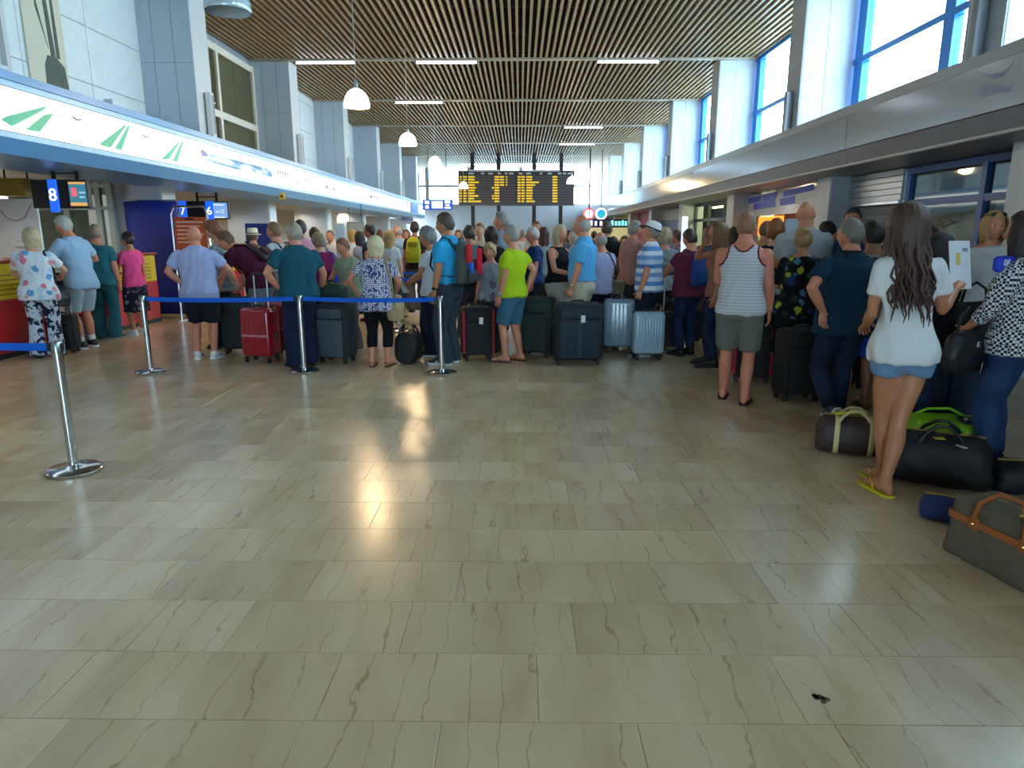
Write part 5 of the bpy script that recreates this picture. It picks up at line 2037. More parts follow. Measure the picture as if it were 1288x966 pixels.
def soft_case(label, X, Y, rz, w, h, d, col, panel=None, tele=0.0, tagc=None, stripe=None, group='suitcases in the queue', stitches=False):
    t = thing('suitcase', label, 'suitcase', (X, Y, 0), R(rz), group)
    m = mat(col, .8, 0, .1, 20, .15, name='case_fabric')
    body = MB().rbox((0, 0, h / 2 + .04), (w, d, h - .05), .05, 3).build('shell', m, t, True)
    pm = mat(panel, .75, 0, .08, 20, .1, name='case_panel') if panel else m
    MB().rbox((0, -d / 2 - .012, h * .44), (w * .84, .05, h * .64), .02, 3).build('front_pocket', pm, t, True)
    MB().rbox((0, -d / 2 - .008, h * .86), (w * .8, .035, h * .16), .015, 2).build('upper_pocket', pm, t, True)
    zp = [(-w * .42, -d / 2 - .012, .10), (-w * .42, -d / 2 - .012, h * .78), (w * .42, -d / 2 - .012, h * .78), (w * .42, -d / 2 - .012, .10)]
    MB().tube(zp, .006, 6).build('piping', mat(stripe or '0c0c0e', .5), t)
    if stripe:
        for s in (-1, 1):
            MB().rbox((s * w * .47, -d / 2 + .01, h / 2 + .04), (.035, .05, h - .12), .012).build('colour_stripe', mat(stripe, .6), t)
    if stitches:
        for i in range(16):
            MB().box(-.016, .016, -d / 2 - .04, -d / 2 - .036, .12 + i * h * .045, .127 + i * h * .045).build('zip_stitch', mat('5d6c70', .6), t)
    for sx_ in (-1, 1):
        for sy_ in (-1, 1):
            wh = MB().rbox((sx_ * (w / 2 - .05), sy_ * (d / 2 - .05), .05), (.05, .05, .05), .012).build('wheel_fork', M_dark, t)
            MB().tube([(sx_ * (w / 2 - .05) - .015, sy_ * (d / 2 - .05), .027), (sx_ * (w / 2 - .05) + .015, sy_ * (d / 2 - .05), .027)], .027, 12).build('wheel', M_dark, wh)
    MB().tube([(-.08, 0, h + .01), (-.06, 0, h + .04), (.06, 0, h + .04), (.08, 0, h + .01)], .012, 7).build('top_handle', M_dark, t)
    if tele:
        for s in (-1, 1):
            MB().tube([(s * .10, d * .35, h - .02), (s * .10, d * .35, h + tele)], .009, 8).build('pull_rod', M_alu, t)
        MB().rbox((0, d * .35, h + tele), (.24, .03, .035), .012).build('grip', M_dark, t)
    if tagc:
        MB().rbox((w * .06, -d / 2 - .045, h * .78), (.05, .004, .085), .001).build('luggage_tag', mat(tagc, .5), t)
    return t


def sag_bag(mb_pts, seed, amp, voxel=.02, smooth=6):
    co, fs, no = fuse(mb_pts, voxel, smooth)
    co = folds(co, no, amp, seed, 1.0)
    co[:, 2] = np.maximum(co[:, 2], .002)
    g_ = MB()
    g_.add(co.tolist(), fs)
    return g_


def duffel(label, X, Y, rz, Lx, W_, H_, m, strap, seed=1, handles=True, amp=.008, straps=True, group=None):
    t = thing('duffel_bag', label, 'bag', (X, Y, 0), R(rz), group)
    rg = []
    for i in range(11):
        u = -1 + 2 * i / 10
        kx = (1 - abs(u) ** 6) ** .5 if abs(u) < 1 else 0
        kx = .80 + .20 * kx
        rg.append([(u * Lx / 2, W_ / 2 * kx * math.copysign(abs(math.cos(a)) ** .7, math.cos(a)), H_ / 2 * kx + H_ / 2 * kx * math.copysign(abs(math.sin(a)) ** .75, math.sin(a)) * (1 if math.sin(a) < 0 else .96)) for a in [2 * PI * j / 22 for j in range(22)]])
    sag_bag(MB().rings(rg), seed, amp).build('body', m, t, 'all')
    if straps:
        for u in (-.45, .45):
            x = u * Lx * .5
            pts = [(x, W_ / 2 * c * 1.02, H_ / 2 + H_ / 2 * s * 1.02) for c, s in [(math.copysign(abs(math.cos(a)) ** .7, math.cos(a)), math.copysign(abs(math.sin(a)) ** .75, math.sin(a))) for a in [R(-80) + R(340) * j / 20 for j in range(21)]]]
            pts = [(a_, b_, max(.004, c_)) for a_, b_, c_ in pts]
            MB().tube(pts, .017, 6, flat=.3, up=(1, 0, 0)).build('strap', strap, t, True)
    if handles:
        for s in (-1, 1):
            pts = [(-.22 * Lx, s * W_ * .36, H_ * .86), (-.16 * Lx, s * W_ * .3, H_ * 1.02), (-.06 * Lx, s * W_ * .2, H_ * 1.16), (.06 * Lx, s * W_ * .2, H_ * 1.16), (.16 * Lx, s * W_ * .3, H_ * 1.02), (.22 * Lx, s * W_ * .36, H_ * .86)]
            MB().tube(pts, .012, 7).build('handle', strap, t, True)
    MB().tube([(-Lx * .42, 0, H_ * .985), (0, 0, H_ * 1.0), (Lx * .42, 0, H_ * .985)], .008, 6).build('zip', mat('b09a5a', .3, .8), t)
    return t


def backpack(label, who, m, accents, H_=.46, W_=.30, dp=.17, zc=1.21, straps='3a3c40'):
    """worn on the back of a person: a thing of its own"""
    q = people[who]
    w = q['world']
    r_ = q['root']
    hw, hd, yo = q['prof_at'](zc)
    base = q['pose'](0, -hd - .03 - dp / 2 + yo, zc)
    k = q['k']
    th = q['spine'](zc)[2]
    t = thing('backpack', label, 'backpack', w(base), R(q['yaw']))
    rt = Matrix.Rotation(-th, 3, 'X')
    B = MB()
    for z, ww, dd, yy in ((-.5, .80, .75, .02), (-.46, .92, .9, .01), (-.2, 1, 1, 0), (.1, .97, .95, 0), (.33, .86, .78, .015), (.46, .62, .5, .03), (.5, .35, .28, .04)):
        pass
    rg = []
    for z, ww, dd, yy in ((-.5, .80, .75, .02), (-.46, .92, .9, .01), (-.2, 1, 1, 0), (.1, .97, .95, 0), (.33, .86, .78, .015), (.46, .62, .5, .03), (.5, .35, .28, .04)):
        rg.append([rt @ Vector((W_ / 2 * ww * math.copysign(abs(math.cos(a)) ** .75, math.cos(a)), yy + dp / 2 * dd * math.copysign(abs(math.sin(a)) ** .75, math.sin(a)), z * H_)) for a in [2 * PI * j / 18 for j in range(18)]])
    B.rings(rg)
    co, fs, no = fuse(B, .018, 4)
    co = folds(co, no, .006, 5, 1.)
    G = MB(); G.add(co.tolist(), fs)
    G.build('pack_body', m, t, 'all')
    for nm, c, cx, cz, sx_, sz_, dy in accents:
        mb = MB().rbox((0, 0, 0), (sx_ * W_, .05, sz_ * H_), .02, 3)
        mb.v = [tuple(rt @ Vector((x + cx * W_, y - dp / 2 + dy, z + cz * H_))) for x, y, z in mb.v]
        mb.build(nm, cloth(c) if isinstance(c, str) else c, t, 'all')
    inv = lambda p: Matrix.Rotation(-R(q['yaw']), 3, 'Z') @ (w(p) - w(base))
    for s in (-1, 1):
        x = s * .095
        pts = []
        for (z, yoff) in ((1.34, -1), (1.43, -.55), (1.452, 0.1), (1.40, .75), (1.30, 1), (1.16, 1), (1.08, .6)):
            hw, hd, yo = q['prof_at'](z)
            rad = hd + .034
            pts.append(inv(q['pose'](x * (1 if z > 1.2 else 1.35), yo + yoff * rad + (-.01 if yoff < 0 else .012), z + (.028 if abs(yoff) < .6 and z > 1.4 else 0))))
        pts.append(inv(q['pose'](x * 1.9, yo - .02, 1.05)))
        pts.append(inv(q['pose'](x * 1.5, -hd - .05, 1.04)))
        MB().tube(pts, .024, 8, flat=.28, up=(1, 0, 0)).build('shoulder_strap', cloth(straps), t, 'all')
    hp = [rt @ Vector((-.04, dp * .3, H_ * .47)), rt @ Vector((-.03, dp * .3, H_ * .47 + .05)), rt @ Vector((.03, dp * .3, H_ * .47 + .05)), rt @ Vector((.04, dp * .3, H_ * .47))]
    MB().tube(hp, .008, 6).build('haul_loop', cloth(straps), t)
    return t


def handbag(label, loc, rz, W_, H_, dp, m, strap_pts=None, strap='1a1a1c', flap=None, seed=3, hardware=None, name='handbag'):
    """soft bag hanging: loc is its top centre"""
    t = thing(name, label, 'bag', loc, R(rz))
    rg = []
    for z, ww, dd in ((-1.0, .70, .55), (-.95, .86, .8), (-.6, 1, 1), (-.3, .96, .92), (-.1, .85, .6), (0, .72, .32)):
        rg.append([(W_ / 2 * ww * math.copysign(abs(math.cos(a)) ** .8, math.cos(a)), dp / 2 * dd * math.sin(a), z * H_) for a in [2 * PI * j / 20 for j in range(20)]])
    co, fs, no = fuse(MB().rings(rg), .014, 3)
    co = folds(co, no, .010, seed, 1.)
    G = MB(); G.add(co.tolist(), fs)
    G.build('bag_body', m, t, 'all')
    if flap:
        MB().rbox((0, -dp * .42, -H_ * .35), (W_ * .8, .02, H_ * .5), .01, 2).build('flap', flap, t)
    if strap_pts:
        iv = Matrix.Rotation(-R(rz), 3, 'Z')
        o = Vector(loc)
        MB().tube([iv @ (Vector(p) - o) for p in strap_pts], .014, 7, flat=.4).build('strap', mat(strap, .6), t, 'all')
    else:
        MB().tube([(-W_ * .28, 0, -.02), (-W_ * .22, 0, .10), (0, 0, .15), (W_ * .22, 0, .10), (W_ * .28, 0, -.02)], .010, 7).build('handle', mat(strap, .6), t, 'all')
    if hardware:
        MB().rbox((0, -dp / 2 - .004, -H_ * .3), (.03, .012, .04), .005).build('clasp', mat(hardware, .25, .9), t)
    return t

# ================================================================== THE CROWD
NAVY = cloth('1b2338'); BLK = cloth('15161a'); DJ = cloth('1c2740', 'denim', ('26365a',)); JEAN = cloth('22355a', 'denim', ('2e466e',))
FAIR, TAN, RED, DARK = 'd6a58c', 'b67b5b', 'cc8a70', '9a6a50'

# -- at desk 8
person('blonde woman in white floral blouse and navy marbled trousers at the left desk', 37, 287, 8.7, 22, 'f', 1.12, .02, FAIR, ('bob', 'b9a684'), ('blouse', cloth('dfe8f2', 'floral', ('e07890', '6aa6dc', 'b9d6ee', 'e8a0b0'), 1.05)), ('trousers', cloth('1d2448', 'marbled', ('c9d2e2',), 1.0)), ('shoe', '17171c'), L=((-.20, .28, 1.02), (-1, -.3, -.6), .5), Rr=((.22, .32, 1.10), (1, -.3, -.6), .5), det=2, key='floral')
person('grey haired man in pale blue tee and cargo shorts leaning at the left desk', 90, 270, 9.45, 78, 'm', 1.0, 0, RED, ('short', 'b3b0ac'), ('tee', cloth('9fc3e4')), ('shorts', cloth('9fb4c2')), ('sneaker', '20232c', 'd8dade'), L=((-.14, .36, 1.12), (-1, -.2, -.8), .5), Rr=((.16, .20, 1.18), (1, -.6, -.4), .6), lean=12, hpitch=-6, det=2, socks='e6e8ea', key='desk', sleeve=.7, hem=.80)
person('man in matching teal tee and trousers seen from behind, left side', 118, 283, 10.25, 8, 'm', 1.05, .01, RED, ('short', '8d7c6c'), ('tee', cloth('2b7080')), ('trousers', cloth('2a6474')), ('shoe', '39434c', '8a9096'), det=2, L='front')
person('dark haired woman with a bun in a hot pink top, left side', 161, 292, 10.7, 70, 'f', .98, 0, TAN, ('bun', '2b2124'), ('tee', cloth('e8508e')), ('skirt', cloth('22202c', 'floral', ('a05078', '4a3a60', '8a90a8'), 1.2)), ('sneaker', 'd8dce2', 'f0f0f0'), L='front', Rr='down', det=2)
person('check-in clerk with auburn hair in white behind the left desk', 61, 300, 11.3, -120, 'f', 1, 0, FAIR, ('mid', '5b2f26'), ('shirt', cloth('d4d8dc')), ('trousers', NAVY), ('shoe', '17171c'), L='front', Rr='front', det=1, fx=58, h=1.56, group='airport staff')

# -- front row of the queue, left to right
person('bald man in lavender shirt, black shorts and white trainers', 243, 284, 8.6, 4, 'm', 1.16, .03, RED, None, ('shirt', cloth('a9b4e0')), ('shorts', cloth('1f232e')), ('sneaker', 'd9dde2', 'eef0f2', 'a9b0ba'), L='hip', Rr=((.40, .26, 1.02), (1, -.6, -.3), .5), hyaw=32, det=2, hem=.80)
person('woman with short red-brown hair in a pale patterned shirt behind the lavender shirt', 272, 278, 9.55, 88, 'f', 1.05, 0, FAIR, ('full', '7a4a34'), ('blouse', cloth('c2d2da', 'marbled', ('8fa6b4',), 2)), ('trousers', BLK), ('shoe', '17171c'), L='front', Rr='front', hpitch=-18, det=2)
person('man in a maroon tee bending far forward over his luggage', 330, 282, 9.3, 84, 'm', 1.08, .02, RED, ('short', '5f4433'), ('tee', cloth('4a1630')), ('shorts', cloth('6d7680')), ('sneaker', '3a3c42', 'c0c4c8'), L=((-.20, .52, .80), (-1, -.4, 0), .8), Rr=((.20, .42, .74), (1, -.4, 0), .8), lean=52, fx=332, h=1.80, hpitch=16, det=2, key='maroon_bend')
person('traveller in a cream straw hat behind the bending man', 317, 288, 11.6, 10, 'm', 1.0, 0, RED, ('short', '6a5a4c'), ('tee', cloth('2a3c6a')), ('trousers', NAVY), det=1, key='hat')
person('man in a white tee with a dark shoulder strap, left of the teal polo', 346, 280, 10.0, 78, 'm', 1.12, .02, RED, ('short', '7c5f48'), ('tee', cloth('c8d2d8')), ('shorts', cloth('7c8790')), ('sneaker', '5a5e64', 'd0d4d8'), L='front', Rr=((.30, .22, 1.0), (1, -.5, -.2), .5), det=2, key='strapman')
person('heavy man in a dark teal polo and navy trousers with hand on hip', 370, 281, 8.1, 34, 'm', 1.20, .035, RED, ('short', '9a9184'), ('polo', cloth('1c5266')), ('trousers', cloth('1c2542')), ('shoe', '16171c'), L=((-.22, .02, .98), (-1, -.2, -.1), .3, (.7, .6, -.1), (0, 0, 1)), Rr=((.33, .14, .92), (1, -.6, 0), .7), hyaw=12, det=2, key='teal')
person('dark haired man in a pink shirt behind the teal polo', 377, 277, 10.6, 18, 'm', 1.0, 0, TAN, ('short', '3a3436'), ('shirt', cloth('d8a0b4')), ('trousers', NAVY), det=1)
person('woman in a magenta top with a blue bag, right of the teal polo', 405, 293, 9.7, 42, 'f', 1.1, .01, FAIR, ('full', '8a7660'), ('tee', cloth('86245c')), ('trousers', BLK), L='front', Rr='front', lean=10, hpitch=-10, det=2, key='magenta')
person('auburn haired youth in a sage green tee leaning on a suitcase', 438, 299, 9.35, 142, 'm', 1.0, 0, RED, ('short', '7e4e36'), ('tee', cloth('8fa088')), ('trousers', cloth('6d6a66')), ('sneaker', '55585c', 'b0b4b8'), L=((-.16, .34, .98), (-1, -.3, -.4), .5), Rr=((.10, .36, 1.0), (1, -.3, -.4), .5), lean=8, hpitch=-8, det=2)
person('blonde woman in a blue and white patterned tunic and black capri trousers', 471, 297, 8.1, -6, 'f', 1.14, .01, RED, ('bob', 'cfc19c'), ('tunic', cloth('e4e6f2', 'lattice', ('2b327e',), 1.25)), ('capri', BLK), ('sandal', '5c4234'), L=((-.30, .10, .98), (-1, -.6, 0), .5), Rr=((.20, .22, .98), (1, -.5, -.3), .5), hyaw=-25, det=2, key='tunic', hem=.78)
person('grey haired woman in a white tee holding papers, beside the blue polo', 541, 287, 8.9, 84, 'f', 1.08, 0, TAN, ('full', '767676'), ('tee', cloth('d6dae2')), ('trousers', cloth('1d2236')), ('sneaker', '2a2c34', 'c8ccd0'), L=((-.06, .30, 1.04), (-1, -.3, -1), .6), Rr=((.10, .30, 1.02), (1, -.3, -1), .6), hpitch=-8, det=2, key='papers')
person('tall man in a bright turquoise blue polo and charcoal trousers wearing a backpack', 563, 268, 8.3, 62, 'm', 1.05, .01, TAN, ('short', '4d423c'), ('tuckpolo', cloth('2fa6e0')), ('trousers', cloth('3a414c')), ('sneaker', '20242e', 'dfe3e8', 'e8eaee'), L='down', Rr=((.24, .08, .82), (.5, -1, 0), .5), det=2, key='turq', belt='1a1a1c', hyaw=10, hpitch=-6)
person('older blonde woman in a grey printed tee between the backpack and the lime tee', 617, 307, 9.3, 158, 'f', 1.08, .02, RED, ('full', 'b89870'), ('tee', cloth('8a8c98', 'floral', ('6a5a78', 'a0a2ac'), .8)), ('trousers', cloth('3a3c48')), L='down', Rr='down', det=2, hpitch=-6)
person('man in a lime green tee and teal shorts with a hand on his hip', 645, 284, 8.45, 64, 'm', 1.04, .02, RED, ('short', '8f8a86'), ('tee', cloth('b4d420')), ('shorts', cloth('3d6a86')), ('flipflop', '5a2f34'), L=((-.22, .08, .86), (-.6, -1, 0), .4), Rr=((.19, -.12, .95), (.3, -1, .1), .5), det=2, key='lime', feet={-1: (-.10, .06, 6, 0), 1: (.12, -.06, -8, 0)}, hem=.86)
person('grey blonde woman in a black sleeveless top looking to the right', 703, 283, 9.5, -128, 'f', 1.12, .01, RED, ('bob', 'b5a486'), ('sleeveless', cloth('16171f')), ('trousers', cloth('a8a49a')), L='front', Rr='front', hyaw=-18, det=2, key='blackvest', hem=.96)
person('balding man in a sky blue polo and cream trousers gripping a navy suitcase', 735, 271, 8.85, 72, 'm', 1.12, .02, RED, ('ring', 'a9a49e'), ('tuckpolo', cloth('5cb0ea')), ('trousers', cloth('c3bda8')), ('shoe', '6a5a48'), L=((-.26, .10, .80), (-.4, -1, 0), 1.1), Rr='down', det=2, key='sky', sleeve=.75)
person('man in a blue and white striped polo and a white cap looking up', 820, 279, 8.95, 70, 'm', 1.12, .03, RED, ('short', '8a8078'), ('polo', cloth('dce6f4', 'stripes', ('dfe8f4', '5f92d6', 'c6d6ec', '7aa4da'), 4.6)), ('shorts', cloth('1b2030')), ('sneaker', '22252c', 'a0a4a8'), L=((-.25, .08, .82), (-.4, -1, 0), 1.1), Rr='down', hpitch=22, det=2, key='striped', sleeve=.75, collar=cloth('e8ecf2'))
person('grey blonde woman in a mottled grey top and dark floral trousers', 837, 288, 9.85, -4, 'f', 1.1, 0, RED, ('full', 'b3a284'), ('tee', cloth('7d8a92', 'marbled', ('a8b2b8',), 2.2)), ('trousers', cloth('2a2628', 'floral', ('6a5a52', '4a3f3c', '8a7a70'), 1.0)), L='front', Rr='front', det=2)
person('man in a maroon tee and dark jeans holding a large brown bag', 871, 288, 8.95, 26, 'm', 1.16, .02, RED, ('short', '40302a'), ('tee', cloth('6e2c40')), ('jeans', DJ), ('shoe', '14151a'), L='reach', Rr='down', hpitch=-16, det=2, key='brownbag')
person('woman with sunglasses on her brown hair and a hand at her face', 907, 279, 8.2, 80, 'f', 1.0, 0, TAN, ('mid', '6f4d34'), ('tank', cloth('9a6a58')), ('jeans', DJ), L='down', Rr='face', det=2, key='shades')
person('sunburnt man in a white striped tank top, grey shorts and black slides', 940, 267, 6.38, -24, 'm', 1.12, .01, 'c98068', ('crop', '8a6248'), ('tank', cloth('cdd0d6', 'pinstripe', ('a9adb8',), 11)), ('shorts', cloth('6c7068')), ('slide', '15161c'), L='front', Rr='down', det=2, key='tank', trim_m=cloth('6a1c34'), hyaw=-14, feet={-1: (-.12, .10, 4, 0), 1: (.10, -.08, -4, 0)}, hem=.84)
person('bald tall man in a pale grey shirt seen from behind', 1016, 253, 7.7, -8, 'm', 1.2, .02, RED, None, ('shirt', cloth('aab2ba')), ('trousers', NAVY), L='front', Rr='front', det=2)
person('woman with auburn bob in navy left of the pale grey shirt', 976, 278, 8.4, -32, 'f', 1.08, 0, FAIR, ('full', '8a5028'), ('tee', cloth('1c2440')), ('trousers', BLK), det=1)
person('man with pale red face behind the auburn bob', 963, 278, 9.3, -70, 'm', 1, 0, RED, ('crop', '8a6a54'), ('tee', cloth('d0c040')), ('jeans', DJ), det=1)
person('blonde woman with hair pinned up in a black floral blouse and black skirt', 1012, 287, 6.95, -18, 'f', 1.1, .01, TAN, ('bun', '9a7a50'), ('blouse', cloth('12141c', 'floral', ('24406a', '4a7a9a', '2a3a30', 'a8b838'), 1.2)), ('skirt', cloth('14151a')), ('flat', '15161a'), L='front', Rr='front', det=2, sleeve=.85)
person('man in a dark navy tee and jeans with his left hand on his hip', 1078, 276, 5.62, 6, 'm', 1.14, .02, RED, ('short', '757069'), ('polo', cloth('17374e')), ('jeans', cloth('1a2438', 'denim', ('22304a',))), ('sneaker', '1f2f5c', 'e6e8ea', 'dfe3e8'), L=((-.235, -.07, 1.00), (-1, -.4, .2), .3, (-.1, -.3, -1), (0, -1, 0)), Rr='front', hyaw=26, det=2, key='navy', fx=1062, feet={-1: (-.12, -.14, 8, .09), 1: (.06, .06, -6, 0)}, hem=.80, collar=cloth('121a26'))
person('dark haired man in blue facing the camera behind the navy tee', 1074, 262, 8.4, 152, 'm', 1, 0, TAN, ('short', '241d1c'), ('shirt', cloth('3a5c9c')), ('trousers', NAVY), Rr='face', det=1)
person('dark haired youth in a grey top and blue shorts beside the white tee', 1102, 278, 6.1, 4, 'm', 1.0, 0, DARK, ('short', '1c1818'), ('tee', cloth('7d838c')), ('shorts', cloth('1f3a9a', 'marbled', ('2a50b8',), 2)), ('sandal', '6a6252'), L='front', Rr='front', det=1)
person('woman with long wavy brown hair in a white tee, denim shorts and yellow flip-flops', 1140, 257, 4.08, -4, 'f', .92, 0, TAN, ('wavy', '46302a'), ('tee', cloth('dde0e4')), ('hotpants', cloth('5f83ac', 'denim', ('82a2c6',))), ('flipflop', 'c9c21c'), L=((-.14, .25, 1.02), (-.35, -1, -.3), .6), Rr=((.36, .21, 1.25), (-.35, -.5, -1), .9), roll=-5, det=2, key='wavy', fx=1143, feet={-1: (.0, .09, 4, 0), 1: (-.06, -.09, 10, 0)}, hem=.83, sleeve=.6)
person('dark haired man in profile right of the wavy haired woman', 1174, 284, 6.1, 95, 'm', 1, 0, TAN, ('short', '201a1a'), ('tee', cloth('20242c')), ('jeans', DJ), det=1, hpitch=-10)
person('woman with black hair in a black tee looking down at a sheet', 1194, 292, 5.15, 62, 'f', 1.05, 0, FAIR, ('mid', '1b1618'), ('tee', cloth('14151b')), ('trousers', cloth('1b2942')), L='phone', Rr='phone', hpitch=-22, det=2, key='blacktee')
person('short haired blonde woman in a white top facing the camera', 1251, 266, 6.3, 168, 'f', 1.1, .01, RED, ('bob', 'b08a58'), ('vneck', cloth('ccd0d6')), ('trousers', NAVY), L='down', Rr='down', det=2, key='blondeface')
person('woman in a black and white knitted jumper at the right edge', 1300, 266, 4.45, 40, 'f', 1.1, 0, TAN, ('long', '2a1d1c'), ('shirt', cloth('dfe0e6', 'check', ('1a1f38',), 60)), ('jeans', JEAN), ('shoe', '1a1b20'), L=((-.14, .24, .98), (-1, -.5, -.2), .6), Rr='down', det=2, key='knit', sleeve=1.55)

# -- second rows
for a in (
    ('dark haired woman wearing a yellow green backpack in the far queue', 521, 279, 14.0, 0, 'f', 1, TAN, ('short', '2e2320'), ('tee', cloth('2a1c28')), 'yellowpack'),
    ('brown haired man between the turquoise polo and the ginger man', 590, 284, 10.4, 20, 'm', 1, RED, ('short', '43332c'), ('tee', cloth('2c2030')), None),
    ('ginger haired man in a cream shirt with a dark strap facing the camera', 604, 281, 12.0, 165, 'm', 1, FAIR, ('short', '8c5c3c'), ('shirt', cloth('cfc4aa')), None),
    ('woman with dark brown bob in black behind the grey tee', 618, 285, 10.1, 10, 'f', 1, TAN, ('bob', '2a1e1e'), ('tee', cloth('16161c')), None),
    ('tall grey haired man with sunglasses on his head looking left', 633, 267, 11.0, 78, 'm', 1, RED, ('short', '8a8886'), ('shirt', cloth('8fa8c8')), 'tallgrey'),
    ('white haired man in navy right of the lime tee', 672, 286, 10.8, 92, 'm', 1.05, RED, ('short', 'b8b4b0'), ('tee', cloth('1f3c6c')), None),
    ('woman with dark red hair in pale blue in the far queue', 684, 286, 12.2, 8, 'f', 1, FAIR, ('mid', '4a201a'), ('tee', cloth('a8b8c0')), None),
    ('man facing the camera above the white haired man', 675, 279, 15.5, 178, 'm', 1, RED, ('short', '6a4a3a'), ('shirt', cloth('c8ccd4')), None),
    ('short haired man in a black shirt right of the sky blue polo', 763, 278, 11.2, -28, 'm', 1.05, TAN, ('crop', '4c4440'), ('shirt', cloth('1a1d26')), None),
    ('man in a pale violet shirt hidden behind the sky blue polo', 757, 292, 9.6, 30, 'm', 1.05, RED, ('ring', '9a948e'), ('tee', cloth('b0b4dc')), 'violet'),
    ('grey haired man with glasses in a faded pink shirt left of the cap', 797, 278, 10.45, -62, 'm', 1.1, RED, ('short', '8d8a86'), ('shirt', cloth('b98a84', 'check', ('a87a72',), 30)), None),
    ('small woman in beige facing the camera behind the black shirt', 786, 297, 13.0, 170, 'f', 1, FAIR, ('bob', '6a5238'), ('blouse', cloth('b0a890')), None),
    ('dark haired boy looking over, right of the black shirt', 773, 298, 12.0, 120, 'm', .95, TAN, ('short', '4a3226'), ('tee', cloth('8a3a34')), None),
    ('blonde woman in white seen from behind in the far left queue', 489, 290, 12.4, -10, 'f', 1, FAIR, ('mid', 'a2824e'), ('tee', cloth('cdd6de')), None),
    ('balding grey man in a pale blue shirt looking left in the far queue', 501, 284, 14.4, 70, 'm', 1.1, RED, ('ring', 'b4b0ac'), ('shirt', cloth('a8c4dc')), None),
    ('small man with a red face left of the yellow green backpack', 512, 289, 16.0, 150, 'm', 1, RED, ('short', '7a5a48'), ('tee', cloth('3a4a6a')), None),
    ('tall dark haired man in navy looking left above the crowd', 466, 282, 12.6, 75, 'm', 1, TAN, ('short', '17161c'), ('tee', cloth('26304e')), None),
    ('blonde child-height woman in white in the far left crowd', 443, 289, 15.2, 20, 'f', 1, FAIR, ('bob', 'b08c4c'), ('tee', cloth('ccd8e0')), None),
    ('black haired woman with a grey top in the far left crowd', 453, 291, 13.7, 60, 'f', 1, TAN, ('mid', '1d1a20'), ('tee', cloth('8a8ea0')), None),
    ('man in a dark cap in the far left crowd', 396, 288, 12.6, 40, 'm', 1, RED, ('full', '2c2224'), ('tee', cloth('6a6a78')), None),
    ('man with grey hair and a white shirt left of the pale sign panel', 416, 290, 14.5, 160, 'm', 1, RED, ('short', '6c6460'), ('shirt', cloth('d0d4d8')), None),
    ('distant woman in a red top near the far left counters', 478, 289, 20.0, 30, 'f', 1, FAIR, ('mid', '5a3a2c'), ('tee', cloth('b03040')), None),
    ('distant man in white near the far left counters', 505, 288, 22.0, 10, 'm', 1, TAN, ('short', '2e2622'), ('tee', cloth('c8ced4')), None),
    ('distant dark haired man in black left of the board post', 531, 288, 18.0, -20, 'm', 1, TAN, ('short', '211c1c'), ('tee', cloth('22242c')), None),
    ('distant woman in orange behind the turquoise polo', 577, 289, 17.0, 170, 'f', 1, FAIR, ('bob', '7a5a3a'), ('tee', cloth('c87a40')), None),
    ('distant man in white below the departure board', 658, 289, 17.5, 12, 'm', 1, RED, ('short', '8a8480'), ('tee', cloth('d4d8dc')), None),
    ('distant woman in red and white below the departure board', 652, 291, 21.0, 160, 'f', 1, FAIR, ('bob', '8a6a40'), ('tee', cloth('c8586a')), None),
    ('distant dark haired woman right of the departure board posts', 716, 290, 18.5, 40, 'f', 1, TAN, ('mid', '2a2020'), ('tee', cloth('5a6a80')), None),
    ('distant man in green near the far right shops', 747, 291, 20.0, -40, 'm', 1, TAN, ('short', '3a2c26'), ('tee', cloth('4a7a5a')), None),
    ('distant grey haired woman in lilac near the far right shops', 722, 292, 15.0, 100, 'f', 1, FAIR, ('bob', 'a09a94'), ('tee', cloth('9a8ab8')), None),
    ('man in a checked shirt partly hidden behind the striped polo', 853, 290, 12.0, 60, 'm', 1, RED, ('short', '6a5040'), ('shirt', cloth('7a5a6a', 'check', ('9a8a90',), 26)), None),
    ('man with a reddish face behind the tank top man', 893, 284, 10.2, -20, 'm', 1, RED, ('short', '6a4634'), ('tee', cloth('5a6070')), None),
    ('dark haired woman in teal in the far right queue', 925, 286, 11.5, 30, 'f', 1, TAN, ('mid', '33241e'), ('tee', cloth('2c5a64')), None),
    ('man in a dark cap beside the shutter, right of the bald man', 1043, 281, 9.5, 40, 'm', 1, TAN, ('full', '20202a'), ('tee', cloth('88a8c4')), None),
    ('dark haired woman behind the wavy hair near the office window', 1147, 257, 7.4, 10, 'm', 1, TAN, ('full', '1e1818'), ('tee', cloth('30343e')), None),
):
    lab, hx, ty, Y, yaw, sx_, g_, sk, hr, tp, ky = a
    person(lab, hx, ty, Y, yaw, sx_, g_, 0, sk, hr, tp, ('trousers', random.choice((NAVY, BLK, DJ, cloth('5a5650'), cloth('3c4048')))), det=1 if Y < 11.5 else 0, key=ky, L=random.choice(('down', 'front', 'hip', 'down')), Rr=random.choice(('down', 'front', 'down')))

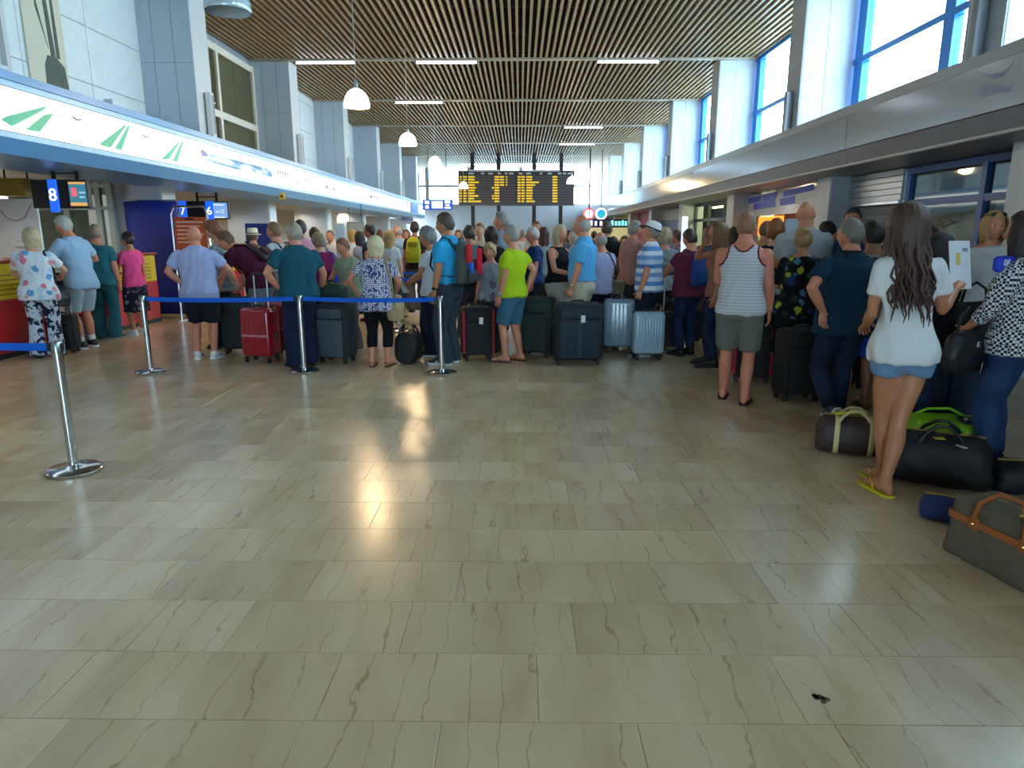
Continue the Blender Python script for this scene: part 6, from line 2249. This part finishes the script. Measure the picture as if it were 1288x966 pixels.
# hats, glasses, watches: parts of the person wearing them
def cap(key, col, band=None, brim=None, straw=False):
    q = people[key]
    Mh, part = q['Mh'], q['part']
    mb = MB()
    pr = [(.098, .035), (.100, .06), (.094, .10), (.075, .128), (.04, .142), (.004, .146)] if not straw else [(.094, .04), (.092, .10), (.088, .135), (.075, .148), (.05, .142), (.004, .138)]
    rg = [[Mh @ Vector((r_ * .96 * math.cos(a), r_ * 1.12 * math.sin(a) - .004, z)) for a in [2 * PI * j / 24 for j in range(24)]] for r_, z in pr]
    mb.rings(rg)
    h = part('hat', mb, mat(col, .7, 0, .08, 30, .2, name='hat_cloth'))
    if straw:
        b = MB()
        b.rings([[Mh @ Vector((r_ * .96 * math.cos(a), r_ * 1.1 * math.sin(a), z)) for a in [2 * PI * j / 28 for j in range(28)]] for r_, z in ((.09, .042), (.15, .03), (.152, .034), (.09, .05))], False)
        part('brim', b, mat(col, .7, 0, .08, 30, .2, name='hat_cloth'), h)
    else:
        b = MB()
        rw = []
        for r_, z in ((.098, .040), (.135, .030), (.172, .016), (.174, .020), (.136, .036), (.098, .048)):
            rw.append([Mh @ Vector((r_ * .62 * math.sin(t_) if r_ > .1 else .09 * math.sin(t_), r_ * math.cos(t_ * .75) + .002, z - .012 * abs(math.sin(t_)))) for t_ in [R(-62) + R(124) * j / 12 for j in range(13)]])
        b.add([p for r in rw for p in r], [(i * 13 + j, (i + 1) * 13 + j, (i + 1) * 13 + j + 1, i * 13 + j + 1) for i in range(5) for j in range(12)])
        part('peak', b, mat(brim or col, .7), h)
    if band:
        b = MB()
        b.rings([[Mh @ Vector((r_ * .97 * math.cos(a), r_ * 1.125 * math.sin(a) - .004, z)) for a in [2 * PI * j / 24 for j in range(24)]] for r_, z in ((.099, .04), (.1015, .05), (.0995, .062))], False)
        part('band', b, mat(band, .6), h)


def shades(key, z=.085, y=.075):
    q = people[key]
    Mh, part = q['Mh'], q['part']
    fr_ = None
    for s in (-1, 1):
        mb = MB().ell(Mh @ Vector((s * .034, y, z)), (.028, .010, .020), 10, 6, 0, Mh.to_3x3())
        o = part('sunglass_lens', mb, mat('15161c', .1, name='dark_lens'))
        part('temple', MB().tube([Mh @ Vector((s * .062, y - .004, z)), Mh @ Vector((s * .088, y - .06, z - .01)), Mh @ Vector((s * .09, y - .10, z - .03))], .003, 5), mat('15161c', .3), o)


cap('striped', 'dfe2e6', band='1c2238', brim='1c2238')
cap('hat', 'e2dcc0', band='3a3a3a', straw=True)
shades('shades', .10, .06)
shades('tallgrey', .10, .06)
shades('blondeface', .10, .068)


def watch(key, s, col, face):
    q = people[key]
    sh, el, T = q['arm'][s][:3]
    d = (T - el).normalized()
    w = q['part']('wristwatch', MB().tube([T - d * .055, T - d * .028], .033, 12), mat(col, .4, name='watch_strap'))
    c = T - d * .041
    o = d.orthogonal().normalized() if abs(d.z) < .5 else Vector((math.copysign(1, s), 0, 0))
    q['part']('watch_face', MB().ell(c + o * .032, (.012, .016, .016), 10, 6), mat(face, .2, .8), w)


watch('sky', -1, 'b89a50', 'e6dcc0')
watch('lime', -1, '9aa0a8', 'dfe3e8')
watch('turq', -1, '1a1a1c', '2a2a2c')

# ================================================================== LUGGAGE IN PLACE
gx = lambda px, py: ground(px, py)
x_, y_ = gx(326, 457)
hard_case('glossy red hard suitcase with a pale cross band, front of the pair', x_, y_ + .12, -14, .42, .66, .26, 'a01228', 5, .42, 'c87888')
x_, y_ = gx(354, 450)
hard_case('second glossy red hard suitcase, behind the teal polo man', x_, y_ + .2, -20, .42, .70, .27, '8e1024', 7, 0, 'a05060')
x_, y_ = gx(292, 452)
soft_case('dark charcoal suitcase behind the man in the lavender shirt', x_ - .1, y_ + .5, 8, .38, .74, .26, '20262c')
x_, y_ = gx(421, 458)
soft_case('charcoal suitcase with a slate front panel below the magenta top', x_, y_ + .16, -16, .42, .72, .30, '2a3238', '48525c', 0, None)
x_, y_ = gx(425, 380)
bx = atY(424, 368, 8.75)
duffel('dark green bag resting on top of the charcoal suitcase', bx[0] - .02, gx(421, 458)[1] + .17, -14, .44, .24, .20, mat('1f3d3a', .8, 0, .1, 20, .15, name='green_nylon'), mat('16282a', .7), 4, straps=False).location.z = .775
x_, y_ = gx(507, 459)
duffel('small black trolley bag standing behind the patterned tunic', x_ + .05, y_ + .2, 80, .36, .30, .40, mat('191a1e', .7, 0, .1, 20, .15, name='black_nylon'), mat('101012', .6), 7, handles=True, straps=False)
x_, y_ = gx(604, 458)
soft_case('black suitcase with red side stripes right of the backpack man', x_ - .06, y_ + .34, 14, .40, .66, .28, '1a1b20', None, .0, 'dfe3e6', '9c1830')
x_, y_ = gx(673, 453)
soft_case('tall dark green-black suitcase right of the lime tee', x_ + .04, y_ + .3, -18, .40, .76, .32, '1d2b2c', '22302f')
x_, y_ = gx(727, 461)
soft_case('large navy suitcase held by the man in the sky blue polo', x_, y_ + .20, 4, .58, .74, .34, '1b2430', '1e2a38', 0, 'e6eaee', stitches=True)
x_, y_ = gx(813, 452)
hard_case('small silver blue ribbed suitcase held by the striped polo man', x_, y_ + .0, 4, .40, .60, .24, '9ab4c8', 9, 0, None)
x_, y_ = gx(786, 449)
hard_case('taller silver blue suitcase behind the small silver one', x_ - .03, y_ + .42, -8, .42, .70, .26, '86a4bc', 7, 0, None)
x_, y_ = gx(765, 448)
soft_case('dark green suitcase in the shade behind the navy one', x_, y_ + .45, 6, .40, .62, .26, '16302a')
x_, y_ = gx(862, 447)
soft_case('dark trolley case with a long pull handle beside the maroon tee', x_ - .1, y_ + .45, 4, .34, .52, .22, '1c1a1c', None, .52)
x_, y_ = gx(965, 486)
soft_case('black suitcase with red side stripes behind the tank top man', x_ - .1, y_ + .25, -14, .40, .62, .26, '141519', None, 0, None, 'a01c38')
x_, y_ = gx(1012, 512)
soft_case('black suitcase left of the man in the navy tee', x_ + .03, y_ + .3, 6, .40, .68, .28, '101216')
x_, y_ = gx(1075, 500)
soft_case('black suitcase behind the legs of the navy tee man', x_ + .05, y_ + .5, -4, .46, .70, .28, '0f1014')
x_, y_ = gx(1200, 545)
soft_case('big dark blue suitcase behind the lime green case', x_ + .06, y_ + .15, 8, .50, .70, .34, '16293e', '1a3048', 0, 'c8ccd0')
bx = (x_ + .06, y_ + .15, .92)
t = handbag('dark grey laptop bag lying on the big dark blue suitcase', (x_ + .06, y_ + .08, 1.05), 8, .40, .27, .16, mat('3a4046', .7, 0, .08, 20, .1, name='grey_nylon'), None, '202428', mat('33393f', .7), 5, 'c9ccd0', 'laptop_bag')

M_can = mat('3a2a26', .6, 0, .18, 60, .1, name='brown_canvas')
M_crm = mat('cdbb84', .5, name='cream_leather')
x_, y_ = gx(1080, 578)
t = duffel('brown monogram duffel with cream straps on the floor', x_ + .02, y_ + .16, -22, .50, .26, .28, M_can, M_crm, 3, amp=.006)
MB().rbox((-.05, -.02, .30), (.20, .03, .012), .004, rot=M3(.4)).build('yellow_tag', mat('d8c81c', .5), t)
# lime green case lying open side up
x_, y_ = gx(1226, 580)
t = thing('trolley_case', 'lime green trolley case lying on the floor', 'suitcase', (x_ - .16, y_ + .08, 0), R(-14))
M_lime = mat('86c81a', .45, 0, .05, 12, name='lime_nylon')
co, fs, no = fuse(MB().rbox((0, 0, .15), (.52, .40, .28), .06, 4), .02, 4)
G = MB(); G.add(folds(co, no, .005, 3, 1.).tolist(), fs); G.build('shell', M_lime, t, 'all')
MB().rbox((-.12, -.03, .27), (.24, .26, .06), .025, 3).build('front_pocket', M_lime, t, 'all')
h_ = MB().rbox((.13, -.06, .285), (.20, .17, .05), .02, 3).build('handle_recess', M_dark, t, 'all')
for s in (-1, 1):
    MB().rbox((.13 + s * .07, -.10, .315), (.022, .03, .02), .006).build('handle_end', M_alu, h_)
MB().tube([(-.22, .06, .29), (-.12, .10, .33), (.02, .10, .34), (.10, .06, .30)], .010, 7).build('pull_strap', M_lime, t, 'all')
MB().rbox((.235, .10, .30), (.09, .07, .08), .02, 2).build('wheel_housing', M_lime, t, 'all')
# soft black duffel, navy bag, khaki bag with tan leather, black bag at the edge
M_blk = mat('15171d', .6, 0, .15, 14, .2, name='black_nylon_soft')
x_, y_ = gx(1196, 622)
t = duffel('slumped black nylon duffel on the floor right of the yellow flip-flops', x_ + .02, y_ + .20, -28, .56, .34, .34, M_blk, mat('0f1014', .5), 9, handles=True, amp=.022, straps=False)
MB().rbox((-.02, -.10, .325), (.06, .05, .006), .002, rot=M3(.3)).build('luggage_tag', mat('d0b828', .5), t)
MB().rbox((.10, -.14, .30), (.03, .07, .006), .002, rot=M3(.6)).build('paper_tag', mat('c8d0d4', .5), t)
x_, y_ = gx(1180, 662)
t = duffel('small navy pouch bag in front of the black duffel', x_ + .06, y_ + .08, -30, .22, .16, .15, mat('1c2f66', .7, 0, .1, 16, .15, name='navy_nylon'), mat('16224a', .6), 11, handles=False, amp=.008, straps=False)
M_kh = mat('5a5344', .8, 0, .14, 40, .2, name='khaki_canvas')
M_lea = mat('9a5426', .45, 0, .12, 14, .08, name='tan_leather')
x_, y_ = gx(1188, 688)
ang = -77
t = thing('holdall', 'khaki canvas holdall with tan leather trim, lower right corner', 'bag', (2.36, 2.99, 0), R(ang))
co, fs, no = fuse(MB().rbox((0, 0, .155), (.60, .32, .31), .03, 3, taper=.92), .016, 2)
G = MB(); co = folds(co, no, .008, 8, 1.); co[:, 2] = np.maximum(co[:, 2], .002); G.add(co.tolist(), fs); G.build('body', M_kh, t, 'all')
for s in (-1, 1):
    MB().rbox((0, s * .158, .215), (.54, .014, .036), .005).build('leather_band', M_lea, t)
    MB().rbox((s * .278, 0, .215), (.014, .30, .036), .005).build('leather_band', M_lea, t)
    for q_ in (-1, 1):
        MB().rbox((q_ * .13, s * .160, .215), (.05, .016, .06), .006).build('handle_patch', M_lea, t)
        MB().ell((q_ * .13, s * .170, .215), (.010, .006, .010), 8, 6).build('stud', mat('c9a85a', .3, .9), t)
    MB().tube([(-.13, s * .165, .22), (-.12, s * .150, .32), (-.06, s * .11, .385), (.06, s * .11, .385), (.12, s * .150, .32), (.13, s * .165, .22)], .012, 8).build('handle', M_lea, t, 'all')
MB().tube([(-.24, 0, .306), (0, 0, .312), (.24, 0, .306)], .007, 6).build('zip', mat('8a7a50', .3, .8), t)
MB().rbox((.06, -.07, .315), (.07, .03, .008), .003, rot=M3(.3)).build('yellow_tag', mat('cfc41a', .5), t)
x_, y_ = gx(1282, 628)
duffel('black bag at the right edge behind the khaki holdall', x_ + .12, y_ + .14, -10, .40, .28, .20, M_blk, mat('101014', .5), 13, handles=False, amp=.012, straps=False)

# bags carried by people
def hang(key, s, dz=-.02):
    h = people[key]['hand'](s)
    return (h.x, h.y, h.z + dz)


p = people['floral']['world']((.22, .05, .98))
handbag('black leather handbag hanging at the side of the floral blouse', p, 20, .26, .27, .13, mat('24242a', .4, 0, .08, 10, .05, name='black_leather'), [people['floral']['world'](q_) for q_ in ((.20, .08, .97), (.19, .10, 1.20), (.12, .07, 1.46), (.14, -.10, 1.44), (.21, -.02, 1.2), (.21, .02, .97))], '1c1c22', None, 4, 'c9c4b0')
p = people['desk']['world']((-.05, .30, 1.0))
handbag('navy sling bag held by the man in pale blue at the desk', p, 60, .30, .26, .12, mat('1b2244', .6, 0, .1, 12, .1, name='navy_canvas'), None, '15182c', None, 6)
t = soft_case('black cabin case standing between the two people at the left desk', -6.15, 9.08, 10, .36, .50, .22, '17181c', None, .35)
p = people['tunic']['world']((.25, -.02, .98))
handbag('beige leather shoulder bag of the woman in the patterned tunic', p, -6, .23, .30, .11, mat('a8946c', .5, 0, .1, 10, .08, name='beige_leather'), [people['tunic']['world'](q_) for q_ in ((.25, .04, .95), (.22, .11, 1.25), (.155, .06, 1.47), (.165, -.10, 1.43), (.23, -.12, 1.2), (.25, -.06, .95))], '9a8862', None, 8, 'b8a880')
p = people['brownbag']['world']((.36, -.04, 1.06))
handbag('large dark brown shoulder bag carried by the man in maroon', p, 20, .52, .42, .24, mat('42322c', .55, 0, .12, 8, .06, name='dark_brown_leather'), [people['brownbag']['world'](q_) for q_ in ((.30, .06, 1.03), (.26, .12, 1.25), (.17, .05, 1.47), (.18, -.12, 1.43), (.27, -.14, 1.2), (.34, -.10, 1.03))], '2a201c', None, 12, 'c0a878')
p = people['magenta']['world']((.16, -.16, 1.20))
handbag('bright blue fabric bag on the side of the magenta top', p, 42, .26, .34, .12, mat('1e46c8', .7, 0, .08, 14, .1, name='blue_fabric'), [people['magenta']['world'](q_) for q_ in ((.18, -.08, 1.18), (.14, .06, 1.44), (.06, .06, 1.48), (.10, -.10, 1.45), (.14, -.16, 1.18))], '1a3aa0', None, 14)
p = people['knit']['world']((-.26, .20, .98))
handbag('black handbag with a zip on the arm of the knitted jumper', p, 30, .40, .26, .16, mat('17181e', .5, 0, .1, 10, .06, name='black_grain_leather'), None, '141418', None, 16, 'c9ccd2')
V_ = people['violet']['world']
handbag('small taupe camera bag between the sky blue and striped polos', V_((.20, -.16, 1.04)), 20, .22, .20, .12, mat('6e6650', .7, 0, .1, 14, .1, name='taupe_canvas'), [V_(q_) for q_ in ((.20, -.10, 1.02), (.15, -.16, 1.25), (.06, -.12, 1.44), (-.02, .02, 1.49), (.06, .12, 1.40), (.20, .08, 1.15), (.22, -.12, 1.02))], '3a3428', mat('5a5442', .7), 18)

backpack('grey backpack with red panels on the turquoise polo', 'turq', mat('4a4f50', .8, 0, .08, 20, .1, name='grey_ripstop'), [('red_panel', 'c41c34', .26, .02, .34, .62, -.02), ('grey_panel', '5a5f60', -.02, .24, .46, .34, -.005), ('red_stripe', 'd02a30', -.30, .22, .24, .44, .0), ('side_pocket', '3c4144', -.06, -.30, .72, .30, -.012), ('tag_blue', '2a6ae0', -.30, -.12, .12, .26, -.03)], .50, .32, .20, 1.20)
backpack('yellow green backpack in the far queue', 'yellowpack', mat('a8a81c', .7, 0, .08, 20, .1, name='yellow_ripstop'), [('pocket', '98981a', 0, -.2, .8, .4, -.01), ('mesh', '7a7a18', 0, .22, .6, .2, -.005)], .50, .30, .18, 1.22)
backpack('small dark backpack on the bending man in maroon', 'maroon_bend', mat('3a2830', .7, 0, .08, 20, .1, name='dark_ripstop'), [('pocket', '4a343c', 0, -.2, .7, .35, -.01)], .34, .25, .10, 1.20, '2a1c24')
backpack('blue patterned backpack on the man in maroon with the brown bag', 'brownbag', mat('1c3c8a', .7, 0, .3, 14, .1, name='blue_ripstop'), [('pocket', '24508a', 0, -.2, .75, .36, -.01)], .44, .28, .15, 1.22, '1a2a4a')
backpack('dark grey backpack worn by the man in the white tee', 'strapman', mat('4a525a', .7, 0, .08, 20, .1, name='slate_ripstop'), [('pocket', '58626a', 0, -.2, .7, .35, -.01)], .42, .28, .15, 1.22, '1e2c40')

# paper sheets held in hands
def sheet(label, loc, rz, tilt, w, h, marks=()):
    t = thing('paper_sheet', label, 'paper', loc, R(rz))
    M_ = Matrix.Rotation(R(tilt), 3, 'X')
    rg = []
    mb = MB()
    n = 5
    vs = []
    for k2 in (0, .0012):
        for i in range(n):
            for j in range(n):
                u, v = -1 + 2 * j / 4, -1 + 2 * i / 4
                vs.append(M_ @ Vector((u * w / 2, .008 * u * u + k2, v * h / 2)))
    fs = [(i * n + j, i * n + j + 1, (i + 1) * n + j + 1, (i + 1) * n + j) for i in range(4) for j in range(4)]
    mb.add(vs, fs + [tuple(q_ + 25 for q_ in reversed(f)) for f in fs])
    mb.build('sheet', mat('d9dde6', .6, name='paper'), t, 'all')
    for u0, u1, v0, v1, c in marks:
        m2 = MB()
        m2.add([M_ @ Vector((u * w / 2, .008 * u * u - .0012, v * h / 2)) for u, v in ((u0, v0), (u1, v0), (u1, v1), (u0, v1))], [(0, 1, 2, 3)])
        m2.build('print', mat(c, .6), t)


h_ = people['wavy']['hand'](1)
sheet('white printed sheet held up by the wavy haired woman', (h_.x + .01, h_.y + .03, h_.z + .10), 28, -10, .22, .30, [(.1, .7, .55, .7, '8a90a0'), (-.5, -.1, .0, .5, 'd0b860')])
h_ = people['papers']['hand'](-1)
sheet('folded white papers in the hands of the grey haired woman', (h_.x - .02, h_.y - .06, h_.z - .02), 60, -35, .12, .22)
p = people['knit']['world']((-.16, .07, 1.42))
t = thing('luggage_strap', 'bright blue cloth strap with white letters near the right edge', 'strap', p, R(30))
co, fs, no = fuse(MB().rbox((0, 0, 0), (.20, .06, .10), .02, 3), .012, 3)
G = MB(); G.add(folds(co, no, .006, 4, 1.).tolist(), fs); G.build('cloth', mat('1c3cc8', .6, name='blue_cloth'), t, 'all')
text('lettering', 'DA', .055, (-.045, -.036, .01), (R(90), 0, 0), mat('dfe6ff', .5), t)

D.scenes.remove(TMP)
